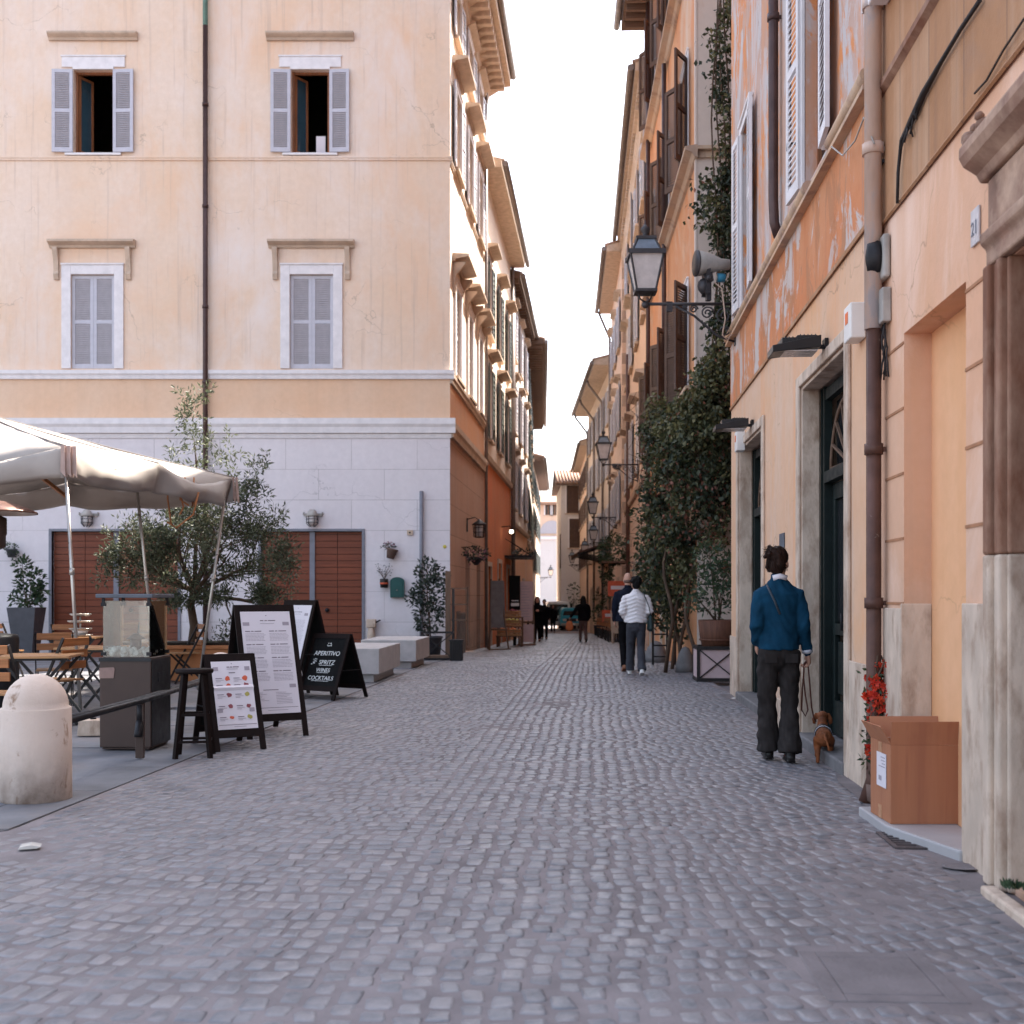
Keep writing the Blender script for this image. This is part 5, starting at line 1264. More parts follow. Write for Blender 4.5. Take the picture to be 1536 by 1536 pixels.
# ================================================================== SQUARE: bollards, rail, cabinet, stool, boards, benches
def bollard(label, x, y, h, r):
    t = thing('bollard', label, 'bollard', (x, y, gz(y)), 0, 'domed stone bollards')
    m = MB(); m.lathe([(r*1.0,-.02),(r*1.0,.02),(r*.985,h-r*1.0),(r*.97,h-r*.98),(r*.91,h-r*.975)] + [(r*.91*math.cos(k*math.pi/18), h-r*.975+r*.975*math.sin(k*math.pi/18)) for k in range(1,9)] + [(0,h)], n=40)
    m.build('shaft', M['bollard_stone'], t); return t
bollard('big pale domed stone bollard at the left edge in front', -3.15, 7.72, .83, .226)
bollard('white domed stone bollard half hidden behind the small menu board', -3.12, 12.5, .74, .21)
t = thing('barrier_rail', 'low black double bar rail between the stone bollards', 'barrier', (-3.06, 9.6, .012), 0)
m = MB(); 
for dx in (-.03, .035): m.tube([(dx-.02,-1.68,.475),(dx+.0,0,.475),(dx-.09,2.62,.475)], .024, 8)
m.build('rail', M['iron'], t)
m = MB(); m.box(-.035,.035,-.02,.02,0,.45); m.build('post', M['cabinet_brown'], t, bevel=.006); m = MB(); m.tube([(0,.0,.30),(0,-.05,.20),(0,-.05,.18)], .035, 8); m.tube([(.0,0,.44),(.0,0,.30)],.03,8); m.build('post_knob', M['iron'], t)
t = thing('display_cabinet', 'brown metal cabinet topped by a glass case with slate lid', 'cabinet', (-3.34, 10.36, .012), R(-2))
m = MB(); m.box(-.225,.225,-.26,.26,.02,.80); m.box(-.21,.21,-.245,.245,0,.019); m.build('body', M['cabinet_brown'], t, bevel=.008)
m = MB(); m.box(.226,.232,-.24,.24,.03,.78); m.box(.233,.238,-.1,.1,.58,.66); m.box(-.23,.23,-.268,-.262,.765,.795) ; m.build('side_panel', M['cabinet_dark'], t)
m = MB(); m.prism([(-.225,.62),(-.1,.62),(-.09,.70),(-.1,.715),(-.225,.71)], -.266, -.261); m.build('label_patch', plain('patch_tan', (.30,.19,.16), .6), t)
m = MB()
for a, b2, c, d in ((-.20,.20,-.235,-.229),(-.20,.20,.229,.235)): m.box(a,b2,c,d,.802,1.29)
for x in (-.206,.2): m.box(x,x+.006,-.23,.23,.802,1.29)
m.build('glass_case', M['case_glass'], t)
m = MB(); [m.ball((random.uniform(-.18,.18), random.uniform(-.2,.2), .815+random.uniform(0,.05)), random.uniform(.018,.035), 6, 4) for _ in range(150)]; m.build('pebbles', M['pebble'], t)
m = MB(); m.tube([(0,0,.8),(0,0,.95)], .05, 10); m.lathe([(.09,.95),(.02,1.0)], n=10)
for x in (-.2,.2):
    for y in (-.235,.235):
        for z in (.83,1.26): m.box(x-.02,x+.02,y-.012,y+.012,z-.015,z+.015)
        m.box(x-.012,x+.012,y-.01,y+.01,1.275,1.315)
m.build('fittings', M['iron'], t)
m = MB(); m.box(-.25,.25,-.29,.29,1.316,1.35); m.build('lid', M['slate_lid'], t, bevel=.006)
t = thing('bar_stool', 'dark brown round bar stool beside the small menu board', 'stool', (-2.655, 9.75, 0.0), R(10))
m = MB(); m.lathe([(0,.70),(.15,.70),(.158,.715),(.155,.735),(0,.738)], n=24); m.build('seat', M['frame_wood'], t)
legs = [(.125,.125),(-.125,.125),(-.125,-.125),(.125,-.125)]
for x, y in legs:
    m = MB(); m.bar((x*.62,y*.62,.70),(x*1.12,y*1.12,0),.034,.034); m.build('leg', M['frame_wood'], t)
for (a, b2), (c, d) in zip(legs, legs[1:]+legs[:1]):
    for z in (.14,.36):
        k = 1.12 - .5*z/.7; m = MB(); m.bar((a*k,b2*k,z),(c*k,d*k,z),.02,.02); m.build('stretcher', M['frame_wood'], t)

def a_board(name, label, x, y, yaw, w, h, lean, kind):
    """folding pavement board: two framed leaves hinged at the top"""
    t = thing(name, label, 'pavement sign', (x, y, gz(y)+.0), yaw)
    fw = .05
    for sg in (-1, 1):
        # leaf plane: from (y=0,z=h) to (y=sg*lean, z=0)
        Mx = Matrix.Translation((0, 0, h)) @ Matrix.Rotation(math.atan2(lean, h)*(1 if sg > 0 else -1), 4, 'X')
        L_ = math.hypot(h, lean)
        m = MB(); m.M = Mx
        y0, y1 = (-.022, .0) if sg < 0 else (.0, .022)
        bz = -L_ + (.16 if h > .9 else .12)
        m.box(-w/2, -w/2+fw, y0, y1, -L_, 0); m.box(w/2-fw, w/2, y0, y1, -L_, 0); m.box(-w/2+fw, w/2-fw, y0, y1, -.065, 0); m.box(-w/2+fw, w/2-fw, y0, y1, bz, bz+.065)
        m.box(-w/2+fw, w/2-fw, y0*.5 if sg < 0 else .004, y1-.004 if sg > 0 else -.003, bz+.065, -.065, 1)
        lf = m.build('front_leaf' if sg < 0 else 'back_leaf', [M['frame_wood'], M['board_black']], t)
        if sg > 0: continue
        a, b2 = -w/2+fw+.002, w/2-fw-.002; z0, z1 = bz+.07, -.07; W = b2-a; Z = z1-z0
        if kind == 'chalk':
            def put(s, sz, fx, fz, sh=.1):
                text(lf, s, sz, M['chalk'], Mx @ Matrix.Translation((a+W*fx, -.0125, z0+Z*fz)) @ Matrix.Rotation(R(90), 4, 'X'), shear=sh, ex=.001)
            put('APERITIVO', .088, .5, .64); put('SPRITZ', .085, .56, .45); put('WINES', .075, .5, .29); put('COCKTAILS', .078, .48, .12)
            m = MB(); m.M = Mx
            for fx, fz, l in ((.55,.425,.42),(.5,.27,.36),(.48,.095,.55)): m.box(a+W*(fx-l/2), a+W*(fx+l/2), -.0135, -.0125, z0+Z*fz, z0+Z*fz+.005)
            random.seed(2)
            for k in range(14):
                c = (a+W*.12+random.uniform(-.03,.04), z0+Z*(.44+random.uniform(0,.12))); m.box(c[0], c[0]+.022, -.0135, -.0125, c[1], c[1]+.006)
            for k in range(8): q = (a+W*.5+.03*math.cos(k), z0+Z*.86+.022*math.sin(2*k)); m.box(q[0], q[0]+.012, -.0135, -.0125, q[1], q[1]+.012)
            m.box(a+.05, a+.11, -.0135, -.0125, z0-.055, z0-.03)
            m.build('chalk_marks', M['chalk'], lf); continue
        m = MB(); m.M = Mx
        if kind == 'food': # paper sags in a fold half way
            zz = [z0, z0+Z*.56, z0+Z*.60, z0+Z*.64, z1]; yy = [-.0225, -.026, -.040, -.026, -.0225]
            for (p0, q0), (p1, q1) in zip(zip(zz, yy), zip(zz[1:], yy[1:])): m.add([(a,q0,p0),(b2,q0,p0),(b2,q1,p1),(a,q1,p1),(a,q0+.003,p0),(b2,q0+.003,p0),(b2,q1+.003,p1),(a,q1+.003,p1)], [(0,1,2,3),(7,6,5,4),(0,4,5,1),(2,6,7,3),(0,3,7,4),(1,5,6,2)])
        else: m.box(a, b2, -.0225, -.017, z0, z1)
        pp = m.build('poster', M['paper'], lf)
        random.seed({'food': 3, 'tall': 4, 'side': 5}[kind])
        g = MB(); g.M = Mx; dk = MB(); dk.M = Mx; yl = -.0275 if kind == 'food' else -.0238
        def line(mb, fx, fz, l, hh=.004): mb.box(a+W*fx, a+W*min(.97, fx+l), yl, yl+.0008, z0+Z*fz, z0+Z*fz+hh)
        dk_l = [(.5,.955,.02),(.38,.905,.07),(.47,.905,.05),(.54,.905,.15)]
        for fx, fz, l in dk_l: line(dk, fx, fz, l, .008)
        line(g, .38, .878, .28)
        for fx, fz in ((.03,.86),(.83,.86),(.03,.245),(.83,.245)) if kind != 'side' else ((.06,.88),(.80,.86),(.62,.40)):
            g.box(a+W*fx, a+W*(fx+.13), yl, yl+.0008, z0+Z*fz, z0+Z*fz+.035)
        if kind == 'tall':
            for cx0 in (.06, .54):
                z = .80
                for blk in range(4):
                    line(dk, cx0, z, .10, .008); line(dk, cx0+.12, z, .05, .008); line(dk, cx0+.19, z, random.uniform(.12,.18), .008); z -= .022
                    for k in range(6):
                        q = 0
                        while q < .36: l = random.uniform(.02,.07); line(g, cx0+q, z, l*.85, .0035); q += l
                        z -= .0135
                    z -= .028
                for k in range(8):
                    l = random.uniform(.15,.34); line(g, cx0, .20-.015*k, l, .0035)
            line(dk, .30, .225, .3, .006)
            line(dk, .02, .055, .94, .004); line(g, .35, .03, .4)
        elif kind == 'food':
            cl = ['print_red','print_olive','print_plum']; cb = {c: MB() for c in cl}
            for c in cb.values(): c.M = Mx
            line(dk, .42, .82, .16, .008)
            for r_, fz in enumerate((.74,.64,.50,.33,.17)):
                for cx0 in (.07,.52):
                    line(dk, cx0, fz, .16, .006); line(g, cx0, fz-.025, .2); line(g, cx0, fz-.045, .12)
                    c = random.choice(cl); q = MB(); n = 9; rr = random.uniform(.018,.03)
                    pts = [(a+W*(cx0+.30)+rr*random.uniform(.7,1.2)*math.cos(2*math.pi*k/n), z0+Z*fz+rr*random.uniform(.6,1.1)*math.sin(2*math.pi*k/n)) for k in range(n)]
                    cb[c].prism(pts, yl, yl+.0008)
            for c in cl: cb[c].build('food_picture', M[c], pp)
            line(dk, .03, .06, .94, .004); line(g, .4, .03, .3)
        else:
            for k in range(34):
                q = .10
                while q < .85: l = random.uniform(.03,.09); line(g, q, .80-.017*k, l*.85, .0035); q += l
            m2 = MB(); m2.M = Mx; m2.box(a+W*.5, a+W*.58, yl, yl+.0008, z0+Z*.22, z0+Z*.22+.05); m2.build('food_picture', M['bag_orange'], pp)
        g.build('print', M['print_grey'], pp); dk.build('heading', M['print_dark'], pp)
    m = MB()
    for x in (-w/2-.004, w/2): m.bar((x+.002, -lean*.55, h*.45), (x+.002, lean*.55, h*.45), .004, .012)
    m.build('stay', M['iron'], t)
    return t
a_board('menu_board', 'small black pavement board with picture menu beside the bar stool', -2.53, 10.42, R(31), .46, .82, .33, 'food')
a_board('menu_board', 'tall black pavement board with a long printed menu, the largest board', -2.44, 11.45, R(30), .60, 1.25, .44, 'tall')
a_board('menu_board', 'tall board turned away with a pale menu, behind the largest board', -2.82, 15.6, R(-38), .62, 1.28, .38, 'side')
a_board('chalkboard', 'black chalkboard lettered with spritz, wines and cocktails', -2.36, 15.35, R(-30), .62, .84, .34, 'chalk')
def bench(label, x0, x1, y0, y1):
    t = thing('stone_bench', label, 'bench', ((x0+x1)/2, (y0+y1)/2, gz(y0)+.0), R(-3), 'grey stone block benches')
    a, b = (x1-x0)/2, (y1-y0)/2
    m = MB(); m.box(-a,a,-b,b,.13,.53); m.build('block', M['bench_stone'], t, bevel=.012); m = MB(); m.box(-a+.1,a-.1,-b+.1,b-.1,-.06,.129); m.build('plinth', M['bench_stone'], t, bevel=.008)
bench('grey stone block bench behind the chalkboard, the nearer one', -2.95, -1.99, 18.0, 20.2)
bench('grey stone block bench close to the palazzo corner, the farther one', -2.75, -1.72, 21.6, 23.6)
t = thing('kerb_block', 'small square travertine foot block on the paving by the cabinet', 'block', (-4.02, 11.2, .012), R(4)); m = MB(); m.prism([(-.12,0),(.12,0),(.105,.15),(-.105,.15)], -.12, .12); m.build('block', M['travertine'], t, bevel=.01); m = MB(); m.tube([(0,0,.15),(0,0,.165)], .03, 10); m.build('socket', M['iron'], t)

# ---- parasol
C1 = Vector((-5.05, 13.2, 3.04)); ed = Vector((1.05, 3.5, 0)); pd = Vector((-5.2, 1.4, 0))
t = thing('market_parasol', 'large grey-white market parasol with sagging valance and slim guy poles', 'parasol', (-7.13, 15.65, .006))
o_ = Vector((-7.13, 15.65, .006))
cs = [C1, C1+ed, C1+ed+pd, C1+pd]; cs = [c-o_ for c in cs]; apex = Vector((0,0,3.80))
m = MB(); N = 14
def edge(i, s): return cs[i].lerp(cs[(i+1) % 4], s)
for i in range(4):
    rows = []
    for k in range(N+1):
        s = k/N; e = edge(i, s); lift = 0.0
        sag = -.17*math.sin(math.pi*((s*2) % 1.0))
        rows.append([apex.lerp(e, q) + Vector((0,0, sag*q*q - .03*math.sin(math.pi*q) + .03*q*(1-q)*4*noise.noise(Vector((s*9+i*5, q*5, 2))))) for q in [j/6 for j in range(7)]])
    vs = [p for r in rows for p in r]
    m.add(vs, [(k*7+j, k*7+j+1, (k+1)*7+j+1, (k+1)*7+j) for k in range(N) for j in range(6)], 0, True)
can = m.build('canopy', M['canvas'], t, recalc=True); md = can.modifiers.new('cloth', 'SOLIDIFY'); md.thickness = .004
m = MB()
for i in range(4):
    for s_ in (0, .5): m.tube([apex.lerp(edge(i, s_), q)*(1) + Vector((0,0,.006-.03*math.sin(math.pi*q))) for q in [j/6 for j in range(7)]], .008, 5)
m.build('seams', M['canvas'], t)
m = MB(); N = 48
for i in range(4):
    e0 = cs[i]; e1 = cs[(i+1) % 4]; tn = (e1-e0).normalized(); out = Vector((tn.y, -tn.x, 0))
    if out.dot(e0) < 0: out = -out
    vs = []
    for k in range(N+1):
        s = k/N; h2 = (s*2) % 1.0 if 0 < s < 1 else 0.0
        arch = math.sin(math.pi*h2); e = edge(i, s) + Vector((0,0,-.17*arch))
        drop = .36 - .10*arch + .07*noise.noise(Vector((s*6+i*9, 0, 1)))
        fold = (1-arch)**3
        for j in range(7):
            q = j/6
            b_ = .045*math.sin(math.pi*q)*(arch*1.4+.2) + .10*q*math.sin(s*44+i)*(fold*.8+.12) + .04*q*math.sin(s*23+i*3) - .07*q*fold
            b_ += .022*noise.noise(Vector((s*22+i*7, q*2.2, 4)))
            vs.append(e + out*b_ + Vector((0,0,-drop*q + .05*q*(1-q)*math.sin(s*9) + .012*noise.noise(Vector((s*15, q*3, 9+i))))))
    m.add(vs, [(k*7+j, (k+1)*7+j, (k+1)*7+j+1, k*7+j+1) for k in range(N) for j in range(6)], 0, True)
va = m.build('valance', M['canvas'], t); md = va.modifiers.new('cloth', 'SOLIDIFY'); md.thickness = .004
m = MB()
for c in cs:
    d = (c-Vector((0,0,c.z))).normalized(); tn = Vector((-d.y, d.x, 0))
    for k in range(7):
        a = c + tn*(.05*(k-3)/3)*1.3 + d*.03*math.cos(k*2.1); m.add([a+d*.01, a+tn*.03+d*.035, a+tn*.03+d*.06+Vector((0,0,-.36)), a-tn*.01+d*.02+Vector((0,0,-.30))], [(0,1,2,3)], 0, False)
g = m.build('corner_gather', plain('canvas_gather', (.42,.30,.26), .9), t); md = g.modifiers.new('cloth', 'SOLIDIFY'); md.thickness = .004
m = MB()
for c in cs: m.bar(apex+Vector((0,0,-.24)), c*.97+Vector((0,0,-.06)), .045, .06)
for i in range(4): m.bar(apex+Vector((0,0,-.24)), edge(i,.5)*.96+Vector((0,0,-.10)), .035, .05)
m.build('ribs', M['teak'], t)
m = MB(); m.tube([(0,0,.0),(0,0,3.75)], .05, 12); m.box(-.5,.5,-.5,.5,0,.06); m.build('mast', M['cabinet_dark'], t)
for a, b_ in (((C1-o_)+Vector((-.02,.05,-.25)), (-4.88-o_.x, 13.2-o_.y, 0)), (cs[1]+Vector((-.10,-.05,-.3)), (-4.48-o_.x, 16.65-o_.y, 0)), (edge(0,.62)+Vector((-.62,.25,-.3)), ((238-CX)/F*16.4-o_.x, 16.4-o_.y, 0))):
    m = MB(); m.tube([a, b_], .021, 8); q = Vector(a).lerp(Vector(b_), .42); m.tube([q-Vector((0,0,.04)), q+Vector((0,0,.04))], .03, 8); m.build('pole', M['steel_pole'], t)
m = MB(); q = edge(0,.72)+Vector((-.35,0,-.1))
for k in range(4): m.tube([q+Vector((k*.12,0,0)), q+Vector((k*.12+.1*math.sin(k*2),.02,-.3-.1*(k%2))), q+Vector((k*.12+.05,0,-.62+.12*k))], .012, 5)
m.tube([q+Vector((.0,0,-.6)), q+Vector((.12,0,-.68)), q+Vector((.35,0,-.5)), q+Vector((.42,0,-.2))], .014, 5)
m.build('hanging_cord', plain('cord_orange', (.42,.17,.07), .6), t)

# ---- patio heater
t = thing('patio_heater', 'brown mushroom patio heater with black base at the left edge', 'heater', (-5.78, 13.0, .012))
m = MB(); m.lathe([(.27,0),(.27,.86),(.25,.90),(.06,.92)], n=24); m.build('base', M['cabinet_dark'], t); m = MB(); m.tube([(0,0,.9),(0,0,1.85)], .04, 10); m.build('pole', M['black_paint'], t)
m = MB(); m.lathe([(.08,1.85),(.13,1.88),(.13,2.0),(.14,2.02),(.14,2.2),(.05,2.24)], n=18)
for k in range(5): m.lathe([(.135,2.03+k*.035),(.145,2.035+k*.035),(.135,2.04+k*.035)], n=18)
m.build('burner', M['cabinet_brown'], t)
m = MB(); m.lathe([(.0,2.40),(.15,2.385),(.35,2.32),(.46,2.27),(.465,2.25),(.45,2.255),(.3,2.30),(.0,2.34)], n=32); m.build('hood', plain('heater_hood', (.20,.11,.085), .35, .5), t)

# ---- olive tree in a long clay planter
t = thing('planter_box', 'long terracotta planter box on the square under the olive tree', 'planter', (-5.28, 18.55, .012))
m = MB(); m.box(-1.0,1.0,-.42,.42,0,.50); m.box(-1.04,1.04,-.46,.46,.50,.56); m.build('box', M['terracotta'], t, bevel=.015); m = MB(); m.box(-.97,.97,-.39,.39,.561,.60); m.build('soil', M['soil'], t)
random.seed(12)
TX, TY = (289-CX)/F*18.6, 18.6
t = thing('olive_tree', 'bushy olive tree with a sunlit top growing in the terracotta planter', 'tree', (TX, TY, .55))
tr = MB(); lf = MB()
def limb(p, d, L, r, depth):
    p = Vector(p); d = Vector(d).normalized(); pts = [p]; rs = [r]
    for k in range(4):
        d = (d + Vector((random.gauss(0,.13), random.gauss(0,.13), random.gauss(.02,.10)))).normalized(); pts.append(pts[-1]+d*L/4); rs.append(r*(1-.11*(k+1)))
    tr.tube(pts, rs, 7 if r > .02 else 4)
    if depth == 0:
        tips.append((pts[-1], d)); return
    for k in range(3 if depth > 1 else 4):
        a = random.uniform(0, 6.28); nd = (d*.85 + Vector((math.cos(a), math.sin(a), random.uniform(-.25,.45)))*.75)
        limb(pts[random.choice((2,3,4))], nd, L*random.uniform(.6,.8), rs[-1]*.7, depth-1)
tips = []
z0 = lambda py: H + (CY-py)/F*TY - .55
tr.tube([(0,0,-.02),(.02,.02,.3),(-.03,0,.65),(.04,0,.95)], [.085,.07,.062,.055], 9)
for d in ((-.8,.1,.55),(.85,-.1,.5),(-.3,-.6,.8),(.3,.6,.8),(.05,0,1.2),(-.55,.5,.5),(.6,-.5,.5),(-1,.0,.15),(1,.1,.1)): limb((.03,0,random.uniform(.75,.95)), d, .95, .040, 2)
tr.tube([(.03,0,.9),(.05,0,1.6),(.08,.02,2.3),(.06,0,2.9),(.02,0,3.3)], [.04,.032,.024,.015,.006], 6)
def tuft(c, r, n, tl=0, th=1, L=.085):
    for i in range(n):
        d = Vector((random.gauss(0,1), random.gauss(0,1), random.gauss(0,1))).normalized()
        p = Vector(c) + Vector((d.x*r[0], d.y*r[1], d.z*r[2]))*random.random()**.5
        lf.leaf(p, L*random.uniform(.7,1.3), .024*random.uniform(.8,1.3), 0, tl+(th-tl)*random.random(), d=(d.x+random.gauss(0,.6), d.y+random.gauss(0,.6), d.z+random.gauss(.2,.6)))
for p, d in tips:
    q = (p.x/1.45)**2 + (p.y/1.3)**2
    if q > 1.25 or p.z > z0(690)-.1: continue
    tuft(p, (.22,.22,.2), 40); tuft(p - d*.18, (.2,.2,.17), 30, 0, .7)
    for k in range(2): tr.tube([p, p+Vector((random.gauss(0,.12), random.gauss(0,.12), random.gauss(0,.14)))], .004, 3)
BL = [(240,815,.42,.28),(235,845,.45,.25),(225,838,.42,.30),(250,800,.5,.34),(300,800,.55,.4),(350,790,.5,.36),(395,800,.42,.3),(400,850,.45,.28),(300,860,.55,.28),(345,850,.5,.3),(240,870,.5,.2),(175,838,.2,.2),(415,830,.22,.25),(330,745,.5,.26),(370,735,.36,.24),(300,735,.35,.25),(395,890,.2,.12),(275,900,.35,.10),(335,895,.3,.08)]
for px, py, rx, rz in BL:
    c = ((px-CX)/F*TY - TX, random.uniform(-.5,.5), z0(py))
    for k in range(22):
        d = Vector((random.gauss(0,1), random.gauss(0,1), random.gauss(0,1))).normalized()*random.random()**.4
        tuft((c[0]+d.x*rx, c[1]+d.y*rx*1.2, c[2]+d.z*rz), (.14,.14,.12), 26, 0, .9)
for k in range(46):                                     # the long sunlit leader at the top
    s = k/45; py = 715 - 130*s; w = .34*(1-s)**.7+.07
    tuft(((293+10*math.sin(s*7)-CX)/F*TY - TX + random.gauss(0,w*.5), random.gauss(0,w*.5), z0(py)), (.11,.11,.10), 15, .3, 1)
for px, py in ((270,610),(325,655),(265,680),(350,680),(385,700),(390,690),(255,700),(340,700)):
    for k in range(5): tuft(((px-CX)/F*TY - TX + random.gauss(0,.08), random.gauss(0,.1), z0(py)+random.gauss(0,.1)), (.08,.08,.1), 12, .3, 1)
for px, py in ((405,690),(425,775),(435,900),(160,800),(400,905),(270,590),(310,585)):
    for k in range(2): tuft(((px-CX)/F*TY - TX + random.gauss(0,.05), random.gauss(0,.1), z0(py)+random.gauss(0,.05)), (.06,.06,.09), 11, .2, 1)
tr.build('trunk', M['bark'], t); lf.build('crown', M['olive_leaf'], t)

# ---- folding chairs and tables
def make_chair():
    t = thing('folding_chair', '', 'chair', (0,0,0), 0, 'slatted folding chairs on the square')
    for k, (z, y) in enumerate(((.86,.235),(.74,.215),(.62,.195))):
        m = MB(); m.box(-.19,.19,y-.01,y+.01,z-.045,z+.035); m.build('back_slat', M['teak'], t, bevel=.004)
    m = MB()
    for k in range(5): m.box(-.20,.20,-.22+k*.08,-.155+k*.08,.445,.463)
    m.build('seat', M['teak_light'], t)
    m = MB()
    for x in (-.205,.205):
        m.bar((x,.25,.90),(x,-.22,0),.03,.014,(1,0,0)); m.bar((x*.92,-.2,.44),(x*.92,.24,0),.03,.014,(1,0,0))
    m.tube([(-.19,-.2,.03),(.19,-.2,.03)], .008, 6); m.tube([(-.18,.22,.03),(.18,.22,.03)], .008, 6); m.build('frame', M['black_paint'], t)
    return t
def make_table():
    t = thing('folding_table', '', 'table', (0,0,0), 0, 'slatted folding tables on the square')
    m = MB()
    for k in range(8): m.box(-.35,.35,-.35+k*.088,-.272+k*.088,.72,.742)
    m.build('table_top', M['teak_light'], t)
    m = MB(); m.box(-.33,.33,-.3,-.27,.695,.719); m.box(-.33,.33,.27,.3,.695,.719); m.build('apron', M['black_paint'], t)
    for y in (-.28,.28):
        m = MB(); m.bar((-.3,y,.70),(.3,y,0),.03,.014,(0,1,0)); m.bar((.3,y+.016,.70),(-.3,y+.016,0),.03,.014,(0,1,0)); m.build('leg', M['black_paint'], t)
    return t
ch = make_chair(); tb = make_table()
chairs = [(-4.62, 10.55, 175, 'folding chair nearest the big bollard at the left edge'), (-6.75, 17.9, 172, 'folding chair with red brown back left of the leaning pole'), (-6.15, 18.6, 20, 'folding chair between the leaning pole and the garage door'),
          (-5.35, 17.2, 5, 'folding chair seen through the glass case'), (-5.0, 17.9, -60, 'folding chair right behind the glass case'), (-8.1, 18.6, 160, 'folding chair in front of the tall dark planter'), (-5.45, 13.9, 200, 'folding chair between the two tables'), (-4.75, 12.2, 250, 'folding chair tucked under the nearer table')]
for k, (x, y, a, lab) in enumerate(chairs):
    if k == 0: ch.location = (x,y,.012); ch.rotation_euler = (0,0,R(a)); ch['label'] = lab
    else: dup(ch, (x,y,.012), R(a), lab)
for k, (x, y, a, lab) in enumerate(((-4.75, 11.75, 8, 'slatted folding table behind the big bollard'), (-4.82, 13.55, -6, 'slatted folding table beside the foot of the leaning pole'), (-6.3, 16.9, 4, 'slatted folding table with a stack of trays'))):
    if k == 0: tb.location = (x,y,.012); tb.rotation_euler = (0,0,R(a)); tb['label'] = lab
    else: dup(tb, (x,y,.012), R(a), lab)
t = thing('tray_stack', 'steel cooling stand with stacked trays and dishes on a folding table', 'trays', (-6.25, 16.9, .754))
m = MB()
for k, (r, z) in enumerate(((.17,0),(.16,.09),(.18,.2),(.15,.30))): m.lathe([(0,z),(r*.8,z),(r,z+.02),(r,z+.03),(0,z+.015)], n=16)
m.tube([(0,0,0),(0,0,.34)], .012, 6); m.build('trays', M['steel_pole'], t); m = MB(); m.lathe([(.08,.03),(.12,.09),(.06,.12),(0,.12)], n=12); m.build('bowl', M['white_plastic'], t)
# ================================================================== VINE on the vine house and in the alley
random.seed(77)
vt = thing('climbing_vine', 'huge dark climbing vine hanging over the wall of the vine house', 'vine', (3.1, 20.2, gz(20.2)))
vo = Vector(vt.location)
lf = MB(); st = MB(); rd = MB()
# (px, py, half width px, half height px, distance, thickness, leaves, red share)
VB = [(1090,15,16,34,19.2,.3,230,0),(1082,70,20,38,19.2,.35,330,0),(1068,112,14,20,19.3,.25,110,0),(1086,150,18,40,19.2,.35,330,0),(1092,205,12,30,19.2,.3,200,0),(1088,262,20,26,19.2,.4,300,0),
      (1080,310,32,46,19.2,.5,760,.02),(1088,365,24,36,19.2,.45,460,.02),(1095,430,14,50,19.1,.4,320,0),(1085,500,20,40,19.2,.45,430,.03),(1075,560,28,40,19.2,.5,640,.05),(1050,565,14,16,19.5,.3,80,0),
      (1055,625,46,38,19.5,.55,1150,.05),(1010,640,30,32,20.6,.5,640,.05),(985,628,16,28,22.5,.45,330,.03),(985,668,22,30,22.0,.45,430,.05),(1030,680,48,40,20.2,.6,1300,.06),(1075,680,30,50,19.4,.55,900,.12),
      (1000,735,34,42,21.2,.55,950,.10),(1050,735,46,38,19.6,.55,900,.3),(1080,745,22,34,19.3,.5,480,.25),(985,790,26,40,22.0,.5,700,.06),(1025,795,40,36,20.3,.55,880,.10),(1065,795,30,22,19.6,.5,200,.4),
      (975,845,20,36,22.6,.45,400,.05),(1005,850,32,38,21.2,.5,680,.05),(1035,855,24,30,20.4,.45,360,.08),(990,900,22,40,22.0,.45,380,.02),(1012,915,14,40,21.4,.4,240,0),(975,890,12,30,23.0,.35,140,0),(1085,850,14,20,19.4,.3,80,.2),(1062,640,40,30,18.9,.4,420,.02),(1040,610,20,18,19.0,.3,120,.02)]
for px, py, hw_, hh, Y, th, n, red in VB:
    c = Vector(((px-CX)/F*Y, Y, H+(CY-py)/F*Y)) - vo; rx, rz = hw_/F*Y, hh/F*Y
    n = int(n*(.75 if py < 240 else 1.05 if py < 470 else 1.6)); rx *= 1.12; rz *= 1.08
    for k in range(max(3, n//14)):
        d = Vector((random.gauss(0,1), random.gauss(0,1), random.gauss(0,1))).normalized()*random.random()**.4
        q = c + Vector((d.x*rx, d.y*th, d.z*rz)); tone = min(.97, max(.03, .42 + .7*noise.noise(q*1.3) + random.gauss(0,.16)))
        rr = random.uniform(.10,.18)
        for j in range(14):
            p = q + Vector((random.gauss(0,rr*.55), random.gauss(0,rr*.5), random.gauss(0,rr*.6)))
            if p.y+vo.y < 16.7 and p.x+vo.x > 3.0: continue
            dd = (random.gauss(0,.6), random.gauss(-.3,.6), random.gauss(-.5,.5))
            t_ = min(1, max(0, tone+random.gauss(0,.16)))
            if random.random() < red: rd.leaf(p, .085, .05, 0, t_, d=dd)
            else: lf.leaf(p, .10*random.uniform(.7,1.25), .066*random.uniform(.8,1.25), 0, t_, d=dd)
for k in range(60):                     # hanging shoots and bare red-brown creepers
    px = random.uniform(962,1095); py = random.uniform(560,900); Y = 19.3 + max(0,(1060-px))*.03
    p = Vector(((px-CX)/F*Y, Y-.3, H+(CY-py)/F*Y)) - vo; pts = [p]
    for j in range(5): pts.append(pts[-1]+Vector((random.gauss(0,.05), random.gauss(0,.04), -random.uniform(.05,.16))))
    st.tube(pts, .005, 3)
    for q in pts:
        for j in range(3): lf.leaf(q+Vector((random.gauss(0,.03),random.gauss(0,.03),0)), .08, .045, 0, random.random())
for k in range(60):
    px = random.uniform(935,975); py = random.uniform(600,860); Y = 27
    p = Vector(((px-CX)/F*Y, Y-.15, H+(CY-py)/F*Y)) - vo
    st.tube([p, p+Vector((random.gauss(.25,.2), 0, random.gauss(.1,.4))), p+Vector((random.gauss(.5,.2), -.1, random.gauss(.2,.5)))], .006, 3)
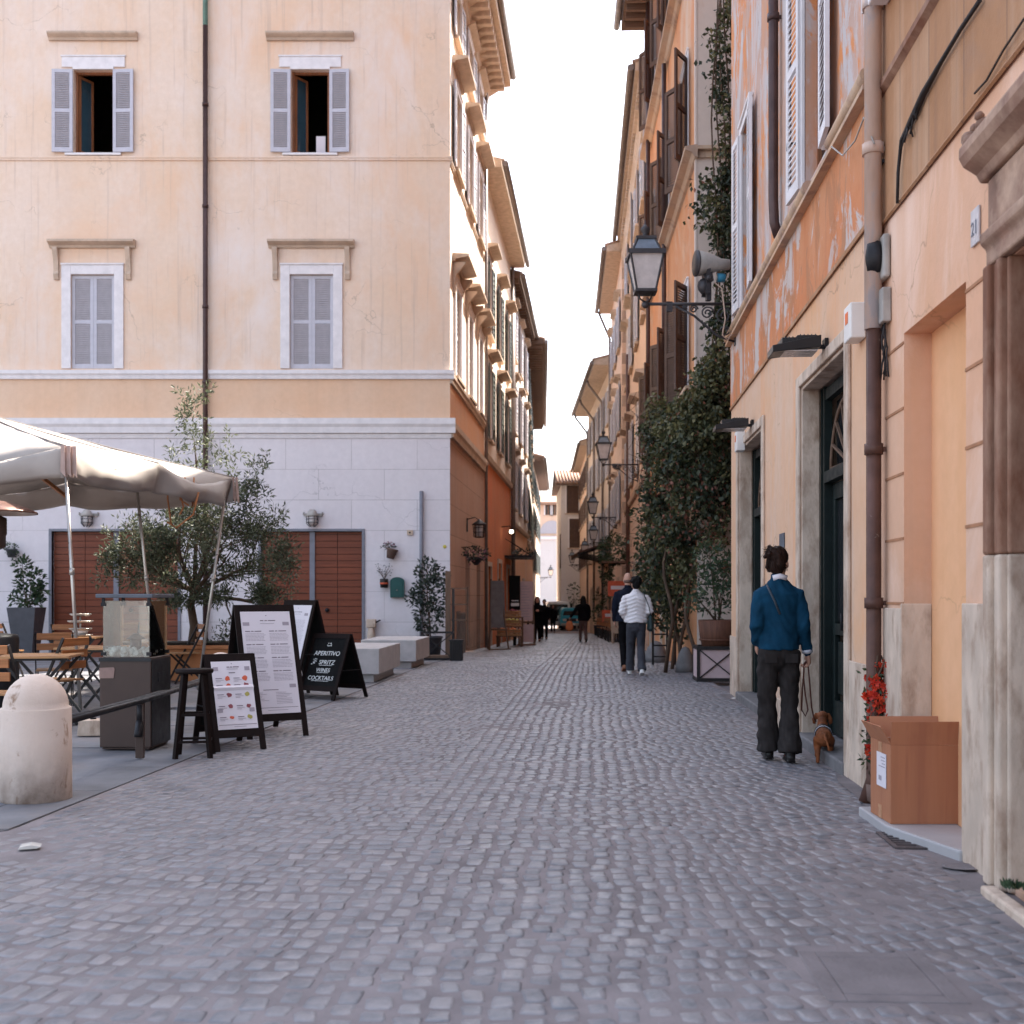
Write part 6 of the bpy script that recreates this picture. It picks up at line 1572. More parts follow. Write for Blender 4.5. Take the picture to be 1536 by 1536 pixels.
for s, base in enumerate(((1008,985),(1018,988),(1028,990),(1000,975),(1036,992))):
    Y = 21.5-.35*s; pts = []
    for k in range(14):
        py = base[1] - k*22; px = base[0] + 7*math.sin(k*.9+s*2) + (k*.5 if s % 2 else -k*.4)
        pts.append(Vector(((px-CX)/F*Y, Y+.12*math.sin(k*.7+s), (gz(Y)-.02) if k == 0 else H+(CY-py)/F*Y)) - vo)
    st.tube(pts, [.036-.0018*k for k in range(14)], 7)
for k in range(5):
    Y = 19.15; pts = [Vector(((1096-k*6+5*math.sin(j+k)-CX)/F*Y, Y, H+(CY-(600-j*60))/F*Y)) - vo for j in range(11)]; st.tube(pts, .014, 5)
st.build('stems', M['bark'], vt); lf.build('foliage', M['vine_leaf'], vt); rd.build('red_leaves', M['vine_red'], vt)

t = thing('plant_ladder', 'black iron ladder frame beside the vine trunks', 'plant frame', ((990-CX)/F*23, 23, gz(23)))
m = MB()
for x in (-.14,.14,.30): m.box(x-.02,x+.02,-.02,.02,0,2.2)
for k in range(9): m.box(-.12,.12,-.012,.012,.15+k*.22,.18+k*.22)
m.build('frame', M['black_paint'], t)
for px, Y, s, lab in ((1028,20.6,.18,'rounded dark stone at the foot of the vine trunks, nearer one'), (984,24.2,.26,'rounded dark stone guarding the wall beyond the vine frame')):
    t = thing('guard_stone', lab, 'guard stone', ((px-CX)/F*Y, Y, gz(Y))); m = MB(); m.lathe([(s,0),(s*.95,.12),(s*.7,.3),(s*.35,.42),(0,.45)], n=14); m.build('stone', M['step_stone'], t)

random.seed(8)
bx0, bx1 = (1047-CX)/F*18.0, (1100-CX)/F*18.4
t = thing('planter_stand', 'black X-braced planter frame with pale panels on the street before the alley', 'planter', ((bx0+bx1)/2+.03, 18.5, 0), R(-3))
a = (bx1-bx0)/2
m = MB()
for x in (-a, a-.045):
    for y in (-.35, .305): m.box(x, x+.045, y, y+.045, 0, .56)
for y in (-.352, .309):
    m.box(-a+.045, a-.045, y, y+.043, .005, .06); m.box(-a+.045, a-.045, y, y+.043, .50, .555)
for x in (-a-.002, a-.043):
    m.box(x, x+.045, -.305, .305, .005, .06); m.box(x, x+.045, -.305, .305, .50, .555)
m.bar((-a+.04,-.335,.06),(a-.04,-.335,.50),.018,.018,(0,1,0)); m.bar((-a+.04,-.336,.50),(a-.04,-.336,.06),.018,.018,(0,1,0)); m.build('frame', M['black_paint'], t)
m = MB(); m.box(-a+.046,a-.046,-.32,-.30,.061,.499); m.box(-a+.01,-a+.03,-.30,.30,.061,.499); m.build('panel', M['paper_pink'], t)
m = MB(); m.box(-a+.04,a-.04,-.29,.29,.50,.53); m.build('shelf', M['old_wood'], t)
def tub(m): m.lathe([(.27,0),(.31,.2),(.31,.22),(.33,.42),(.31,.43),(.30,.36),(0,.35)], n=20); m.lathe([(.305,.10),(.315,.13)], n=20); return .42
planted('potted_plant', 'leafy shrub in a round wooden tub on the X-braced planter', 'potted plant', (bx0+bx1)/2+.10, 18.5, .532, tub,
        [((-.05,-.1,.80),(.42,.3,.30),520), ((.1,0,1.15),(.36,.3,.32),460), ((-.15,0,1.4),(.28,.25,.25),240), ((-.42,-.15,.72),(.18,.18,.15),90)], 'green_leaf', .10, .035, 7, pot=M['tub_wood'])

# ================================================================== DOORSTEP: cardboard box and red flowers
Yb = 6.62; bx = (1336-CX)/F*Yb; bw = .42; bd = .37; bh = .43
t = thing('cardboard_box', 'open brown cardboard box with raised flaps standing on the marble doorstep', 'box', (bx, Yb, .052), R(0))
zt_ = H + (CY-1118)/F*Yb; bh = zt_-.052
m = MB(); th = .008
m.box(0,bw,0,th,0,bh); m.box(0,bw,bd-th,bd,0,bh); m.box(0,th,th,bd-th,0,bh); m.box(bw-th,bw,th,bd-th,0,bh); m.box(th,bw-th,th,bd-th,0,th); m.build('carton', M['cardboard'], t, bevel=.002)
m = MB(); m.box(th+.001,bw-th-.001,th+.001,bd-th-.001,th+.001,th+.01); m.build('inside', M['cardboard_in'], t)
m = MB(); m.bar((bw/2,.004,bh+.002),(bw/2,-.012,bh+.135),bw,.006,(0,1,0)); m.build('front_flap', M['cardboard'], t)
m = MB(); m.bar((bw/2,bd-.004,bh+.002),(bw/2,bd+.02,bh+.125),bw,.006,(0,1,0)); m.build('back_flap', M['cardboard_in'], t)
m = MB(); m.bar((.004,bd/2,bh+.002),(-.055,bd/2,bh+.105),bd,.006,(1,0,0)); m.build('side_flap', M['cardboard'], t)
m = MB(); m.box(-.0025,-.001,bd/2-.03,bd/2+.03,.30,bh-.002); m.box(-.0025,-.001,bd/2-.03,bd/2+.03,.002,.08); m.build('tape', M['tape'], t)
m = MB(); m.box(-.0045,-.003,.07,.24,bh*.42,bh*.86); lb = m.build('shipping_label', M['paper'], t)
m = MB(); [m.box(-.006,-.005,.085,.085+random.uniform(.05,.13),bh*.80-.018*k,bh*.80-.018*k+.005) for k in range(4)]; m.box(-.006,-.005,.15,.2,bh*.5,bh*.56); m.build('print', M['print_grey'], lb)
random.seed(14)
fx, fy = (1313-CX)/F*7.6, 7.55
t = thing('flowering_climber', 'climber with bright red flowers on the iron pipe behind the cardboard box', 'plant', (fx, fy, .005))
m = MB(); m.lathe([(.05,0),(.07,.02),(.075,.12),(.0,.12)], n=14); m.build('pot', M['pot_clay'], t)
m = MB(); lfm = MB(); fl = MB()
for k in range(5):
    pts = [Vector((0,0,.1))]
    for j in range(9): pts.append(Vector((.06*math.sin(j*.8+k*1.7)+.02*j*.3, random.gauss(0,.03), .1+.095*(j+1))))
    m.tube(pts, .006, 5)
zp = lambda py: H + (CY-py)/F*7.55 - .005
xp = lambda px: (px-CX)/F*7.55 - fx
for px, py, s, n in ((1325,1000,12,7),(1312,1018,10,8),(1305,1022,8,5),(1318,1030,13,10),(1328,1035,12,9),(1303,1043,8,8),(1315,1055,13,7),(1325,1060,13,9),(1338,1063,8,7),(1318,1075,14,6),(1332,1072,9,6),(1307,1120,8,5),(1304,1130,6,3)):
    for k in range(n):
        c = Vector((xp(px+random.gauss(0,s*.4)), random.gauss(0,.035), zp(py+random.gauss(0,s*.4)))); tn = random.random()
        for j in range(6):
            a_ = 6.28*j/6+random.random(); fl.leaf(c, .036, .032, 0, min(1,max(0,tn+random.gauss(0,.15))), d=(math.cos(a_), random.gauss(-.5,.3), math.sin(a_)))
for k in range(230): lfm.leaf((xp(random.gauss(1320,11)), random.gauss(.02,.03), zp(random.uniform(1005,1090))), .045, .02, 0, random.random())
for k in range(60): lfm.leaf((xp(random.gauss(1308,7)), random.gauss(.02,.02), zp(random.uniform(1090,1150))), .05, .022, 0, random.random())
m.build('stems', M['bark'], t); lfm.build('leaves', M['green_leaf'], t); fl.build('flowers', M['petal_red'], t)
random.seed(15)
t = thing('weed_tuft', 'small green weed tuft at the foot of the stone portal', 'weed', (2.205, 5.14, .055)); m = MB(); [m.leaf((random.gauss(0,.015), random.gauss(0,.015), 0), .05, .018, 0, random.random(), d=(random.gauss(0,.5), random.gauss(0,.5), 1)) for _ in range(40)]; m.build('leaves', M['green_leaf'], t)
t = thing('drain_hole', 'dark worn drain hole in the paving at the foot of the portal', 'drain', (2.24, 5.78, .004)); m = MB(); m.lathe([(0,-.003),(.07,-.003),(.09,.004),(.11,.003)], n=14, sy=.7); m.build('rim', M['dirt_pave'], t); m = MB(); m.lathe([(0,.0),(.075,.0),(.075,.002),(0,.002)], n=14, sy=.7); m.build('hole', M['dark_room'], t)

# ================================================================== FAR RIGHT SHOPS
random.seed(41)
def wr(y, d): return (right_wall(y)-d, y, gz(y))
t = thing('iron_canopy', 'dark rusty iron canopy jutting out over the shops of the right row', 'canopy', (right_wall(60), 60, 3.9), R(90))
m = MB()
for k in range(8): m.bar((-3.2+k*.9,.02,.0),(-3.2+k*.9,1.5,-.55),.05,.05); m.bar((-3.2+k*.9,.02,-.75),(-3.2+k*.9,1.3,-.5),.035,.035)
m.box(-3.3,3.3,1.45,1.55,-.64,-.50); m.build('frame', M['iron'], t); m = MB(); m.add([(-3.3,.02,.05),(3.3,.02,.05),(3.3,1.6,-.5),(-3.3,1.6,-.5),(-3.3,.02,.09),(3.3,.02,.09),(3.3,1.6,-.46),(-3.3,1.6,-.46)], [(3,2,1,0),(4,5,6,7),(0,1,5,4),(2,3,7,6),(1,2,6,5),(3,0,4,7)]); m.build('roof_sheet', M['rust_pipe'], t)
t = thing('hanging_greenery', 'mass of green plants hanging over a shop entrance beyond the couple', 'plant', (right_wall(44)-.55, 44, 2.3))
m = MB(); m.box(-.5,.5,-.9,.9,.25,.32); m.build('shelf', M['old_wood'], t); m = MB(); leaves(m, (0,0,.75), (.62,.9,.62), 900, .15, .07); leaves(m, (-.3,-.4,.05), (.25,.4,.6), 300, .14, .06); leaves(m, (-.25,-.8,-.6), (.15,.2,.6), 140, .12, .05); m.build('foliage', M['green_leaf'], t)
for k, (y, z, w, h, lab) in enumerate(((42.5,1.95,.35,.55,'small red shop sign just behind the bald walker'), (48,.95,.4,.5,'small red and white shop sign low on the wall by the tables'))):
    t = thing('shop_sign', lab, 'sign', (right_wall(y)-.45, y, gz(y)+z), 0); m = MB(); m.box(-w,w,-.03,.03,-h/2,h/2); m.box(w,.45,-.02,.02,h/2-.05,h/2); m.build('panel', M['print_red'], t); m = MB(); m.box(-w*.7,w*.7,-.034,-.031,-.03,.10); m.build('stripe', M['paper'], t)
tabs = [(43.0,.55),(45.5,.6),(49.0,.6),(52.0,.6)]
for k, (y, d) in enumerate(tabs):
    if k == 0:
        t = thing('cafe_table', 'dark cafe table along the right wall, nearest of the row', 'table', wr(y,d), 0, 'dark cafe tables along the right wall')
        m = MB(); m.lathe([(0,.72),(.32,.72),(.33,.74),(0,.75)], n=16); m.build('table_top', M['old_wood'], t); m = MB(); m.tube([(0,0,0),(0,0,.72)], .03, 8); m.lathe([(.22,0),(.05,.05)], n=12); m.build('pedestal', M['black_paint'], t); T0 = t
    else: dup(T0, wr(y,d), 0, ('dark cafe table along the right wall, second of the row','dark cafe table below the red and white sign','dark cafe table along the right wall, farthest of the row')[k-1])
    for j in (-1, 1):
        lab = 'cafe chair on the %s side of the %s dark table' % ('near' if j < 0 else 'far', ('nearest','second','third','farthest')[k])
        loc = wr(y+.62*j, d+.05)
        if k == 0 and j < 0:
            c = thing('cafe_chair', lab, 'chair', loc, 0 if j < 0 else math.pi, 'cafe chairs along the right wall')
            m = MB(); m.box(-.2,.2,-.2,.2,.43,.46); m.build('seat', M['teak'], c); m = MB(); m.box(-.2,.2,-.22,-.19,.55,.86); m.build('backrest', M['teak'], c); m = MB()
            for x in (-.18,.18): m.box(x-.015,x+.015,-.22,-.19,0,.55); m.box(x-.015,x+.015,.16,.19,0,.43)
            m.build('frame', M['black_paint'], c); C0 = c
        else: dup(C0, loc, 0 if j < 0 else math.pi, lab)
t = thing('street_board', 'leaning pale board frame outside the far right shops', 'sign', wr(40.5,.55), R(15)); m = MB(); m.bar((-.2,0,1.15),(-.24,-.25,0),.04,.03); m.bar((.2,0,1.15),(.24,-.25,0),.04,.03); m.bar((0,0,1.1),(0,.3,0),.04,.03); m.prism([(-.2,.35),(.2,.35),(.19,1.12),(-.19,1.12)],-.16,-.13); m.build('board', M['stone_trim'], t)
planted('potted_plant', 'leafy pot plant at the base of the far right shops', 'potted plant', right_wall(57)-.5, 57, gz(57), bush_pot, [((0,0,1.0),(.4,.4,.5),220), ((0,0,1.7),(.3,.3,.4),140)], 'green_leaf', .16, .08, 5)
planted('potted_plant', 'leafy climber in a pot against the forward standing house', 'potted plant', 4.5, 86.5, gz(86.5), bush_pot, [((0,0,1.2),(.6,.5,.8),200), ((.1,0,2.6),(.5,.4,.9),160)], 'green_leaf', .22, .1, 4)
planted('potted_plant', 'hanging green plant pot low on the far left row', 'potted plant', left_wall(80)+.5, 80, gz(80), bush_pot, [((0,0,1.1),(.5,.5,.6),150)], 'green_leaf', .2, .1, 3)

def car(name, label, cat, x, y, col, w, L_, h, van):
    t = thing(name, label, cat, (x, y, gz(y)))
    m = MB(); a = w/2
    m.prism([(-a,.28),(a,.28),(a+.02,.6),(a-.02,.92),(a-.10,h-.12),(a-.22,h),(-a+.22,h),(-a+.10,h-.12),(-a+.02,.92),(-a-.02,.6)] if van else [(-a,.25),(a,.25),(a+.02,.55),(a-.03,.88),(-a+.03,.88),(-a-.02,.55)], 0, L_)
    if not van:
        m.prism([(-a+.05,.881),(a-.05,.881),(a-.2,h),(-a+.2,h)], .35, L_-1.0)
    m.build('body', col, t, bevel=.06)
    m = MB()
    if van: m.prism([(-a+.16,1.0),(a-.16,1.0),(a-.26,h-.2),(-a+.26,h-.2)], -.012, -.002)
    else: m.prism([(-a+.16,.93),(a-.16,.93),(a-.25,h-.08),(-a+.25,h-.08)], .335, .348)
    m.build('windscreen', M['dark_glass'], t)
    for sx in (-1, 1):
        for yy in (.75, L_-.75):
            m = MB(); m.lathe([(.0,-.09),(.31,-.09),(.32,-.05),(.32,.05),(.31,.09),(0,.09)], n=18); m.v = [(sx*(a-.08)+z, yy+y, .32+x) for x, y, z in m.v]; wl_ = m.build('wheel', M['tyre'], t, recalc=True)
        m = MB(); m.box(sx*(a-.30)-.12, sx*(a-.30)+.12, -.03, -.002, .62, .76); m.build('headlight', M['lamp_glass'], t)
    m = MB(); m.box(-a+.05,a-.05,-.07,-.003,.30,.48); m.build('bumper', M['grey_plastic'], t); m = MB(); m.box(-.26,.26,-.085,-.072,.36,.46); m.build('number_plate', M['white_plastic'], t)
    m = MB(); m.box(-.35,.35,-.02,-.001,.58,.80); m.build('grille', M['cabinet_dark'], t)
car('parked_van', 'white van parked far down the street between the walkers', 'van', (838-CX)/F*84, 84, M['car_white'], 1.8, 4.6, 2.0, True)
car('parked_car', 'small teal vehicle parked far off beside the white van', 'car', (857-CX)/F*79.5, 79.5, M['car_teal'], 1.5, 3.5, 1.5, True)

# ================================================================== PEOPLE
def remesh(mb, voxel, smooth=2):
    me = mb.mesh('tmp', [])
    ob = bpy.data.objects.new('tmp', me); COL.objects.link(ob)
    md = ob.modifiers.new('r', 'REMESH'); md.mode = 'VOXEL'; md.voxel_size = voxel; md.use_smooth_shade = True
    sm = ob.modifiers.new('s', 'SMOOTH'); sm.iterations = smooth; sm.factor = .5
    bpy.context.view_layer.update()
    r = bpy.data.meshes.new_from_object(ob.evaluated_get(bpy.context.evaluated_depsgraph_get()))
    bpy.data.objects.remove(ob); bpy.data.meshes.remove(me)
    r.polygons.foreach_set('use_smooth', [True]*len(r.polygons))
    return r
def garment(name, mb, voxel, mat, parent, smooth=2, wrinkle=0.0, wsc=14):
    me = remesh(mb, voxel, smooth); me.materials.clear(); me.materials.append(mat)
    if wrinkle:
        me.update(); ns = [v.normal.copy() for v in me.vertices]
        for v, n in zip(me.vertices, ns):
            q = v.co; v.co = q + n*wrinkle*noise.noise(Vector((q.x*wsc, q.y*wsc, q.z*wsc*1.15 + 1.6*math.sin(q.x*14))))
    return link(name, me, parent)
def cap(mb, pts, rx, ry=None, right=(1,0,0), n=14):
    """tapered limb with rounded ends"""
    pts = [Vector(p) for p in pts]; rx = list(rx); ry = list(ry or rx)
    d0 = (pts[0]-pts[1]).normalized(); d1 = (pts[-1]-pts[-2]).normalized()
    P = [pts[0]+d0*rx[0]*.8, pts[0]+d0*rx[0]*.5] + pts + [pts[-1]+d1*rx[-1]*.5, pts[-1]+d1*rx[-1]*.8]
    X = [rx[0]*.35, rx[0]*.8] + rx + [rx[-1]*.8, rx[-1]*.35]; Yv = [ry[0]*.35, ry[0]*.8] + ry + [ry[-1]*.8, ry[-1]*.35]
    mb.tube(P, X, n, right=right, ry=Yv)

def person(label, x, y, h, yaw, arms, legs, cols, hair='short', coat=.0, flare=1.0, voxel=.012, head_turn=0, bulk=1.0, curl=.0, skirt=None, group=None, lean=0.0, hips=1.0, wr=.006):
    t = thing('person', label, 'person', (x, y, gz(y)+.004), yaw, group); s = h/1.70; t.scale = (s, s, s)
    jc, tc, sc, hc = cols
    ht = Matrix.Translation((0, lean+.02, 1.56)) @ Matrix.Rotation(head_turn, 4, 'Z')
    # --- body: one continuous surface from head to feet
    b = MB()
    b.tube([(0,lean*.9,1.36),(0,lean,1.42),(0,lean+.005,1.50),(0,lean+.02,1.56)], [.07,.055,.05,.05], 12)
    b.M = ht
    b.ball((0,-.005,.045), (.073,.093,.098), 16, 12); b.ball((0,.025,-.03), (.056,.066,.072), 14, 10)      # skull, jaw
    b.tube([(0,.088,.03),(0,.108,-.012),(0,.09,-.02)], [.010,.014,.011], 8); b.ball((0,.075,-.075), (.024,.022,.018), 8, 6)
    for sx in (-1, 1):
        b.ball((sx*.073,-.005,.0), (.011,.022,.032), 8, 6); b.ball((sx*.03,.080,.035), (.018,.012,.008), 8, 6); b.ball((sx*.035,.062,-.02), (.02,.02,.022), 8, 6)
    b.ball((0,.082,-.045), (.022,.012,.008), 8, 6)
    b.M = None
    cap(b, [(0,lean*.2,.90),(0,lean*.4,1.08),(0,lean*.7,1.25),(0,lean*.9,1.37)], [.13,.11,.14,.10], [.09,.08,.09,.06])
    for sd in ('L', 'R'):
        sh, el, wrp = [Vector(p) for p in arms[sd][:3]]
        cap(b, [sh+Vector((-sh.x*.15,0,-.04)), el, wrp], [.034,.033,.026], None, (0,1,0), 10)
        d = (wrp-el).normalized(); hand = arms[sd][3] if len(arms[sd]) > 3 else .3
        side = Vector((1 if sd == 'L' else -1, 0, 0)); fwd = d.cross(side).normalized()
        if fwd.y < 0: fwd = -fwd
        inn = side - d*side.dot(d); inn.normalize()
        pc = wrp + d*.05
        cap(b, [wrp+d*.0, pc, wrp+d*.085], [.018,.022,.02], [.030,.040,.038], tuple(inn), 10)
        for k in range(4):
            base = wrp + d*.085 + fwd*(.030-.020*k); Lf = (.036,.041,.038,.030)[k]
            p1 = base + (d*math.cos(hand) + inn*math.sin(hand))*Lf; p2 = p1 + (d*math.cos(hand*2.6) + inn*math.sin(hand*2.6))*Lf*.7; p3 = p2 + (d*math.cos(hand*4) + inn*math.sin(hand*4))*Lf*.5
            b.tube([base-d*.02, base, p1, p2, p3], [.009,.0095,.009,.0082,.007], 8)
        tb_ = wrp + d*.03 + fwd*.030; b.tube([tb_-d*.01, tb_+fwd*.018+d*.02+inn*.008, tb_+fwd*.02+d*.05+inn*.022], [.012,.011,.008], 8)
        hp, kn, an = [Vector(p) for p in legs[sd][:3]]
        cap(b, [hp, kn, an], [.07,.05,.035]); cap(b, [an, an+Vector((0,.10,-.03))], [.032,.03], [.03,.025])
    garment('body', b, min(voxel, .0075) if voxel < .012 else voxel, M['skin'], t, 2)
    if voxel < .02:
        m = MB(); m.M = ht
        for sx in (-1, 1): m.ball((sx*.03,.083,.022), (.013,.008,.008), 8, 6)
        m.build('eyes', M['paper'], t); m = MB(); m.M = ht
        for sx in (-1, 1): m.ball((sx*.03,.0895,.022), (.006,.003,.006), 8, 6); m.box(sx*.03-.018, sx*.03+.018, .086, .092, .044, .050)
        m.build('pupils', M['hair_black'], t)
    # --- trousers
    B_ = bulk
    m = MB(); cap(m, [(0,lean*.3,1.00),(0,lean*.25,.92),(0,lean*.2,.84)], [.128*hips,.152*hips,.15*hips], [.095,.118,.115])
    for sd in ('L', 'R'):
        hp, kn, an = [Vector(p) for p in legs[sd][:3]]
        mid = hp.lerp(kn, .5); mc = kn.lerp(an, .35); me_ = kn.lerp(an, .75); end = an + Vector((0,-.005,-.012 if flare > 1.4 else -.02))
        m.tube([hp+Vector((0,0,.03)), hp, mid, kn, mc, me_, end], [.080*hips,.088*hips,.080,.066+.010*(flare-1),.066*(1+.30*(flare-1)),.058*flare,.062*flare], 16, right=(1,0,0), ry=[.09,.10,.086,.068,.072*(1+.2*(flare-1)),.062*flare,.068*flare])
    garment('trousers', m, voxel, M[tc], t, 2, wr*1.25, 13)
    # --- shoes
    for sd in ('L', 'R'):
        an = Vector(legs[sd][2]); pt = legs[sd][3] if len(legs[sd]) > 3 else 0.0
        m = MB(); R_ = Matrix.Translation(an) @ Matrix.Rotation(pt, 4, 'X'); m.M = R_
        cap(m, [(0,-.035,-.045),(0,.06,-.052),(0,.135,-.058)], [.038,.044,.036], [.036,.034,.024], n=12); cap(m, [(0,-.01,.02),(0,-.015,-.03)], [.040,.042]); m.box(-.038,.038,-.06,.16,-.080,-.070)
        garment('shoe', m, min(voxel, .008), M[sc], t, 1)
    # --- jacket or coat
    m = MB(); hem = .905 - coat
    pts = [(0,lean*.3,hem),(0,lean*.35,.98),(0,lean*.45,1.10),(0,lean*.6,1.22),(0,lean*.8,1.33),(0,lean*.95,1.395),(0,lean,1.435)]
    rx = [.188*B_*hips+coat*.10,.182*B_*hips,.172*B_,.180*B_,.180*B_,.128*B_,.080]; ry = [.142*B_+coat*.08,.136*B_,.118*B_,.125*B_,.120*B_,.090*B_,.070]
    if coat > .2: pts.insert(1, (0,lean*.3,.80)); rx.insert(1, .19*B_); ry.insert(1, .14*B_)
    m.tube(pts, rx, 20, right=(1,0,0), ry=ry); m.tube([(0,lean,1.40),(0,lean+.004,1.46),(0,lean+.008,1.485)], [.078,.066,.064], 14, right=(1,0,0))
    for sd in ('L', 'R'):
        sh, el, wrp = [Vector(p) for p in arms[sd][:3]]; q = 1 if sd == 'R' else -1
        cap(m, [(q*.10,sh.y,1.350), sh+Vector((-q*.010,0,-.012)), sh.lerp(el,.5), el, el.lerp(wrp,.5), wrp+(wrp-el).normalized()*-.005], [.055*B_,.062*B_,.060*B_,.054*B_,.048*B_,.043*B_], [.06*B_,.070*B_,.066*B_,.058*B_,.05*B_,.045*B_], (0,1,0))
    jk = garment('jacket' if coat < .2 else 'coat', m, voxel, M[jc], t, 2, wr, 12)
    # --- hair
    if hair != 'bald':
        m = MB(); m.M = ht
        m.ball((0,-.018,.062), (.084,.098,.092), 18, 12); m.ball((0,-.055,.005), (.072,.055,.085), 14, 10)
        if hair in ('bun', 'long'): 
            for k in range(16): a = random.uniform(-1.2,1.2); m.tube([(.08*math.sin(a),-.06*math.cos(a),.05),(.092*math.sin(a),-.085*math.cos(a),-.02),(.07*math.sin(a),-.08*math.cos(a),-.06)], [.018,.014,.006], 6)
        if hair == 'bun':
            m.ball((-.034,-.075,.095), (.055,.045,.045), 12, 8)
            for k in range(26): c = Vector((-.036,-.08,.095)) + Vector((random.gauss(0,.024),random.gauss(0,.018),random.gauss(0,.018))); m.ball(c, random.uniform(.012,.02), 7, 5)
        if hair == 'long':
            cap(m, [(0,-.06,0),(0,-.085,-.15),(0,-.09,-.28)], [.085,.10,.08], [.05,.05,.035])
            for sx in (-1,1): cap(m, [(sx*.075,.01,.03),(sx*.085,.0,-.1),(sx*.08,.01,-.24)], [.028,.032,.02])
        if hair == 'curly':
            for k in range(60): d = Vector((random.gauss(0,1), random.gauss(-.4,.8), random.gauss(.5,.7))).normalized(); m.ball((d.x*.09, d.y*.10-.015, .05+d.z*.095), random.uniform(.018,.03), 7, 5)
        garment('hair', m, min(voxel,.009), M[hc], t, 1, .004, 40)
    else:
        m = MB(); m.M = ht; m.ball((0,-.035,-.005), (.0765,.072,.035), 16, 10); garment('hair', m, .009, M['pot_clay'], t, 1)
    return t

# walker in blue with a dog
px_, yy_ = 1168, 9.45
P1 = person('person in a blue wool jacket and flared charcoal trousers walking away with a small dog', (px_-CX)/F*yy_, yy_, 1.735, R(-3),
    {'R': [(.158,0,1.33),(.190,-.045,1.09),(.232,.03,.865),.62], 'L': [(-.158,0,1.33),(-.185,-.07,1.08),(-.155,.08,.93),.3]},
    {'R': [(.085,0,.86),(.085,.02,.46),(.080,-.05,.088),0], 'L': [(-.085,0,.86),(-.080,.07,.47),(-.060,.12,.092),.05]},
    ('wool_blue','cord_grey','leather_black','hair_dark'), 'bun', .015, 1.5, .0095, head_turn=R(-22), hips=.96, wr=.013, bulk=.90)
m = MB(); m.M = Matrix.Translation((0,.02,1.56)) @ Matrix.Rotation(R(-22),4,'Z')
for k in range(90):
    a = random.uniform(-1.5,1.5); z = random.uniform(-.06,.13); r = .088 if z < .09 else .07; p = Vector((r*math.sin(a), -r*1.08*math.cos(a)-.015, z)); q = Vector((-.034,-.09,.10)) - p
    m.tube([p, p + q*.3 + Vector((random.gauss(0,.008),-.012,random.gauss(0,.008))), p + q*.7 + Vector((random.gauss(0,.01),-.010,random.gauss(.004,.01)))], [.0016,.0022,.0012], 4)
for k in range(40):
    d = Vector((random.gauss(-.4,.7), random.gauss(-.7,.4), random.gauss(.3,.6))).normalized(); p = Vector((-.036,-.08,.10)); m.tube([p+d*.03, p+d*.055+Vector((0,0,.004)), p+d*.075+Vector((random.gauss(0,.01),0,random.gauss(-.008,.008)))], [.002,.0018,.001], 4)
m.build('loose_hair', M['hair_dark'], P1)
m = MB(); m.tube([(-.01,-.118,1.17),(-.055,-.117,1.28),(-.092,-.094,1.365),(-.100,-.03,1.408),(-.10,.06,1.38)], .009, 6, right=(1,0,0), ry=[.003]*5); m.build('bag_strap', M['strap_grey'], P1)
m = MB(); m.tube([(-.055,-.055,1.455),(0,-.068,1.47),(.055,-.055,1.455)], .022, 8, ry=[.010]*3, right=(0,0,1)); m.build('shirt_collar', M['paper'], P1)
m = MB(); m.tube([(.226,.023,.895),(.231,.030,.866)], .044, 12); m.build('shirt_cuff', M['grey_paint'], P1)
for sx in (-1, 1):
    m = MB(); m.box(sx*.08-.048, sx*.08+.048, -.128, -.118, .79, .86); m.build('back_pocket', M['cord_grey'], P1)
# dog seen from behind
dx, dy = (1236-CX)/F*9.38, 9.38
D = thing('dog', 'small reddish brown dog in a black harness walking beside the shop door', 'dog', (dx, dy, .004), R(-13))
D.scale = (.92,.92,.92)
b = MB()
cap(b, [(0,-.02,.215),(0,.08,.225),(0,.20,.215),(0,.31,.22)], [.074,.068,.076,.070], [.076,.070,.088,.082])
cap(b, [(0,.33,.25),(0,.40,.33)], [.052,.042]); b.ball((0,.44,.36), (.052,.062,.05), 12, 8); cap(b, [(0,.48,.345),(0,.555,.33)], [.030,.019])
for sx in (-1, 1):
    cap(b, [(sx*.055,.44,.385),(sx*.072,.43,.33),(sx*.07,.435,.30)], [.014,.022,.016], [.008,.010,.008])
    hy = .03*sx
    cap(b, [(sx*.048,.0,.20),(sx*.056,.04+hy,.135),(sx*.054,-.035+hy,.075),(sx*.054,-.03+hy,.022)], [.046,.034,.019,.017]); cap(b, [(sx*.054,-.03+hy,.014),(sx*.054,.005+hy,.013)], [.018,.017], [.012,.011])
    cap(b, [(sx*.048,.29,.18),(sx*.052,.27-hy,.10),(sx*.052,.29-hy,.02)], [.036,.024,.017]); cap(b, [(sx*.052,.29-hy,.014),(sx*.052,.325-hy,.013)], [.018,.017], [.012,.011])
cap(b, [(0,-.075,.25),(.015,-.135,.215),(.035,-.15,.15),(.04,-.145,.12)], [.017,.013,.009,.006])
garment('body', b, .0065, M['fur_brown'], D, 2, .003, 40)
m = MB(); m.tube([(0,.12,.225),(0,.20,.220),(0,.27,.222)], [.076,.083,.079], 18, right=(1,0,0), ry=[.078,.095,.092]); m.build('harness', M['leather_black'], D)
m = MB(); m.tube([(0,.135,.2245),(0,.15,.224)], [.0775,.080], 18, right=(1,0,0), ry=[.083,.086]); m.build('reflective_band', M['grey_paint'], D)
hw = Vector(((px_-CX)/F*yy_, yy_, 0)) + Matrix.Rotation(R(-3),3,'Z') @ (Vector((.238,.045,.782))*(1.735/1.7))
dh = Vector((dx, dy, 0)) + Vector((-.02,.17,.315))
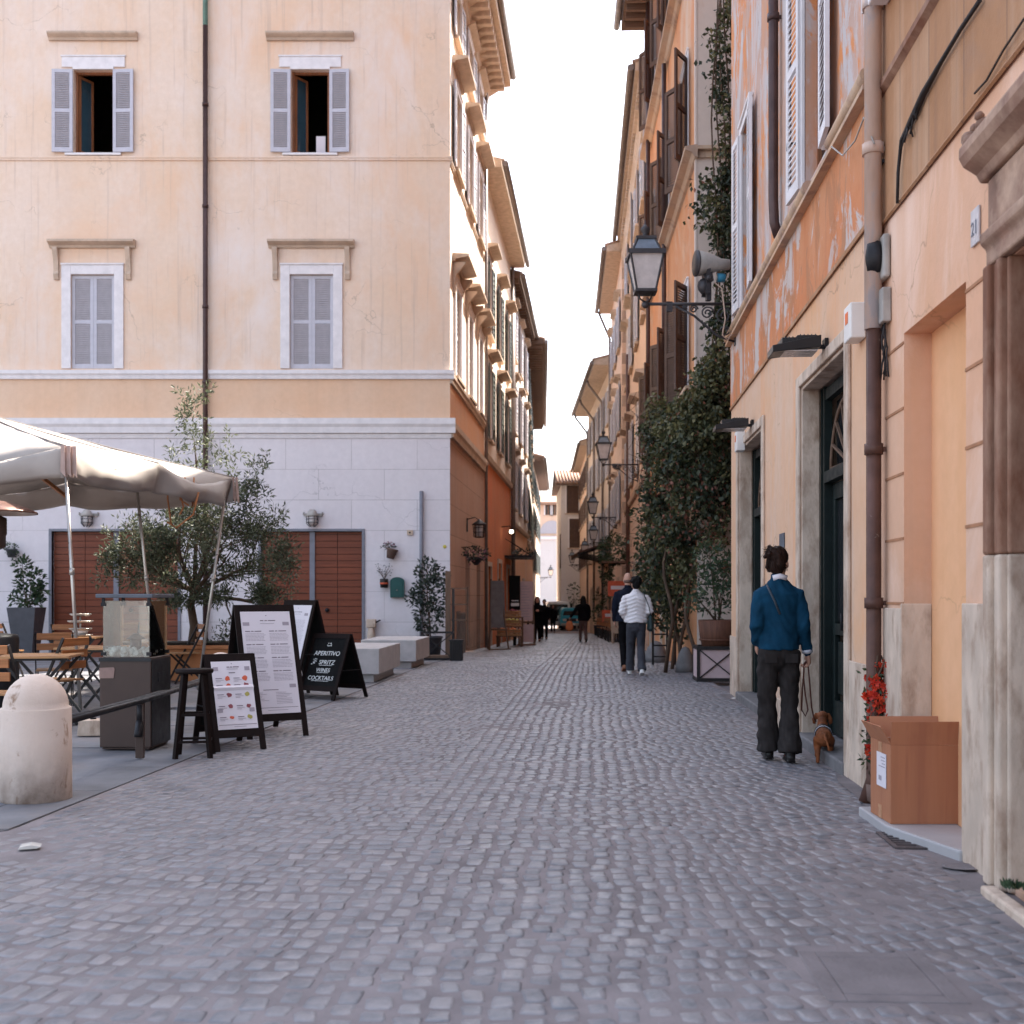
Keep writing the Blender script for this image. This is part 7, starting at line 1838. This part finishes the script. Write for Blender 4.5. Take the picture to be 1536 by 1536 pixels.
m = MB(); pts = [hw, hw.lerp(dh,.3)+Vector((-.004,0,-.03)), hw.lerp(dh,.65)+Vector((-.012,0,-.05)), hw.lerp(dh,.9)+Vector((-.01,0,-.02)), dh]
m.tube([p-hw for p in pts], .0065, 6)
m.tube([Vector(p) for p in ((0,.0,.03),(-.03,.0,-.02),(-.045,0,-.2),(-.05,0,-.38),(-.02,0,-.43),(.0,0,-.38),(-.022,0,-.25),(-.035,0,-.12),(-.03,.0,-.0),(0,0,.03))], .0065, 6)
o = m.build('leash', M['leash_brown'], None, tuple(hw)); tag(o, 'looped brown leash from the hand of the walker in blue to the dog', 'leash')

def ground_xy(px, Y): return (px-CX)/F*Y, Y
walkR = {'R': [(.085,0,.86),(.085,.14,.47),(.085,.20,.09),.12], 'L': [(-.085,0,.86),(-.085,.03,.47),(-.085,-.16,.105),-.35]}
walkL = {'L': walkR['R'] and [(-.085,0,.86),(-.085,.14,.47),(-.085,.20,.09),.12], 'R': [(.085,0,.86),(.085,.03,.47),(.085,-.16,.105),-.35]}
down = {'R': [(.185,0,1.335),(.225,-.03,1.09),(.225,.07,.88),.3], 'L': [(-.185,0,1.335),(-.225,-.02,1.09),(-.22,.08,.88),.3]}
bent = {'R': [(.185,0,1.335),(.235,-.06,1.10),(.16,.16,1.00),.4], 'L': [(-.185,0,1.335),(-.245,-.06,1.09),(-.17,.14,.99),.4]}
x, y = ground_xy(954, 19.75)
P2 = person('person in a white quilted jacket with a dark green shoulder bag, walking away', x, y, 1.66, R(0), bent, walkL, ('white_down','grey_trouser','white_shoe','hair_black'), 'curly', 0, 1.25, .011, bulk=1.1, wr=.007)
jk = [o for o in P2.children if o.name.startswith('jacket')][0]
for v in jk.data.vertices:
    q = v.co
    if q.y < .05: v.co = q + v.normal*.0055*math.sin((q.z + .35*abs(q.x))*95)
Hb = thing('shoulder_bag', 'dark green leather bag hanging from the shoulder of the walker in white', 'bag', (x+.235, y-.06, gz(y)+.70)); m = MB(); cap(m, [(0,0,.08),(0,0,.20),(0,.0,.30)], [.055,.05,.03], [.15,.14,.10]); garment('bag', m, .012, M['bag_green'], Hb, 1, .006, 14)
m = MB(); m.tube([(0,.09,.30),(-.05,-.03,.52),(-.115,-.085,.66),(-.13,-.06,.70),(-.13,.06,.68)], .008, 6, ry=[.004]*5); m.tube([(0,-.06,.30),(-.03,-.08,.45),(-.10,-.115,.62),(-.12,-.08,.69)], .007, 6); m.build('strap', M['bag_green'], Hb)
x, y = ground_xy(942, 20.9)
person('bald person in dark navy jacket and black trousers walking away beside the walker in white', x, y, 1.75, R(2), down, walkR, ('navy_cloth','black_cloth','tan_shoe','hair_black'), 'bald', .05, 1.0, .011, bulk=1.12)
phone = {'R': [(.18,0,1.335),(.22,.03,1.10),(.06,.22,1.17),.6], 'L': [(-.18,0,1.335),(-.22,.03,1.10),(-.05,.22,1.16),.6]}
x, y = ground_xy(806, 43)
person('person in a long black coat with long dark hair coming towards the camera', x, y, 1.66, math.pi, phone, walkR, ('black_cloth','black_cloth','leather_black','hair_dark'), 'long', .38, 1.0, .02)
m = MB(); cap(m, [(0,0,.0),(0,0,.22)], [.06,.04], [.14,.12]); Hh = thing('handbag', 'black bag hanging beside the person in the long black coat', 'bag', (x-.34, y-.02, gz(y)+.52)); garment('bag', m, .02, M['black_cloth'], Hh, 1); m = MB(); m.tube([(0,-.05,.22),(.06,-.02,.42),(.10,.02,.56)], .01, 5); m.build('strap', M['black_cloth'], Hh)
x, y = ground_xy(816.5, 47)
person('person in black half hidden behind the long black coat', x, y, 1.62, math.pi, down, walkL, ('black_cloth','black_cloth','leather_black','hair_black'), 'short', .1, 1.0, .022)
x, y = ground_xy(829.5, 67)
person('small distant person in black near the white van', x, y, 1.62, math.pi, down, walkR, ('black_cloth','black_cloth','leather_black','hair_dark'), 'short', .15, 1.0, .025, bulk=1.15)
x, y = ground_xy(875, 42.5)
arm_out = {'R': [(.185,0,1.335),(.225,-.03,1.09),(.225,.07,.88),.3], 'L': [(-.185,0,1.335),(-.33,.02,1.12),(-.46,.08,.92),.5]}
person('person in a short black coat walking away with an orange bag held out', x, y, 1.68, R(4), arm_out, walkL, ('black_cloth','brown_trouser','leather_black','hair_black'), 'long', .12, 1.0, .02, bulk=1.1)
Ob = thing('tote_bag', 'round orange bag carried by the walker in the short black coat', 'bag', (x-.50, y+.09, gz(y)+.42)); m = MB(); cap(m, [(0,0,.1),(0,0,.26)], [.15,.12], [.08,.06]); garment('bag', m, .02, M['bag_orange'], Ob, 1); m = MB(); m.tube([(-.09,0,.32),(0,0,.48),(.09,0,.32)], .012, 5); m.build('handle', M['leather_black'], Ob)

# ================================================================== LIGHT, SKY, CAMERA
AZ, EL = 42.0, 53.0          # sun ahead and to the right, high
W = bpy.data.worlds.new('World'); SC.world = W; W.use_nodes = True; nt = W.node_tree; nt.nodes.clear()
out = nt.nodes.new('ShaderNodeOutputWorld'); bg = nt.nodes.new('ShaderNodeBackground'); sky = nt.nodes.new('ShaderNodeTexSky')
sky.sky_type = 'NISHITA'; sky.sun_disc = False; sky.sun_elevation = R(EL); sky.sun_rotation = R(AZ); sky.altitude = 20; sky.air_density = 1.0; sky.dust_density = 3.0; sky.ozone_density = 1.0
bg.inputs['Strength'].default_value = SKY = .15
hs = nt.nodes.new('ShaderNodeHueSaturation'); hs.inputs['Saturation'].default_value = .66; hs.inputs['Value'].default_value = 1.0
nt.links.new(sky.outputs[0], hs.inputs['Color']); nt.links.new(hs.outputs[0], bg.inputs[0]); nt.links.new(bg.outputs[0], out.inputs[0])
sl = bpy.data.lights.new('sun', 'SUN'); sl.energy = 4.8; sl.angle = R(.53); sl.color = (1, .93, .82)
so = bpy.data.objects.new('sun', sl); COL.objects.link(so)
dv = Vector((math.sin(R(AZ))*math.cos(R(EL)), math.cos(R(AZ))*math.cos(R(EL)), math.sin(R(EL))))
so.rotation_euler = dv.to_track_quat('Z', 'Y').to_euler(); so.location = (0, 0, 60)
cam = bpy.data.cameras.new('camera'); co = bpy.data.objects.new('camera', cam); COL.objects.link(co)
co.location = (0, 0, H); co.rotation_euler = (R(90), 0, 0)
cam.sensor_width = 36; cam.lens = 36*F/1536; cam.shift_y = (CY-768)/1536; cam.clip_start = .1; cam.clip_end = 3000
cam.dof.use_dof = True; cam.dof.focus_distance = 10.0; cam.dof.aperture_fstop = 3.2
SC.camera = co
SC.view_settings.view_transform = 'Standard'; SC.view_settings.look = 'None'; SC.view_settings.gamma = 1; SC.view_settings.exposure = 2.1
SC.cycles.max_bounces = 10; SC.cycles.diffuse_bounces = 5; SC.cycles.glossy_bounces = 3; SC.cycles.transparent_max_bounces = 12; SC.cycles.caustics_reflective = False; SC.cycles.caustics_refractive = False
